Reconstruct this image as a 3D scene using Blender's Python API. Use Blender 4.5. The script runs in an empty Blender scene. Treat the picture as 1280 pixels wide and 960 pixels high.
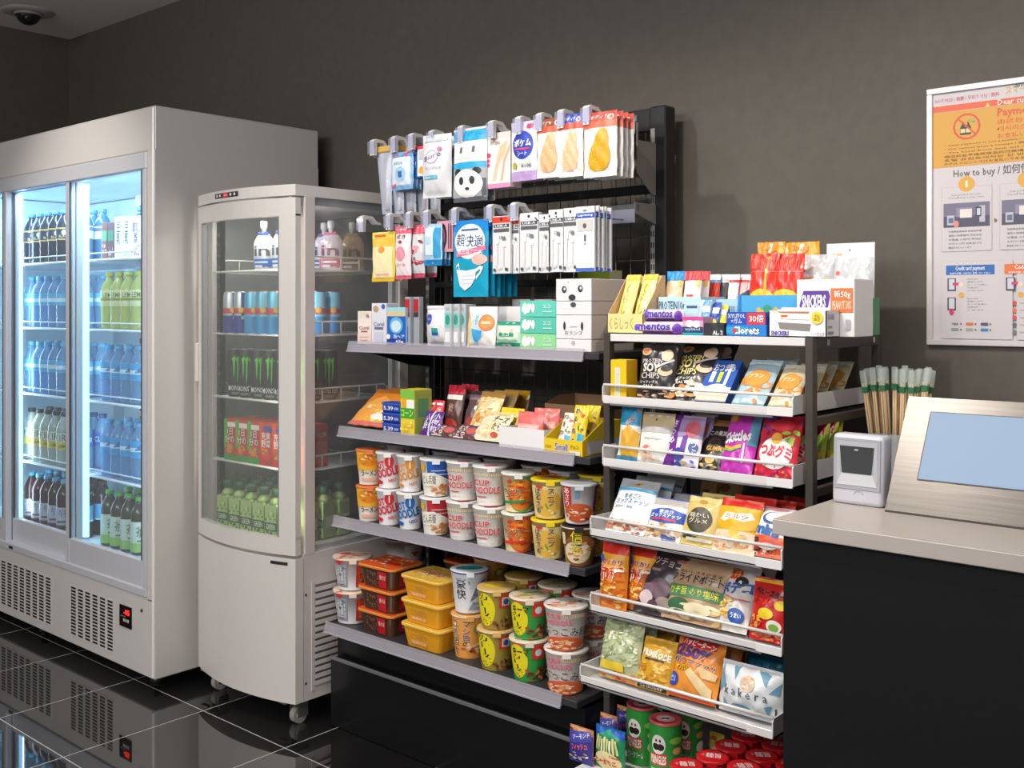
import bpy, bmesh, math, random
from math import sin, cos, pi, radians, sqrt, atan2
from mathutils import Vector, Matrix

# ------------------------------------------------------------------ camera
FP, HZ, CH = 1300.0, 384.0, 1.28
YAW = radians(41.1)
scene = bpy.context.scene
cd = bpy.data.cameras.new('camera')
cam = bpy.data.objects.new('camera', cd)
scene.collection.objects.link(cam)
cam.location = (0, 0, CH)
cam.rotation_euler = (radians(90), 0, YAW)
cd.sensor_width = 36
cd.lens = 36 * FP / 1280
cd.shift_y = -(480 - HZ) / 1280
cd.clip_start = 0.02
scene.camera = cam

# ------------------------------------------------------------------ world, lights, exposure
scene.view_settings.view_transform = 'Standard'
scene.view_settings.look = 'None'
scene.view_settings.exposure = 0.0
scene.view_settings.gamma = 1.0
scene.view_settings.use_curve_mapping = False
world = bpy.data.worlds.new('world')
scene.world = world
world.use_nodes = True
bg = world.node_tree.nodes['Background']
bg.inputs[0].default_value = (0.96, 0.96, 1.0, 1)
bg.inputs[1].default_value = 0.40


def spot(x, y, z, tx, ty, tz, power, size=100, blend=0.8, rad=0.03, col=(1, 0.93, 0.84)):
    l = bpy.data.lights.new('ceiling_spot', 'SPOT')
    l.energy = power
    l.spot_size = radians(size)
    l.spot_blend = blend
    l.shadow_soft_size = rad
    l.color = col
    o = bpy.data.objects.new('ceiling_spot', l)
    scene.collection.objects.link(o)
    o.location = (x, y, z)
    o.rotation_euler = (Vector((tx, ty, tz)) - Vector((x, y, z))).to_track_quat('-Z', 'Y').to_euler()
    return o


def area(x, y, z, tx, ty, tz, power, sx, sy, col=(1, 1, 1)):
    l = bpy.data.lights.new('added_area_light', 'AREA')
    l.shape = 'RECTANGLE'
    l.size, l.size_y = sx, sy
    l.energy = power
    l.color = col
    o = bpy.data.objects.new('added_area_light', l)
    scene.collection.objects.link(o)
    o.location = (x, y, z)
    o.rotation_euler = (Vector((tx, ty, tz)) - Vector((x, y, z))).to_track_quat('-Z', 'Y').to_euler()
    return o


spot(-2.10, 0.95, 2.62, -2.05, 2.1, 0.9, 70, 85)
spot(-1.35, 0.95, 2.62, -1.25, 2.1, 0.9, 70, 85)
spot(-0.25, 1.25, 2.62, -0.55, 2.3, 0.9, 56, 90)
spot(-3.55, 0.90, 2.62, -3.70, 2.0, 0.6, 60, 70)
area(-1.6, -1.2, 2.55, -2.0, 2.2, 0.7, 105, 3.2, 1.2, (1.0, 0.97, 0.93))  # unseen soft fill light, added above and behind the camera

# ------------------------------------------------------------------ measuring helpers (plan view geometry)
_fw = (-sin(YAW), cos(YAW))
_rt = (cos(YAW), sin(YAW))


def ray(px):
    k = (px - 640) / FP
    return _fw[0] + _rt[0] * k, _fw[1] + _rt[1] * k


def X(px, y):
    a, b = ray(px)
    return a / b * y


def Z(px, py, y):
    return CH + (HZ - py) / FP * (y / ray(px)[1])


def depth(x, y):
    return _fw[0] * x + _fw[1] * y


def face_cam(x, y, extra=0.0):
    return atan2(-x, y) + radians(extra)


# ------------------------------------------------------------------ materials
def lin(h):
    out = []
    for i in (0, 2, 4):
        c = int(h[i:i + 2], 16) / 255
        out.append(c / 12.92 if c <= 0.04045 else ((c + 0.055) / 1.055) ** 2.4)
    return (*out, 1)


_M = {}


def mat(h, rough=0.42, metal=0.0, coat=0.0):
    if not isinstance(h, str):
        return h
    key = (h, rough, metal, coat)
    if key in _M:
        return _M[key]
    m = bpy.data.materials.new('paint_' + h)
    m.use_nodes = True
    b = m.node_tree.nodes['Principled BSDF']
    b.inputs['Base Color'].default_value = lin(h)
    b.inputs['Roughness'].default_value = rough
    b.inputs['Metallic'].default_value = metal
    b.inputs['Coat Weight'].default_value = coat
    b.inputs['Coat Roughness'].default_value = 0.12
    _M[key] = m
    return m


def clear(name, tint, t=0.8, rough=0.08, gl=0.12):
    """thin clear plastic / glass: see-through mixed with a tinted body and a fresnel gloss"""
    if name in _M:
        return _M[name]
    m = bpy.data.materials.new(name)
    m.use_nodes = True
    nt = m.node_tree
    for n in list(nt.nodes):
        nt.nodes.remove(n)
    out = nt.nodes.new('ShaderNodeOutputMaterial')
    tr = nt.nodes.new('ShaderNodeBsdfTransparent')
    tr.inputs[0].default_value = lin(tint)
    df = nt.nodes.new('ShaderNodeBsdfDiffuse')
    df.inputs[0].default_value = lin(tint)
    g = nt.nodes.new('ShaderNodeBsdfGlossy')
    g.inputs['Roughness'].default_value = rough
    m1 = nt.nodes.new('ShaderNodeMixShader')
    m1.inputs[0].default_value = t
    nt.links.new(df.outputs[0], m1.inputs[1])
    nt.links.new(tr.outputs[0], m1.inputs[2])
    fr = nt.nodes.new('ShaderNodeLayerWeight')
    fr.inputs[0].default_value = 0.5
    pw = nt.nodes.new('ShaderNodeMath')
    pw.operation = 'POWER'
    pw.inputs[1].default_value = 4.0
    nt.links.new(fr.outputs['Facing'], pw.inputs[0])
    ma = nt.nodes.new('ShaderNodeMath')
    ma.operation = 'MULTIPLY_ADD'
    ma.inputs[1].default_value = 0.8
    ma.inputs[2].default_value = gl * 0.3
    nt.links.new(pw.outputs[0], ma.inputs[0])
    m2 = nt.nodes.new('ShaderNodeMixShader')
    nt.links.new(ma.outputs[0], m2.inputs[0])
    nt.links.new(m1.outputs[0], m2.inputs[1])
    nt.links.new(g.outputs[0], m2.inputs[2])
    nt.links.new(m2.outputs[0], out.inputs[0])
    _M[name] = m
    return m


def emit(name, h, s):
    if name in _M:
        return _M[name]
    m = bpy.data.materials.new(name)
    m.use_nodes = True
    b = m.node_tree.nodes['Principled BSDF']
    b.inputs['Base Color'].default_value = lin(h)
    b.inputs['Emission Color'].default_value = lin(h)
    b.inputs['Emission Strength'].default_value = s
    _M[name] = m
    return m


def noisy(name, h1, h2, scale, rough, detail=4, spec=0.5, stretch=(1, 1, 1), metal=0.0, bump=0.0, coat=0.0):
    if name in _M:
        return _M[name]
    m = bpy.data.materials.new(name)
    m.use_nodes = True
    nt = m.node_tree
    b = nt.nodes['Principled BSDF']
    tc = nt.nodes.new('ShaderNodeTexCoord')
    mp = nt.nodes.new('ShaderNodeMapping')
    mp.inputs['Scale'].default_value = stretch
    nz = nt.nodes.new('ShaderNodeTexNoise')
    nz.inputs['Scale'].default_value = scale
    nz.inputs['Detail'].default_value = detail
    cr = nt.nodes.new('ShaderNodeMix')
    cr.data_type = 'RGBA'
    cr.inputs[6].default_value = lin(h1)
    cr.inputs[7].default_value = lin(h2)
    nt.links.new(tc.outputs['Object'], mp.inputs[0])
    nt.links.new(mp.outputs[0], nz.inputs['Vector'])
    nt.links.new(nz.outputs[0], cr.inputs[0])
    nt.links.new(cr.outputs[2], b.inputs['Base Color'])
    b.inputs['Roughness'].default_value = rough
    b.inputs['Metallic'].default_value = metal
    b.inputs['Specular IOR Level'].default_value = spec
    b.inputs['Coat Weight'].default_value = coat
    if bump:
        bp = nt.nodes.new('ShaderNodeBump')
        bp.inputs['Strength'].default_value = bump
        bp.inputs['Distance'].default_value = 0.002
        nt.links.new(nz.outputs[0], bp.inputs['Height'])
        nt.links.new(bp.outputs[0], b.inputs['Normal'])
    _M[name] = m
    return m


# ------------------------------------------------------------------ text outlines
_T = {}
_TC = {}


def text2d(s, off=0.0):
    key = (s, off)
    if key in _T:
        return _T[key]
    if 'c' not in _TC:
        _TC['c'] = bpy.data.curves.new('lettering', 'FONT')
        _TC['o'] = bpy.data.objects.new('lettering', _TC['c'])
        _TC['c'].space_line = 0.95
        _TC['c'].align_x = 'CENTER'
    c = _TC['c']
    c.body = s
    c.resolution_u = 1 if len(s) > 6 else 2
    c.offset = off
    me = bpy.data.meshes.new_from_object(_TC['o'])
    vs = [(v.co.x, v.co.y) for v in me.vertices]
    fs = [tuple(p.vertices) for p in me.polygons]
    bpy.data.meshes.remove(me)
    if vs:
        bb = (min(v[0] for v in vs), min(v[1] for v in vs), max(v[0] for v in vs), max(v[1] for v in vs))
    else:
        bb = (0, 0, 1, 1)
    _T[key] = (vs, fs, bb)
    return _T[key]


# ------------------------------------------------------------------ mesh builder
class MB:
    def __init__(s):
        s.v, s.f, s.m, s.sm, s.mats = [], [], [], [], []

    def mi(s, m):
        m = mat(m)
        if m not in s.mats:
            s.mats.append(m)
        return s.mats.index(m)

    def add(s, vs, fs, m, smooth=False):
        b = len(s.v)
        s.v.extend([tuple(v) for v in vs])
        i = s.mi(m)
        for f in fs:
            s.f.append([b + k for k in f])
            s.m.append(i)
            s.sm.append(smooth)

    def box(s, x0, y0, z0, x1, y1, z1, m, bev=0.0, M=None, seg=1):
        if bev:
            bm = bmesh.new()
            bmesh.ops.create_cube(bm, size=1)
            bmesh.ops.scale(bm, vec=(x1 - x0, y1 - y0, z1 - z0), verts=bm.verts)
            bmesh.ops.bevel(bm, geom=list(bm.edges), offset=bev, segments=seg, affect='EDGES', profile=0.5)
            c = Vector(((x0 + x1) / 2, (y0 + y1) / 2, (z0 + z1) / 2))
            vs = [v.co + c for v in bm.verts]
            bm.verts.index_update()
            fs = [[v.index for v in f.verts] for f in bm.faces]
            bm.free()
        else:
            vs = [Vector(p) for p in ((x0, y0, z0), (x1, y0, z0), (x1, y1, z0), (x0, y1, z0), (x0, y0, z1), (x1, y0, z1), (x1, y1, z1), (x0, y1, z1))]
            fs = [(0, 3, 2, 1), (4, 5, 6, 7), (0, 1, 5, 4), (1, 2, 6, 5), (2, 3, 7, 6), (3, 0, 4, 7)]
        if M:
            vs = [M @ v for v in vs]
        s.add(vs, fs, m, seg > 1)

    def lathe(s, prof, m, n=24, c=(0, 0), cap=True, smooth=True, z=0):
        vs, fs = [], []
        for r, h in prof:
            for k in range(n):
                a = 2 * pi * k / n
                vs.append((c[0] + r * cos(a), c[1] + r * sin(a), z + h))
        for i in range(len(prof) - 1):
            for k in range(n):
                k2 = (k + 1) % n
                fs.append((i * n + k, i * n + k2, (i + 1) * n + k2, (i + 1) * n + k))
        s.add(vs, fs, m, smooth)
        if cap:
            b = len(s.v) - len(vs)
            i = s.mi(m)
            if prof[0][0] > 1e-5:
                s.f.append([b + k for k in range(n)][::-1]); s.m.append(i); s.sm.append(False)
            if prof[-1][0] > 1e-5:
                s.f.append([b + (len(prof) - 1) * n + k for k in range(n)]); s.m.append(i); s.sm.append(False)

    def tube(s, pts, r, m, n=6):
        pts = [Vector(p) for p in pts]
        vs, fs = [], []
        up = None
        for i, p in enumerate(pts):
            d = (pts[min(i + 1, len(pts) - 1)] - pts[max(i - 1, 0)]).normalized()
            a = Vector((0, 0, 1)) if abs(d.z) < 0.9 else Vector((1, 0, 0))
            if up is not None and abs(up.dot(d)) < 0.9:
                a = up
            e1 = d.cross(a).normalized()
            e2 = d.cross(e1).normalized()
            up = e2 * -1 if False else a
            for k in range(n):
                t = 2 * pi * k / n
                vs.append(p + e1 * (r * cos(t)) + e2 * (r * sin(t)))
        for i in range(len(pts) - 1):
            for k in range(n):
                k2 = (k + 1) % n
                fs.append((i * n + k, (i + 1) * n + k, (i + 1) * n + k2, i * n + k2))
        fs.append(tuple(range(n)))
        fs.append(tuple((len(pts) - 1) * n + k for k in range(n))[::-1])
        s.add(vs, fs, m, True)

    def prism(s, pts, z0, z1, m, smooth=False):
        n = len(pts)
        vs = [(p[0], p[1], z0) for p in pts] + [(p[0], p[1], z1) for p in pts]
        fs = [tuple(range(n))[::-1], tuple(range(n, 2 * n))]
        s.add(vs, fs, m, False)
        s.add(vs, [(k, (k + 1) % n, n + (k + 1) % n, n + k) for k in range(n)], m, smooth)

    def sideprism(s, pts, x0, x1, m):
        """outline in (y, z) extruded along x"""
        n = len(pts)
        vs = [(x0, p[0], p[1]) for p in pts] + [(x1, p[0], p[1]) for p in pts]
        fs = [tuple(range(n))[::-1], tuple(range(n, 2 * n))] + [(k, (k + 1) % n, n + (k + 1) % n, n + k) for k in range(n)]
        s.add(vs, fs, m, False)

    def surf(s, S, nu, nv, m, smooth=True, flip=False, u0=0.0, u1=1.0, v0=0.0, v1=1.0, off=0.0):
        vs = [S(u0 + (u1 - u0) * i / nu, v0 + (v1 - v0) * j / nv, off) for j in range(nv + 1) for i in range(nu + 1)]
        fs = []
        for j in range(nv):
            for i in range(nu):
                a = j * (nu + 1) + i
                q = (a, a + 1, a + nu + 2, a + nu + 1)
                fs.append(q[::-1] if flip else q)
        s.add(vs, fs, m, smooth)

    def _poly(s, S, p, m, off, L):
        """2-D polygon cut into pieces small enough to follow the surface"""
        bm = bmesh.new()
        vs = [bm.verts.new((a, b, 0)) for a, b in p]
        f = bm.faces.new(vs)
        bm.normal_update()
        if f.normal.z < 0:
            bmesh.ops.reverse_faces(bm, faces=[f])
        bmesh.ops.triangulate(bm, faces=bm.faces[:])
        for _ in range(5):
            e = [e for e in bm.edges if e.calc_length() > L]
            if not e:
                break
            bmesh.ops.subdivide_edges(bm, edges=e, cuts=1)
            bmesh.ops.triangulate(bm, faces=bm.faces[:])
        bm.verts.index_update()
        s.add([S(v.co.x, v.co.y, off) for v in bm.verts], [[v.index for v in f.verts] for f in bm.faces], m, True)
        bm.free()

    def decals(s, S, dl, off0=0.0007, step=0.00022, L=0.10):
        o = off0
        for d in dl:
            o += step
            k = d[0]
            if k == 'r':
                _, u0, v0, u1, v1, h = d[:6]
                nu = max(1, int(abs(u1 - u0) / L + 0.99))
                nv = max(1, int(abs(v1 - v0) / L + 0.99))
                s.surf(S, nu, nv, h, True, False, u0, u1, v0, v1, o)
            elif k == 'e':
                _, cu, cv, ru, rv, h = d[:6]
                n = 24 if max(ru, rv) > .06 else 14
                nr = max(1, min(8, int(max(ru, rv) / (L * .9) + 0.99)))
                vs = [S(cu, cv, o)]
                for q in range(1, nr + 1):
                    rr = q / nr
                    for i in range(n):
                        a = 2 * pi * i / n
                        vs.append(S(cu + ru * rr * cos(a), cv + rv * rr * sin(a), o))
                fs = [(0, 1 + i, 1 + (i + 1) % n) for i in range(n)]
                for q in range(nr - 1):
                    fs += [(1 + q * n + i, 1 + (q + 1) * n + i, 1 + (q + 1) * n + (i + 1) % n, 1 + q * n + (i + 1) % n) for i in range(n)]
                s.add(vs, fs, h, True)
            elif k == 'p':
                s._poly(S, d[1], d[2], o, L)
            elif k == 't':
                _, txt, u0, v0, u1, v1, h = d[:7]
                ol = d[7] if len(d) > 7 else None
                bold = d[8] if len(d) > 8 else 0.012
                rot = radians(d[9]) if len(d) > 9 else 0
                bb = text2d(txt, 0.0)[2]
                kan = any(ord(ch) >= 0x4e00 for ch in txt)
                if kan:
                    bold = min(bold, .006)
                sx = (u1 - u0) / max(1e-4, bb[2] - bb[0])
                sy = (v1 - v0) / max(1e-4, bb[3] - bb[1])
                cu, cv = (u0 + u1) / 2, (v0 + v1) / 2
                for hh, of in ((ol, 0.03 if kan else 0.05), (h, bold)):
                    if not hh:
                        continue
                    vs, fs, _b = text2d(txt, of)
                    pts = []
                    for a, b in vs:
                        uu = u0 + (a - bb[0]) * sx
                        vv = v0 + (b - bb[1]) * sy
                        if rot:
                            du, dv = uu - cu, vv - cv
                            uu, vv = cu + du * cos(rot) - dv * sin(rot), cv + du * sin(rot) + dv * cos(rot)
                        pts.append(S(uu, vv, o))
                    s.add(pts, fs, hh, True)
                    o += step
            elif k == 'n':
                # a printed picture of a heap of small pieces (nuts, crisps, fruit)
                _, u0, v0, u1, v1, hs, cnt, su, sv = d[:9]
                seed = d[9] if len(d) > 9 else 1
                rnd = random.Random(seed)
                for _i in range(cnt):
                    cu, cv = rnd.uniform(u0, u1), rnd.uniform(v0, v1)
                    h = hs[rnd.randrange(len(hs))]
                    a0 = rnd.uniform(0, pi)
                    ru, rv = su * rnd.uniform(.6, 1.2), sv * rnd.uniform(.4, 1.0)
                    pts = []
                    for i in range(8):
                        a = 2 * pi * i / 8
                        x, y = cos(a), sin(a) * .6
                        pts.append(S(min(.99, max(.01, cu + ru * (x * cos(a0) - y * sin(a0)))), min(.99, max(.01, cv + rv * (x * sin(a0) + y * cos(a0)))), o))
                    s.add(pts, [tuple(range(8))], h, True)
                    o += step * 0.12
        return o

    def mesh(s, name):
        me = bpy.data.meshes.new(name)
        me.from_pydata(s.v, [], s.f)
        for m in s.mats:
            me.materials.append(m)
        me.polygons.foreach_set('material_index', s.m)
        me.polygons.foreach_set('use_smooth', s.sm)
        me.update()
        return me


LINK = []   # every object made, linked to the scene in one go at the end
KIDS = {}


def part(name, mb, parent=None, label=None, kind=None, loc=None, rot=None):
    o = bpy.data.objects.new(name, mb.mesh(name) if isinstance(mb, MB) else mb)
    LINK.append(o)
    if parent is not None:
        o.parent = parent
        KIDS.setdefault(parent.name, []).append(o)
    if loc is not None:
        o.location = loc
    if rot is not None:
        o.rotation_euler = rot
    if label:
        o['label'] = label
    if kind:
        o['kind'] = kind
    return o


def thing(name, mb, label, cat, group=None, loc=(0, 0, 0), rot=(0, 0, 0)):
    if mb is None:
        o = bpy.data.objects.new(name, None)
        LINK.append(o)
        o.empty_display_size = 0.05
    else:
        o = part(name, mb)
    o.location = loc
    o.rotation_euler = rot
    o['label'] = label
    o['category'] = cat
    if group:
        o['group'] = group
    return o


def struct(name, mb):
    return part(name, mb, kind='structure')


def dup(root, loc, rot, label, group=None):
    r = root.copy()
    LINK.append(r)
    r.location = loc
    r.rotation_euler = rot
    r['label'] = label
    if group:
        r['group'] = group
    for ch in KIDS.get(root.name, ()):
        c = ch.copy()
        LINK.append(c)
        c.parent = r
        KIDS.setdefault(r.name, []).append(c)
        for g in KIDS.get(ch.name, ()):
            q = g.copy()
            LINK.append(q)
            q.parent = c
            KIDS.setdefault(c.name, []).append(q)
    return r


# ------------------------------------------------------------------ package builders (origin at base centre, front faces -Y)
def sflat(w, h, y=0.0, x0=None):
    x0 = -w / 2 if x0 is None else x0
    return lambda u, v, o=0: Vector((x0 + u * w, y - o, v * h))


def boxmb(w, h, d, base, front=(), side=(), top=(), sidec=None, topc=None, bev=0.0012):
    mb = MB()
    mb.box(-w / 2, -d / 2, 0, w / 2, d / 2, h, base, bev)
    e = 0.002
    F = lambda u, v, o=0: Vector((-w / 2 + u * w, -d / 2 - o, v * h))
    R = lambda u, v, o=0: Vector((w / 2 + o, -d / 2 + u * d, v * h))
    T = lambda u, v, o=0: Vector((-w / 2 + u * w, -d / 2 + v * d, h + o))
    if sidec:
        mb.decals(R, [('r', .01, .01, .99, .99, sidec)], 0, .0002, 2)
    if topc:
        mb.decals(T, [('r', .01, .01, .99, .99, topc)], 0, .0002, 2)
    mb.decals(F, front, .0003, L=2)
    mb.decals(R, side, .0003, L=2)
    mb.decals(T, top, .0003, L=2)
    return mb


def bagS(w, h, t, seal=0.07, seed=1, taper=0.05, wr=1.0):
    rnd = random.Random(seed)
    a1, a2, a3 = rnd.uniform(0, 6), rnd.uniform(0, 6), rnd.uniform(0, 6)
    k1, k2 = rnd.uniform(2.0, 3.2), rnd.uniform(3.5, 5.5)

    def th(u, v):
        if v < seal or v > 1 - seal:
            e = 0.0
        else:
            q = (v - seal) / (1 - 2 * seal)
            e = max(0.0, sin(pi * q)) ** 0.55
        uu = max(0.0, sin(pi * min(1, max(0, u)))) ** 0.6
        return t * e * uu

    def S(u, v, o=0, sgn=-1):
        e = th(u, v)
        x = (u - 0.5) * w * (1 - taper * (e / max(t, 1e-6)))
        wk = wr * 0.0012 * sin(k1 * 6 * u + a1 + 2 * v) * sin(k2 * v * 4 + a2)
        wk += wr * 0.0020 * sin(24 * u + a3) * max(0, 1 - min(v, 1 - v) / 0.20) * (1 if seal < v < 1 - seal else .15)
        y = sgn * (e * 0.5 + 0.0007 + o) - wk * 1.0
        return Vector((x, y, v * h))
    return S


def bagmb(w, h, t, base, dec=(), back=None, seal=0.07, seed=1, sealc=None, wr=1.0, taper=.05, hole=False, mrough=0.3):
    mb = MB()
    S = bagS(w, h, t, seal, seed, taper, wr)
    bm_ = mat(base, mrough, 0, 0.25) if isinstance(base, str) else base
    mb.surf(S, 28, 28, bm_)
    mb.surf(lambda u, v, o=0: S(u, v, o, 1), 14, 18, mat(back or base, mrough, 0, 0.25) if isinstance(back or base, str) else (back or base), flip=True)
    # closing strip round the edge
    n = 18
    for uu in (0.0, 1.0):
        vs, fs = [], []
        for j in range(n + 1):
            vs += [S(uu, j / n), S(uu, j / n, 0, 1)]
        for j in range(n):
            q = (2 * j, 2 * j + 1, 2 * j + 3, 2 * j + 2)
            fs.append(q if uu == 1.0 else q[::-1])
        mb.add(vs, fs, bm_)
    dl = list(dec)
    if sealc:
        dl += [('r', 0.0, 1 - seal, 1, 1, sealc), ('r', 0.0, 0, 1, seal, sealc)]
    # crimp lines of the two seals
    o = mb.decals(S, dl, L=.05)
    if hole:
        mb.decals(S, [('e', .5, 1 - seal * .5, .05, .018, '3a3a3a')], o)
    return mb


def cupS(rt, rb, h, z0=0.0):
    def S(u, v, o=0):
        r = rb + (rt - rb) * v + o
        a = (u - 0.5) * pi
        return Vector((r * sin(a), -r * cos(a), z0 + v * h))
    return S


FOOD = ['d9822b', 'f0b95a', 'c9612a', 'f4d28a', 'b5451f', '7ba23a']


def cup(name, rt, rb, h, base, dec, lid, liddec, label, loc, rz, group, rim='f2efe8', tin=False, cat='cup noodle', lidlabel=None):
    mb = MB()
    mb.lathe([(rb * .9, 0), (rb, 0.0015), (rb, .004), (rb + (rt - rb) * .96, h * .96), (rt, h - .004)], base, 28)
    mb.lathe([(rt, h - .005), (rt + .0025, h - .0035), (rt + .0025, h - .001), (rt, h)], rim, 28)
    mb.decals(cupS(rt, rb, h), dec, L=.08)
    o = thing(name, mb, label, cat, group, loc, (0, 0, rz))
    lm = MB()
    if tin:
        lm.lathe([(rt + .002, h - .004), (rt + .003, h + .004), (rt + .001, h + .007), (rt - .006, h + .008), (rt - .009, h + .0065), (0.0, h + .0065)], lid, 28)
        zt = h + .0065
        rr = rt - .012
    else:
        lm.lathe([(rt + .0022, h - .0005), (rt + .0026, h + .0006), (rt - .003, h + .0012), (0.0, h + .0016)], mat(lid, .3, 0, .2) if isinstance(lid, str) else lid, 28)
        zt = h + .0017
        rr = rt - .004
        # pull tab folded down over the rim
        lm.box(-.011, -rt - .0042, h - .012, .011, -rt - .0028, h + .001, lid, 0)
    T = lambda u, v, o_=0: Vector(((u - .5) * 2 * rr, (v - .5) * 2 * rr, zt + o_))
    lm.decals(T, liddec, .0002, .0002, 3)
    part('lid', lm, o, lidlabel)
    return o


ORD = ['leftmost', 'second from left', 'third from left', 'fourth from left', 'fifth from left', 'sixth from left', 'seventh from left', 'eighth from left']
ROW = ['front row', 'second row', 'third row', 'fourth row', 'fifth row']


def lean_fit(px0, px1, y0, z0, pyt, lean, dy=0.0):
    """width and length of a pack whose foot spans px0..px1 on the line y0, z0 and whose top shows at pyt"""
    xa, xb = X(px0, y0), X(px1, y0)
    xc = (xa + xb) / 2
    lo, hi = 0.01, 0.6
    for _ in range(40):
        s = (lo + hi) / 2
        y = y0 + dy + s * sin(lean)
        z = z0 + s * cos(lean)
        d = depth(xc, y)
        py = HZ + (CH - z) / d * FP
        if py > pyt:
            lo = s
        else:
            hi = s
    return xc, xb - xa, s
# ================================================================== ROOM
WALL_Y = 2.56
WALL_X = -5.28
CEIL = 2.67
wallm = noisy('dark_grey_textured_wallpaper', '524d48', '605b54', 30, 0.6, 8, 0.35, (1, 1, 0.8), 0, 0.2)
mb = MB()
mb.box(WALL_X - .1, WALL_Y, -0.02, 3.0, WALL_Y + .1, CEIL, wallm)
struct('wall_back', mb)
mb = MB()
mb.box(WALL_X - .1, -3.5, -0.02, WALL_X, WALL_Y, CEIL, wallm)
mb.box(WALL_X, WALL_Y - .004, 0, WALL_X + .004, WALL_Y, CEIL, '5e5b57')
struct('wall_left', mb)
mb = MB()
mb.box(WALL_X - .1, -3.5, CEIL, 3.0, WALL_Y + .1, CEIL + .08, noisy('matt_ceiling_paint', 'f2eeea', 'f6f2ee', 60, .8))
struct('ceiling', mb)
# floor: polished black granite tiles with thin pale joints
m = bpy.data.materials.new('polished_black_granite_tiles')
m.use_nodes = True
nt = m.node_tree
b = nt.nodes['Principled BSDF']
tc = nt.nodes.new('ShaderNodeTexCoord')
sp = nt.nodes.new('ShaderNodeSeparateXYZ')
nt.links.new(tc.outputs['Object'], sp.inputs[0])


def joint(axis, origin, pitch, half):
    a = nt.nodes.new('ShaderNodeMath'); a.operation = 'SUBTRACT'
    nt.links.new(sp.outputs[axis], a.inputs[0]); a.inputs[1].default_value = origin - pitch / 2
    f = nt.nodes.new('ShaderNodeMath'); f.operation = 'FLOORED_MODULO'
    nt.links.new(a.outputs[0], f.inputs[0]); f.inputs[1].default_value = pitch
    c = nt.nodes.new('ShaderNodeMath'); c.operation = 'SUBTRACT'
    nt.links.new(f.outputs[0], c.inputs[0]); c.inputs[1].default_value = pitch / 2
    e = nt.nodes.new('ShaderNodeMath'); e.operation = 'ABSOLUTE'
    nt.links.new(c.outputs[0], e.inputs[0])
    g = nt.nodes.new('ShaderNodeMath'); g.operation = 'LESS_THAN'
    nt.links.new(e.outputs[0], g.inputs[0]); g.inputs[1].default_value = half
    return g


jx = joint(0, -2.907, .4245, .0017)
jy = joint(1, 1.842, .452, .0017)
jm = nt.nodes.new('ShaderNodeMath'); jm.operation = 'MAXIMUM'
nt.links.new(jx.outputs[0], jm.inputs[0]); nt.links.new(jy.outputs[0], jm.inputs[1])
nz = nt.nodes.new('ShaderNodeTexNoise'); nz.inputs['Scale'].default_value = 260; nz.inputs['Detail'].default_value = 3
cr = nt.nodes.new('ShaderNodeValToRGB')
cr.color_ramp.elements[0].position = .5; cr.color_ramp.elements[0].color = lin('0f0f10')
cr.color_ramp.elements[1].position = .75; cr.color_ramp.elements[1].color = lin('3a3838')
nt.links.new(tc.outputs['Object'], nz.inputs['Vector']); nt.links.new(nz.outputs[0], cr.inputs[0])
mx = nt.nodes.new('ShaderNodeMix'); mx.data_type = 'RGBA'
nt.links.new(jm.outputs[0], mx.inputs[0]); nt.links.new(cr.outputs[0], mx.inputs[6]); mx.inputs[7].default_value = lin('b5b0aa')
nt.links.new(mx.outputs[2], b.inputs['Base Color'])
rm = nt.nodes.new('ShaderNodeMath'); rm.operation = 'MULTIPLY_ADD'
nt.links.new(jm.outputs[0], rm.inputs[0]); rm.inputs[1].default_value = .5; rm.inputs[2].default_value = .035
nt.links.new(rm.outputs[0], b.inputs['Roughness'])
b.inputs['IOR'].default_value = 2.5
floorm = m
mb = MB()
mb.box(WALL_X, -3.5, -.02, 3.0, WALL_Y, 0, floorm)
struct('floor', mb)

# dome camera on the ceiling
cx, cy = -4.93, 2.19
mb = MB()
mb.lathe([(.118, 0), (.115, -.004), (.075, -.010), (.062, -.010), (.062, -.004)], 'b9b6b2', 40, cap=False)
dc = thing('dome_camera', mb, 'white ceiling ring with a dark glass dome security camera near the left wall', 'camera', None, (cx, cy, CEIL))
mb = MB()
mb.lathe([(.056 * cos(t * pi / 16), -.008 - .056 * sin(t * pi / 16)) for t in range(9)], mat('14120f', .06, 0, .6), 32, cap=False)
part('dome', mb, dc, 'dark glass dome')
mb = MB()
mb.lathe([(.062, -.004), (.062, -.020), (.057, -.022), (.057, -.006)], '8f8c88', 32, cap=False)
part('dome_ring', mb, dc)

# ================================================================== BOTTLES, CANS, CARTONS
water = clear('clear_water_plastic', '9cd6f6', .64, .05, .2)
lemonade = clear('pale_green_drink', 'd6dc7a', .25, .05, .2)
clearpl = clear('clear_plastic_film', 'eef2f8', .82, .12, .1)
railpl = clear('clear_price_rail_plastic', 'eceaf0', .78, .12, .15)


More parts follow.
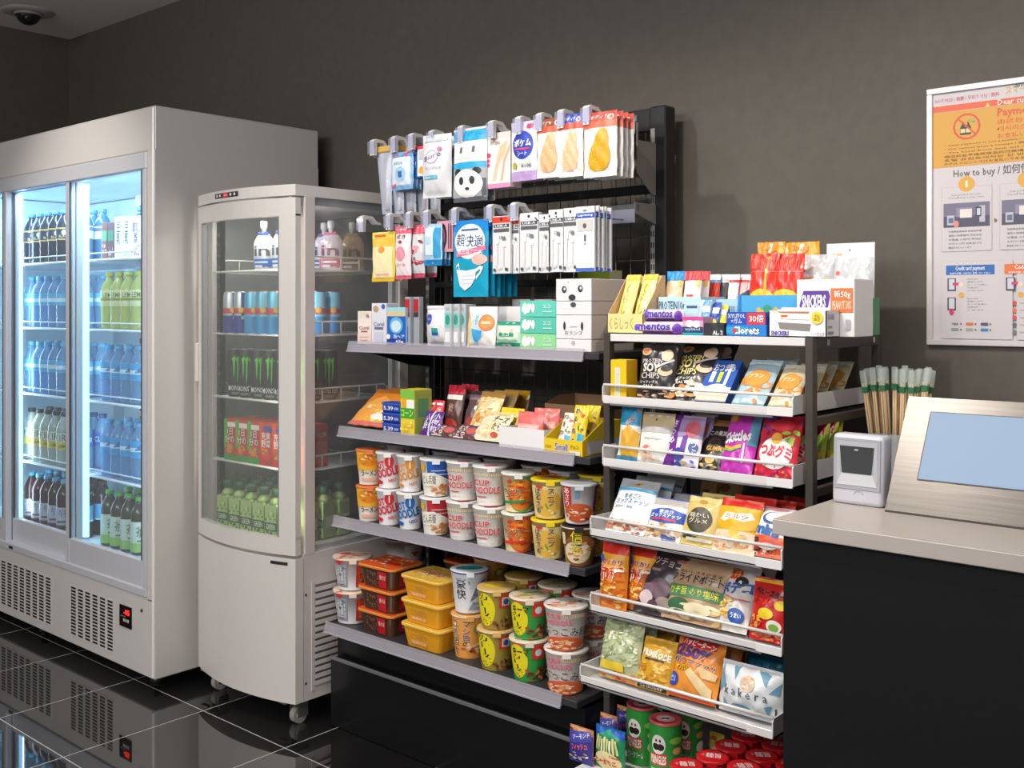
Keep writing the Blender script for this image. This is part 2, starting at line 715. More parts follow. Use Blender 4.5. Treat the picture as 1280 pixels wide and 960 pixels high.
def bottle(body, capc, labc, ldec, label, group, h=.208, r=.0325, lz=(.42, .66), neck=.0125, capn='cap'):
    mb = MB()
    p = [(r * .85, 0), (r, .006)]
    n = 9
    z0, z1 = .012, h * .62
    for i in range(n):
        z = z0 + (z1 - z0) * i / (n - 1)
        p.append((r if i % 2 else r * .955, z))
    p += [(r, h * .66), (r * .93, h * .73), (r * .68, h * .82), (r * .45, h * .88), (neck, h * .905), (neck, h * .93)]
    mb.lathe(p, body, 20)
    o = thing('drink_bottle', mb, label, 'bottle', group)
    c = MB()
    c.lathe([(neck + .0022, h * .925), (neck + .0028, h * .935), (neck + .0025, h * .995), (neck + .001, h)], capc, 16)
    part(capn, c, o)
    if labc:
        l = MB()
        l.lathe([(r + .0006, h * lz[0]), (r + .0008, h * lz[0] + .002), (r + .0008, h * lz[1] - .002), (r + .0006, h * lz[1])], labc, 20, cap=False)
        S0 = cupS(r + .0008, r + .0008, h * (lz[1] - lz[0]), h * lz[0])
        l.decals(S0, ldec, .0003, .0002, .1)
        part('label', l, o)
    return o


def can(r, h, base, dec, top, label, group, cat='can', lidc='c9cacd'):
    mb = MB()
    mb.lathe([(r * .8, 0), (r * .97, .006), (r, .010), (r, h - .012), (r * .9, h - .003), (r * .9, h)], base, 22, cap=False)
    mb.decals(cupS(r, r, h), dec, .0003, .0002, .1)
    o = thing('drink_can', mb, label, cat, group)
    l = MB()
    l.lathe([(r * .9, h - .001), (r * .92, h + .001), (r * .86, h + .001), (r * .82, h - .002), (0, h - .002)], mat(lidc, .25, .8), 22, cap=False)
    l.box(-.004, -.012, h - .002, .004, .006, h, mat(lidc, .25, .8))
    part('can_lid', l, o)
    return o


def rows(proto, xs, ys, z, labelfn, group, rz=None, jit=0.0, seed=0):
    """first item moves the prototype, the others are copies"""
    rnd = random.Random(seed)
    first = True
    for j, y in enumerate(ys):
        for i, x in enumerate(xs):
            a = face_cam(x, y, rnd.uniform(-12, 12)) if rz is None else rz
            loc = (x + rnd.uniform(-jit, jit), y + rnd.uniform(-jit, jit), z)
            lb = labelfn(i, j)
            if first:
                proto.location = loc
                proto.rotation_euler = (0, 0, a)
                proto['label'] = lb
                first = False
            else:
                dup(proto, loc, (0, 0, a), lb)


def plab(base, xs):
    def f(i, j):
        p = ('leftmost' if i == 0 else 'rightmost' if i == len(xs) - 1 else {1: 'second from left', 2: 'third from left', 3: 'fourth from left', 4: 'fifth from left'}.get(i, 'sixth from left')) if len(xs) > 1 else ''
        return f"{base}, {p + ' in ' if p else 'in '}{ROW[j]}"
    return f


# ================================================================== SLIDING DOOR REFRIGERATOR (far left)
FX0, FX1, FY, FB, FZ0, FZ1 = -4.97, -3.14, 1.807, 2.487, .05, 1.947
white = mat('d2cecb', .32, 0, .3)
alu = mat('cbccd4', .38, .1)
fr = thing('sliding_door_refrigerator', None, 'large white upright refrigerator with sliding glass doors at the far left', 'refrigerator', None, ((FX0 + FX1) / 2, FY, 0))
fx = fr.location
OX, OY = fx.x, fx.y


def fp(name, mb, label=None, parent=None, kind=None):
    if parent is None:
        return part(name, mb, fr, label, kind, loc=(-OX, -OY, 0))
    return part(name, mb, parent, label, kind)


gx0, gx1 = -4.86, -3.186   # front opening
gz0, gz1 = .314, 1.796
mb = MB()
mb.box(FX0, FY, gz1, FX1, FB, FZ1, white, .006)                       # head
mb.box(FX0, FY, FZ0, FX1, FB, gz0, white, .004)                       # machine base
mb.box(gx1, FY, gz0 - .01, FX1, FB, gz1 + .01, white, .003)           # right cheek
mb.box(FX0, FY, gz0 - .01, gx0, FB, gz1 + .01, white, .003)           # left cheek
mb.box(gx0, FB - .04, gz0 - .01, gx1, FB, gz1 + .01, white)           # back
mb.box(FX1 - .012, FY - .004, FZ0 + .005, FX1 - .001, FY + .004, FZ1 - .006, mat('eeebe6', .25, 0, .4), .003)
fp('cabinet', mb)
inner = mat('d8eef9', .4)
mb = MB()
mb.box(gx0, FY + .09, .36, gx0 + .03, FB - .045, 1.77, inner)
mb.box(gx1 - .03, FY + .09, .36, gx1, FB - .045, 1.77, inner)
mb.box(gx0, FB - .06, .36, gx1, FB - .042, 1.77, inner)
mb.box(gx0, FY + .09, gz0, gx1, FB - .045, .385, inner)
mb.box(gx0, FY + .056, 1.776, gx1, FB - .045, gz1 - .002, inner)
# air outlet slats under the roof
for i in range(22):
    mb.box(-3.60 + i * .014, FY + .25, 1.745, -3.594 + i * .014, FY + .33, 1.756, 'f5f8fb')
fp('liner', mb, 'pale blue inner lining')
for x in (-4.085, -4.60, -3.26):
    mb = MB()
    mb.box(x - .03, 2.28, .385, x + .03, 2.30, 1.755, 'dfe7ee')
    for k in range(28):
        z = .42 + k * .047
        mb.box(x + .008, 2.2785, z, x + .018, 2.2802, z + .022, '3c4a58')
    fp('shelf_standard', mb, 'slotted white upright')
frm = MB()
frm.box(gx0, FY - .004, gz1 - .055, gx1, FY + .05, gz1, alu, .003)
frm.box(gx0, FY - .004, gz0, gx1, FY + .06, gz0 + .028, alu, .003)
frm.box(gx1 - .022, FY - .0034, gz0 + .028, gx1 - .0006, FY + .0494, gz1 - .055, alu, .002)
frm.box(gx0, FY - .0034, gz0 + .028, gx0 + .022, FY + .0494, gz1 - .055, alu, .002)
frm.decals(sflat(.05, .02, FY - .0045, -3.33), [], 0)
frm.box(-4.23, FY - .0052, gz0 + .008, -4.195, FY - .004, gz0 + .018, '2c2c30')
fp('door_track', frm)
glassm = clear('door_glass', 'f4fbff', .93, .02, .1)


def sdoor(x0, x1, y, lab):
    mb = MB()
    z0, z1 = gz0 + .02, gz1 - .035
    st = .030
    mb.box(x0, y, z0, x0 + st, y + .024, z1, alu, .003)
    mb.box(x1 - st, y, z0, x1, y + .024, z1, alu, .003)
    mb.box(x0 + st - .002, y + .0006, z1 - .022, x1 - st + .002, y + .0234, z1 - .0006, alu, .003)
    mb.box(x0 + st - .002, y + .0006, z0 + .0006, x1 - st + .002, y + .0234, z0 + .098, alu, .003)
    d = fp('sliding_door', mb, lab)
    g = MB()
    g.box(x0 + st - .002, y + .010, z0 + .096, x1 - st + .002, y + .014, z1 - .020, glassm)
    part('glass_pane', g, d)
    gk = MB()
    for a in (x0 + st, x1 - st - .004):
        gk.box(a, y - .001, z0 + .098, a + .004, y + .006, z1 - .022, '55565e')
    part('gasket', gk, d)
    return d


sdoor(-3.765, -3.193, FY + .002, 'right sliding glass door')
sdoor(-4.30, -3.735, FY + .030, 'middle sliding glass door')
sdoor(-4.86, -4.27, FY + .002, 'left sliding glass door')
# shelves
FSH = [1.459, 1.199, .931, .652]
for z in FSH:
    mb = MB()
    mb.box(gx0 + .03, FY + .10, z - .007, gx1 - .03, FB - .07, z - .003, clear('white_wire_mesh_shelf', 'e8f3fa', .35, .2, .1))
    mb.tube([(gx0 + .03, FY + .095, z - .004), (gx1 - .03, FY + .095, z - .004)], .005, 'f2f6f8')
    mb.tube([(gx0 + .03, FY + .095, z + .022), (gx1 - .03, FY + .095, z + .022)], .0025, 'f2f6f8')
    fp('shelf', mb)
# lamps of the cabinet
led = emit('cool_led_strip', '9ad4f8', 3.2)
mb = MB()
for x in (gx0 + .05, -4.32, -3.76, gx1 - .035):
    mb.box(x - .009, FY + .068, .42, x + .009, FY + .086, 1.74, led)
fp('light_tube', mb, 'glowing white light strip')
mb = MB()
mb.box(gx0 + .05, FY + .060, 1.764, gx1 - .05, FY + .082, 1.774, emit('top_led_strip', 'c4e8ff', 22))
fp('top_light', mb, 'glowing white light strip')
# grilles in the base: slotted vents
g0 = MB()
for (xa, xb, zt, zb, cols) in ((X(64, FY), X(-6, FY), 0, 0, 0),):
    pass


def grille(x0, x1, z0, z1, cols):
    g = MB()
    pitch = (x1 - x0) / cols
    n = 15
    for c in range(cols):
        for k in range(n):
            z = z0 + (z1 - z0) * (k + .5) / n
            g.box(x0 + c * pitch + pitch * .14, FY - .0012, z - .0035, x0 + (c + 1) * pitch - pitch * .2, FY + .001, z + .0035, '2b2724')
    g.box(x0 - .006, FY - .0008, z0 - .004, x1 + .002, FY + .001, z1 + .004, 'cfccc9')
    return fp('vent_grille', g, 'slotted air vent')


grille(X(88, FY), X(143, FY), .085, .262, 6)
grille(X(1, FY), X(65, FY), .085, .262, 8)
grille(-4.80, -4.45, .085, .262, 8)
c = MB()
xa, xb = X(150, FY), X(165, FY)
za, zb = Z(157, 784, FY), Z(157, 757, FY)
c.box(xa, FY - .003, za, xb, FY + .001, zb, mat('1c0f10', .2), .001)
pn = fp('control_panel', c, 'dark control panel with red digits')
c = MB()
S = sflat(xb - xa, zb - za, FY - .0032, xa)
S2 = lambda u, v, o=0: S(u, v, o) + Vector((0, 0, za))
c.decals(S2, [('t', '-05', .40, .60, .86, .84, emit('red_digits', 'ff2a22', 3)), ('t', 'AUTO', .15, .48, .55, .54, 'b09a98'), ('r', .38, .28, .50, .42, 'cfc4c4'), ('r', .56, .28, .68, .42, 'cfc4c4'), ('r', .74, .28, .86, .42, 'cfc4c4')])
part('digits', c, pn)
c = MB()
kx, kz = X(177.5, FY), Z(177.5, 763, FY)
c.lathe([(.006, 0), (.0058, .003), (.0, .003)], '4a4643', 14)
k = fp('key_lock', c)
k.location = (kx - OX, FY - OY, kz)
k.rotation_euler = (radians(90), 0, 0)
for x in (FX0 + .12, -4.1, FX1 - .12):
    for y in (FY + .08, FB - .08):
        mb = MB()
        mb.lathe([(.022, 0), (.022, .012), (.012, .016), (.012, .052)], '2f2d2b', 14, c=(x, y))
        fp('levelling_foot', mb)

for x in (-4.80, -4.32, -3.77, -3.23):
    area(x, FY + .092, 1.08, x + (.25 if x < -4 else -.25), FY + .5, 1.08, 2.1, .03, 1.3, (.80, .93, 1.0))  # area lights added along the tubes to brighten the cabinet interior
area(-4.02, FY + .09, 1.755, -4.02, FY + .35, 1.0, 7.0, 1.6, .03, (.80, .93, 1.0))  # another added area light, under the cabinet roof
# drinks ------------------------------------------------------------
LB = [X(38 + 4, 1.95) + .0 for _ in range(1)]
xsL = [-4.365 + .073 * i for i in range(5)]
xsR = [-3.715 + .073 * i for i in range(4)]
xsM = [-3.985 + .073 * i for i in range(2)]
ysB = [1.955, 2.03, 2.105]
D2 = ysB[:2]
b_ = bottle(clear('dark_cola_drink', '16243c', .12, .05, .2), '2f7fae', '1d2a44', [('r', .02, .0, .98, .12, 'd9b866'), ('r', .02, .88, .98, 1, 'd9b866'), ('e', .5, .6, .10, .22, 'e8e6d8'), ('t', 'BLACK', .3, .2, .7, .4, 'e6d7a0')],
            '', 'dark bottles with blue caps on the top shelf')
rows(b_, xsL, D2, FSH[0], plab('gold-banded dark bottle, middle door top shelf', xsL), 'g')
blue_in = clear('blue_label_drink', '2f86b8', .35, .05, .2)
b_ = bottle(water, '57b7de', '5bb7df', [('r', .1, .3, .9, .6, 'dff1fa')], '', 'water bottles on the second shelf')
rows(b_, xsL, D2, FSH[1], plab('clear water bottle, middle door second shelf', xsL), 'g')
b2 = dup(b_, (0, 0, 0), (0, 0, 0), '')
rows(b2, xsL, D2, FSH[2], plab('clear water bottle, middle door third shelf', xsL), 'g')
b3 = dup(b_, (0, 0, 0), (0, 0, 0), '')
rows(b3, xsM, D2, FSH[1], plab('water bottle beside middle stile, second shelf', xsM), 'g')
b4 = dup(b_, (0, 0, 0), (0, 0, 0), '')
rows(b4, xsM, D2, FSH[2], plab('water bottle beside middle stile, third shelf', xsM), 'g')
b_ = bottle(clear('clear_lemon_drink', 'dfe6dc', .5, .05, .2), '2c2a2c', 'e9cf5a', [('r', 0, .45, 1, 1, 'e3e3d6'), ('t', 'KIRIN', .12, .50, .88, .92, '4a4a3c', None, .0), ('t', 'LEMON', .3, .12, .7, .3, '5a5a30')], '', 'lemon bottles', lz=(.3, .62))
rows(b_, xsL, D2, FSH[3], plab('black-capped lemon drink bottle, fourth shelf', xsL), 'g')
b_ = bottle(clear('dark_red_tea', '4a1f1c', .15, .05, .2), '4fb0dc', 'c9c4cc', [('t', '午後', .3, .5, .7, .9, '3a3038'), ('r', .2, .2, .8, .3, '6f5a68'), ('r', .1, .0, .9, .08, '8a4a4a')], '', 'red tea bottles', lz=(.12, .48))
rows(b_, xsL, ysB, .386, plab('blue-capped dark red tea bottle, bottom shelf', xsL), 'g')
# between the doors
b_ = bottle(blue_in, '2f86b8', 'd9e6f0', [('r', 0, .6, 1, .9, '4a6fa8')], '', 'blue bottles')
rows(b_, xsM, D2, FSH[0], plab('blue bottle beside middle stile, top shelf', xsM), 'g')
b_ = bottle(water, '2a4a8a', '2a62b0', [('t', 'CLEAR', .15, .3, .85, .7, 'e8f2fa')], '', 'blue label bottles')
rows(b_, xsM, D2, FSH[3], plab('dark-blue-labelled clear bottle, fourth shelf', xsM), 'g')
b_ = bottle(clear('dark_brown_tea', '2a1c1c', .12, .05, .2), '3a2f34', '4f9ecb', [('r', 0, 0, 1, .1, 'b8dcee')], '', 'dark tea bottles', lz=(.3, .6))
rows(b_, xsM, D2, .386, plab('brown tea bottle with sky blue label, bottom', xsM), 'g')
# right door
b_ = bottle(blue_in, '2f86b8', '3a8fc4', [], '', 'blue capped bottles')
rows(b_, [-3.73 + .073 * i for i in range(4)], [2.09, 2.165], FSH[0], plab('blue bottle behind the small cartons', xsR), 'g')
lem = bottle(lemonade, 'd8e05a', 'e6e6a8', [('r', 0, .35, 1, .5, '9a9a30'), ('t', 'LEMON', .2, .55, .8, .85, '6f7a20')], '', 'lemon yellow bottles', h=.212, lz=(.4, .68))
rows(lem, xsR, D2, FSH[1], plab('yellow-capped yellow-green drink bottle, right door', xsR), 'g')
wb = bottle(water, '4fb6e2', '3fa6dc', [('r', .0, .38, 1, .62, 'e2f3fb'), ('p', [(.3, .45), (.5, .8), (.7, .45)], '2a78b4')], '', 'mountain water bottles', lz=(.4, .7))
rows(wb, xsR, ysB, FSH[2], plab('blue-banded water bottle, right door third shelf', xsR), 'g')
wb2 = dup(wb, (0, 0, 0), (0, 0, 0), '')
rows(wb2, xsR, ysB, FSH[3], plab('blue-banded water bottle, right door fourth shelf', xsR), 'g')
gt = bottle(clear('brown_green_tea', '4c4222', .15, .05, .2), '5fc04a', 'dfe6cf', [('r', 0, 0, 1, .3, 'a9cf6a'), ('t', '茶', .36, .5, .64, .85, '4a6a3a'), ('r', .40, .34, .60, .40, '6f8a5a')], '', 'green tea bottles', lz=(.06, .58))
rows(gt, xsR, ysB, .386, plab('green-capped tea bottle with pale label', xsR), 'g')
# small cartons on the top shelf of the right door
for i, (px0, px1, pt, base, dec, desc) in enumerate((
        (127, 134, 278, '7a4a48', [('r', .05, .5, .95, .78, '4f9a72'), ('n', .1, .05, .9, .4, ['c04a40', 'e0b0a0', '7a2a2a'], 12, .12, .06, 3)], 'slim drink carton with green band and red fruit, left one'),
        (134.5, 142, 278, '6a4a5a', [('r', .05, .5, .95, .78, '3f8a6a'), ('n', .1, .05, .9, .4, ['b04a60', 'e0b0a0', '6a2a2a'], 12, .12, .06, 4)], 'slim drink carton with green band and red fruit, second one'),
        (143, 153, 271, 'f1eff2', [('t', '豆\n乳', .25, .35, .75, .88, '4a4a60'), ('r', .1, .05, .9, .18, 'e0d8a0')], 'white drink carton with dark letters beside the slim cartons'),
        (153.5, 163, 271, 'eef0f4', [('t', '豆\n乳', .25, .35, .75, .88, '4a4a60'), ('r', .1, .05, .9, .18, 'c8c8d8')], 'white drink carton with dark letters next to the purple one'),
        (164, 175, 270, 'efe6f2', [('t', '飲む\n酢', .15, .35, .85, .88, '5a3a7a'), ('n', .1, .04, .9, .3, ['b05ac0', '8a3aa0', 'd8a0e0'], 14, .1, .05, 5)], 'white drink carton with purple fruit at the right end'))):
    y = 1.945
    xa, xb = X(px0, y), X(px1, y)
    h = Z((px0 + px1) / 2, pt, y) - FSH[0]
    w = xb - xa
    b_ = boxmb(w, h, w * 1.0, base, dec)
    thing('drink_carton', b_, desc + ', top shelf of refrigerator', 'carton', 'small cartons behind the right door', ((xa + xb) / 2, y + w / 2, FSH[0]))

# ================================================================== GLASS SHOWCASE REFRIGERATOR
SX0, SX1, SY0, SY1, SZ0, SZ1 = -3.082, -2.555, 1.935, 2.40, .08, 1.652
sc = thing('glass_showcase_refrigerator', None, 'narrow white four-sided glass display refrigerator on casters', 'refrigerator', None, ((SX0 + SX1) / 2, (SY0 + SY1) / 2, 0))
QX, QY = (SX0 + SX1) / 2, (SY0 + SY1) / 2


def qp(name, mb, label=None, kind=None):
    return part(name, mb, sc, label, kind, loc=(-QX, -QY, 0))


def bow(x0, x1, y, dy, n=12):
    """curved front edge, left to right"""
    return [(x0 + (x1 - x0) * i / n, y - dy * (1 - (2 * i / n - 1) ** 2)) for i in range(n + 1)]


grey = mat('ccc5c4', .32, 0, .3)
body = MB()
body.prism([(x, y) for x, y in bow(SX0, SX1, SY0, .045)] + [(SX1, SY1), (SX0, SY1)], 1.618, SZ1, white)
body.prism([(SX0, SY0 + .03), (SX1, SY0 + .03), (SX1, SY1), (SX0, SY1)], SZ0, .528, grey)
body.prism([(x, y) for x, y in bow(SX0, SX1, SY0, .045)] + [(SX1, SY0 + .031), (SX0, SY0 + .031)], SZ0, .518, white, False)
# corner posts
for (x0, x1, y0, y1) in ((SX1 - .03, SX1, SY0 + .035, SY0 + .075), (SX0, SX0 + .03, SY0 + .035, SY0 + .075), (SX1 - .03, SX1, SY1 - .04, SY1), (SX0, SX0 + .03, SY1 - .04, SY1)):
    body.box(x0, y0, .52, x1, y1, 1.62, grey, .002)
qp('cabinet', body)
# door with a bowed face
dz0, dz1 = .528, 1.612
dr = MB()


def bowstrip(mb, x0, x1, z0, z1, m, th=.02):
    n = 10
    A = []
    for i in range(n + 1):
        x = x0 + (x1 - x0) * i / n
        u = (x - SX0) / (SX1 - SX0)
        y = SY0 - .045 * (1 - (2 * u - 1) ** 2)
        A.append((x, y))
    mb.prism(A + [(x, y + th) for x, y in reversed(A)], z0, z1, m)


bowstrip(dr, SX0, SX1, dz1 - .055, dz1, white)
bowstrip(dr, SX0, SX1, dz0, dz0 + .052, white)
bowstrip(dr, SX0, SX0 + .035, dz0 + .05, dz1 - .05, white)
bowstrip(dr, SX1 - .058, SX1, dz0 + .05, dz1 - .05, white)
dd = qp('door', dr)
g = MB()
bowstrip(g, SX0 + .034, SX1 - .057, dz0 + .051, dz1 - .054, clear('showcase_glass', 'f3f6f4', .93, .02, .07), .004)
part('glass_pane', g, dd)
g = MB()
for x in (SX0 + .035, SX1 - .062):
    bowstrip(g, x, x + .004, dz0 + .052, dz1 - .055, '77787c', .018)
part('gasket', g, dd)
g = MB()
g.box(SX0 - .012, SY0 - .008, 1.03, SX0 + .006, SY0 + .02, 1.16, white, .003)
part('handle', g, dd)
g = MB()
sg = clear('side_glass', 'eef0f2', .92, .02, .12)
g.box(SX1 - .010, SY0 + .075, .535, SX1 - .006, SY1 - .04, 1.618, sg)
qp('side_glass', g)
g = MB()
g.box(SX0 + .006, SY0 + .075, .535, SX0 + .010, SY1 - .04, 1.618, sg)
qp('side_glass', g)
g = MB()
g.box(SX0 + .03, SY1 - .010, .535, SX1 - .03, SY1 - .006, 1.618, sg)
qp('back_glass', g)
# thermometer strip on the head
g = MB()
u = .42
Sb = lambda u, v, o=0: Vector((SX0 + (SX1 - SX0) * (.30 + .26 * u), SY0 - .045 * (1 - (2 * (.30 + .26 * u) - 1) ** 2) - .0008 - o, 1.628 + .016 * v))
g.surf(Sb, 8, 1, '3a3a3c')
g.decals(Sb, [('r', .38, .1, .60, .9, 'd9304a'), ('t', '-04', .42, .25, .56, .75, 'ffd0d0'), ('e', .12, .5, .04, .3, 'd8d8da'), ('e', .26, .5, .04, .3, 'd8d8da'), ('e', .72, .5, .04, .3, 'd8d8da'), ('e', .88, .5, .04, .3, 'd8d8da')], .0005)
qp('temperature_display', g, 'dark temperature strip with red digits')
g = MB()
Sn = lambda u, v, o=0: Vector((SX0 + (SX1 - SX0) * (.83 + .12 * u), SY0 - .045 * (1 - (2 * (.83 + .12 * u) - 1) ** 2) - .0008 - o, .497 + .010 * v))
g.surf(Sn, 4, 1, '2a2c30')
qp('name_plate', g, 'small dark name plate')
# louvred side panel
g = MB()
for k in range(15):
    z = .12 + k * .0205
    g.sideprism([(SY0 + .072, z), (SY0 + .30, z), (SY0 + .30, z + .012), (SY0 + .072, z + .012)], SX1 - .002, SX1 + .0045, grey)
    g.box(SX1 - .001, SY0 + .075, z + .012, SX1 + .0006, SY0 + .297, z + .0205, '6a6462')
g.box(SX1, SY0 + .060, .105, SX1 + .003, SY0 + .070, .44, grey)
g.box(SX1, SY0 + .036, .13, SX1 + .001, SY0 + .042, .137, '2a2725')
g.box(SX1, SY0 + .036, .40, SX1 + .001, SY0 + .042, .407, '2a2725')
qp('louvre_panel', g, 'louvred air vent panel')
# wire shelves
SSH = [1.400, 1.196, .987, .778]
rx0, rx1, ry0, ry1 = SX0 + .045, SX1 - .035, SY0 + .03, SY1 - .05
for z in SSH:
    g = MB()
    w_ = mat('eceae6', .3)
    for k in range(26):
        x = rx0 + (rx1 - rx0) * k / 25
        g.tube([(x, ry0, z - .003), (x, ry1, z - .003)], .0016, w_, 4)
    g.tube([(rx0, ry0, z - .004), (rx1, ry0, z - .004), (rx1, ry1, z - .004), (rx0, ry1, z - .004), (rx0, ry0, z - .004)], .004, w_)
    for x in (rx0, rx1):
        g.tube([(x, ry0 + .04, z), (x, ry0 + .035, z + .03), (x, ry0 + .05, z + .038), (x, ry1 - .03, z + .038), (x, ry1 - .015, z + .03), (x, ry1 - .015, z)], .003, w_)
        for k in range(4):
            yy = ry0 + .10 + k * .075
            g.tube([(x, yy, z), (x, yy, z + .038)], .002, w_)
    qp('wire_shelf', g)
g = MB()
g.box(SX0 + .03, SY0 + .03, .528, SX1 - .012, SY1 - .012, .545, 'c9cbc6')
qp('liner', g, 'inner floor')
g = MB()
g.box(SX0 + .02, SY0 + .0, 1.595, SX1 - .02, SY1 - .012, 1.618, 'cfd0cd')
qp('inner_ceiling', g)
g = MB()
for x in (SX0 + .045, SX0 + .045):
    g.box(x - .014, SY0 + .05, .545, x + .014, SY0 + .065, 1.60, 'e6e7e3')
for k in range(26):
    z = .62 + k * .036
    g.box(SX0 + .044, SY0 + .0488, z, SX0 + .050, SY0 + .0502, z + .010, '4b4d50')
qp('shelf_standard', g, 'slotted shelf upright')
g = MB()
g.box(SX1 - .04, SY1 - .055, .545, SX1 - .02, SY1 - .04, 1.60, 'd4d5d1')
qp('shelf_standard', g)
g = MB()
ledw = emit('neutral_led_strip', 'fff6ea', 5)
g.box(SX0 + .10, SY0 + .035, 1.585, SX1 - .10, SY0 + .047, 1.594, ledw)
qp('top_light', g, 'glowing light strip')
area((SX0 + SX1) / 2, SY0 + .05, 1.58, (SX0 + SX1) / 2, SY0 + .2, .6, 1.0, .34, .03, (1, .97, .92))  # area light added below the strip to lift the showcase interior
g = MB()
g.box(SX1 - .052, SY0 + .012, .725, SX1 - .040, SY0 + .020, 1.56, emit('added_led_strip', 'fff6ea', 2))  # added strip, out of sight behind the door stile, to brighten the drinks
qp('light_tube', g, 'added pale vertical light strip hidden behind the door stile')
area(SX1 - .046, SY0 + .023, 1.08, SX1 - .28, SY0 + .14, 1.08, 2.6, .02, .95, (1, .97, .92))  # area light added with the hidden strip, aimed at the shelves
for (cx_, cy_) in ((SX1 - .05, SY0 + .045), (SX0 + .05, SY0 + .045), (SX1 - .05, SY1 - .05), (SX0 + .05, SY1 - .05)):
    g = MB()
    g.box(cx_ - .022, cy_ - .02, .068, cx_ + .022, cy_ + .03, .082, mat('8f8d8a', .35, .7), .002)
    g.box(cx_ - .020, cy_ - .012, .022, cx_ - .016, cy_ + .026, .07, mat('8f8d8a', .35, .7))
    g.box(cx_ + .016, cy_ - .012, .022, cx_ + .020, cy_ + .026, .07, mat('8f8d8a', .35, .7))
    c = qp('caster', g, 'metal caster with pale wheel')
    wh = MB()
    n = 20
    for sx, r_, mm in ((.011, .026, 'a8a49e'), (.013, .014, 'd8d2c8')):
        vs = []
        for k in range(n):
            a = 2 * pi * k / n
            vs += [(cx_ - sx, cy_ + .004 + r_ * cos(a), .0265 + r_ * sin(a)), (cx_ + sx, cy_ + .004 + r_ * cos(a), .0265 + r_ * sin(a))]
        fs = [(2 * k, 2 * ((k + 1) % n), 2 * ((k + 1) % n) + 1, 2 * k + 1) for k in range(n)] + [tuple(2 * k for k in range(n))[::-1], tuple(2 * k + 1 for k in range(n))]
        wh.add(vs, fs, mm)
    part('wheel', wh, c)
    lv = MB()
    lv.box(cx_ - .062, cy_ - .03, .056, cx_ - .024, cy_ - .014, .062, mat('b5b2ae', .3, .7), .001)
    part('brake_lever', lv, c)

# drinks in the showcase ---------------------------------------------
yq = [1.985, 2.045, 2.105, 2.165, 2.225]
xc6 = [-2.965 + .060 * i for i in range(6)]
redb = can(.0265, .134, mat('c9ced8', .3, .5), [('r', .0, .0, 1, .33, '1c2f8f'), ('r', .0, .0, .5, .42, '1c2f8f'), ('r', .5, .42, 1, .98, '26388c'), ('r', .05, .48, .95, .60, 'd8344a'), ('t', 'Red Bull', .1, .49, .9, .62, 'd3263c', None, .01), ('e', .5, .56, .1, .07, 'f3c53a')], None, '', 'slim cans')
rows(redb, xc6[:2], yq[:4], SSH[1], plab('slim blue and silver energy can, second shelf', xc6[:2]), 'g')
redc = can(.0265, .134, mat('5fb6dc', .3, .4), [('r', .0, .0, 1, .40, '1f8fcf'), ('r', .42, .40, 1, .98, '8fd0ea'), ('r', .05, .46, .95, .60, 'd8344a'), ('t', 'Red Bull', .1, .47, .9, .62, 'd3263c', None, .01), ('e', .5, .56, .1, .07, 'f3c53a')], None, '', 'slim sky blue cans', lidc='d86a70')
rows(redc, xc6[2:], yq[:4], SSH[1], plab('slim sky blue energy can, second shelf', xc6[2:]), 'g')
claw = []
for (a, b0, t) in ((.34, .16, .95), (.47, .05, .9), (.6, .16, .95)):
    claw.append(('p', [(a - .05, .80), (a + .08, .86), (a + .06, .62), (a + .05, .35 + b0), (a + .03, .22 + b0), (a + .01, .40 + b0), (a + .015, .62), (a, .74)], '5fd13a'))
mon = can(.0285, .156, '131513', claw + [('t', 'MONSTER', .15, .13, .85, .24, 'e6e8e4'), ('t', 'ENERGY', .3, .05, .7, .10, 'a8aaa6')], None, '', 'black cans', lidc='9fa1a4')
xm = [-2.945 + .064 * i for i in range(6)]
rows(mon, xm, [1.99, 2.055, 2.12], SSH[2], plab('tall black can with green claw mark', xm), 'g')
# cartons
xcarton = [-2.955 + .066 * i for i in range(6)]
for i in range(6):
    for j in range(2):
        gre = i < 3
        dec = [('r', .0, .80, 1, .92, 'f3efe6' if gre else '4a5ab0'), ('r', 0, .0, 1, .14, '3f9a3a' if gre else 'c8281f'), ('r', 0, .3, .3, 1, '5faa3a' if gre else 'e0502a'), ('t', '1日\n分の' if gre else '充実\n野菜', .14, .42, .90, .78, 'ffffff', '20301a' if gre else None), ('e', .5, .28, .30, .12, 'e8862a' if gre else 'e2472a'), ('n', .15, .15, .85, .38, ['3f9a3a', 'e8a02a', 'd8482a'], 10, .12, .05, i)]
        b_ = boxmb(.058, .135, .058, 'd8402a' if gre else 'dc3a26', dec, [('r', .1, .1, .9, .6, 'e6745a'), ('t', 'KAGOME', .15, .7, .85, .8, 'ffffff')], topc='d0503a')
        thing('juice_carton', b_, f"{'green and red' if gre else 'red'} vegetable juice carton, {ORD[i]} in {ROW[j]} of showcase fourth shelf", 'carton', 'vegetable juice cartons in the showcase', (xcarton[i], 2.0 + .064 * j, SSH[3]), (0, 0, radians(4)))
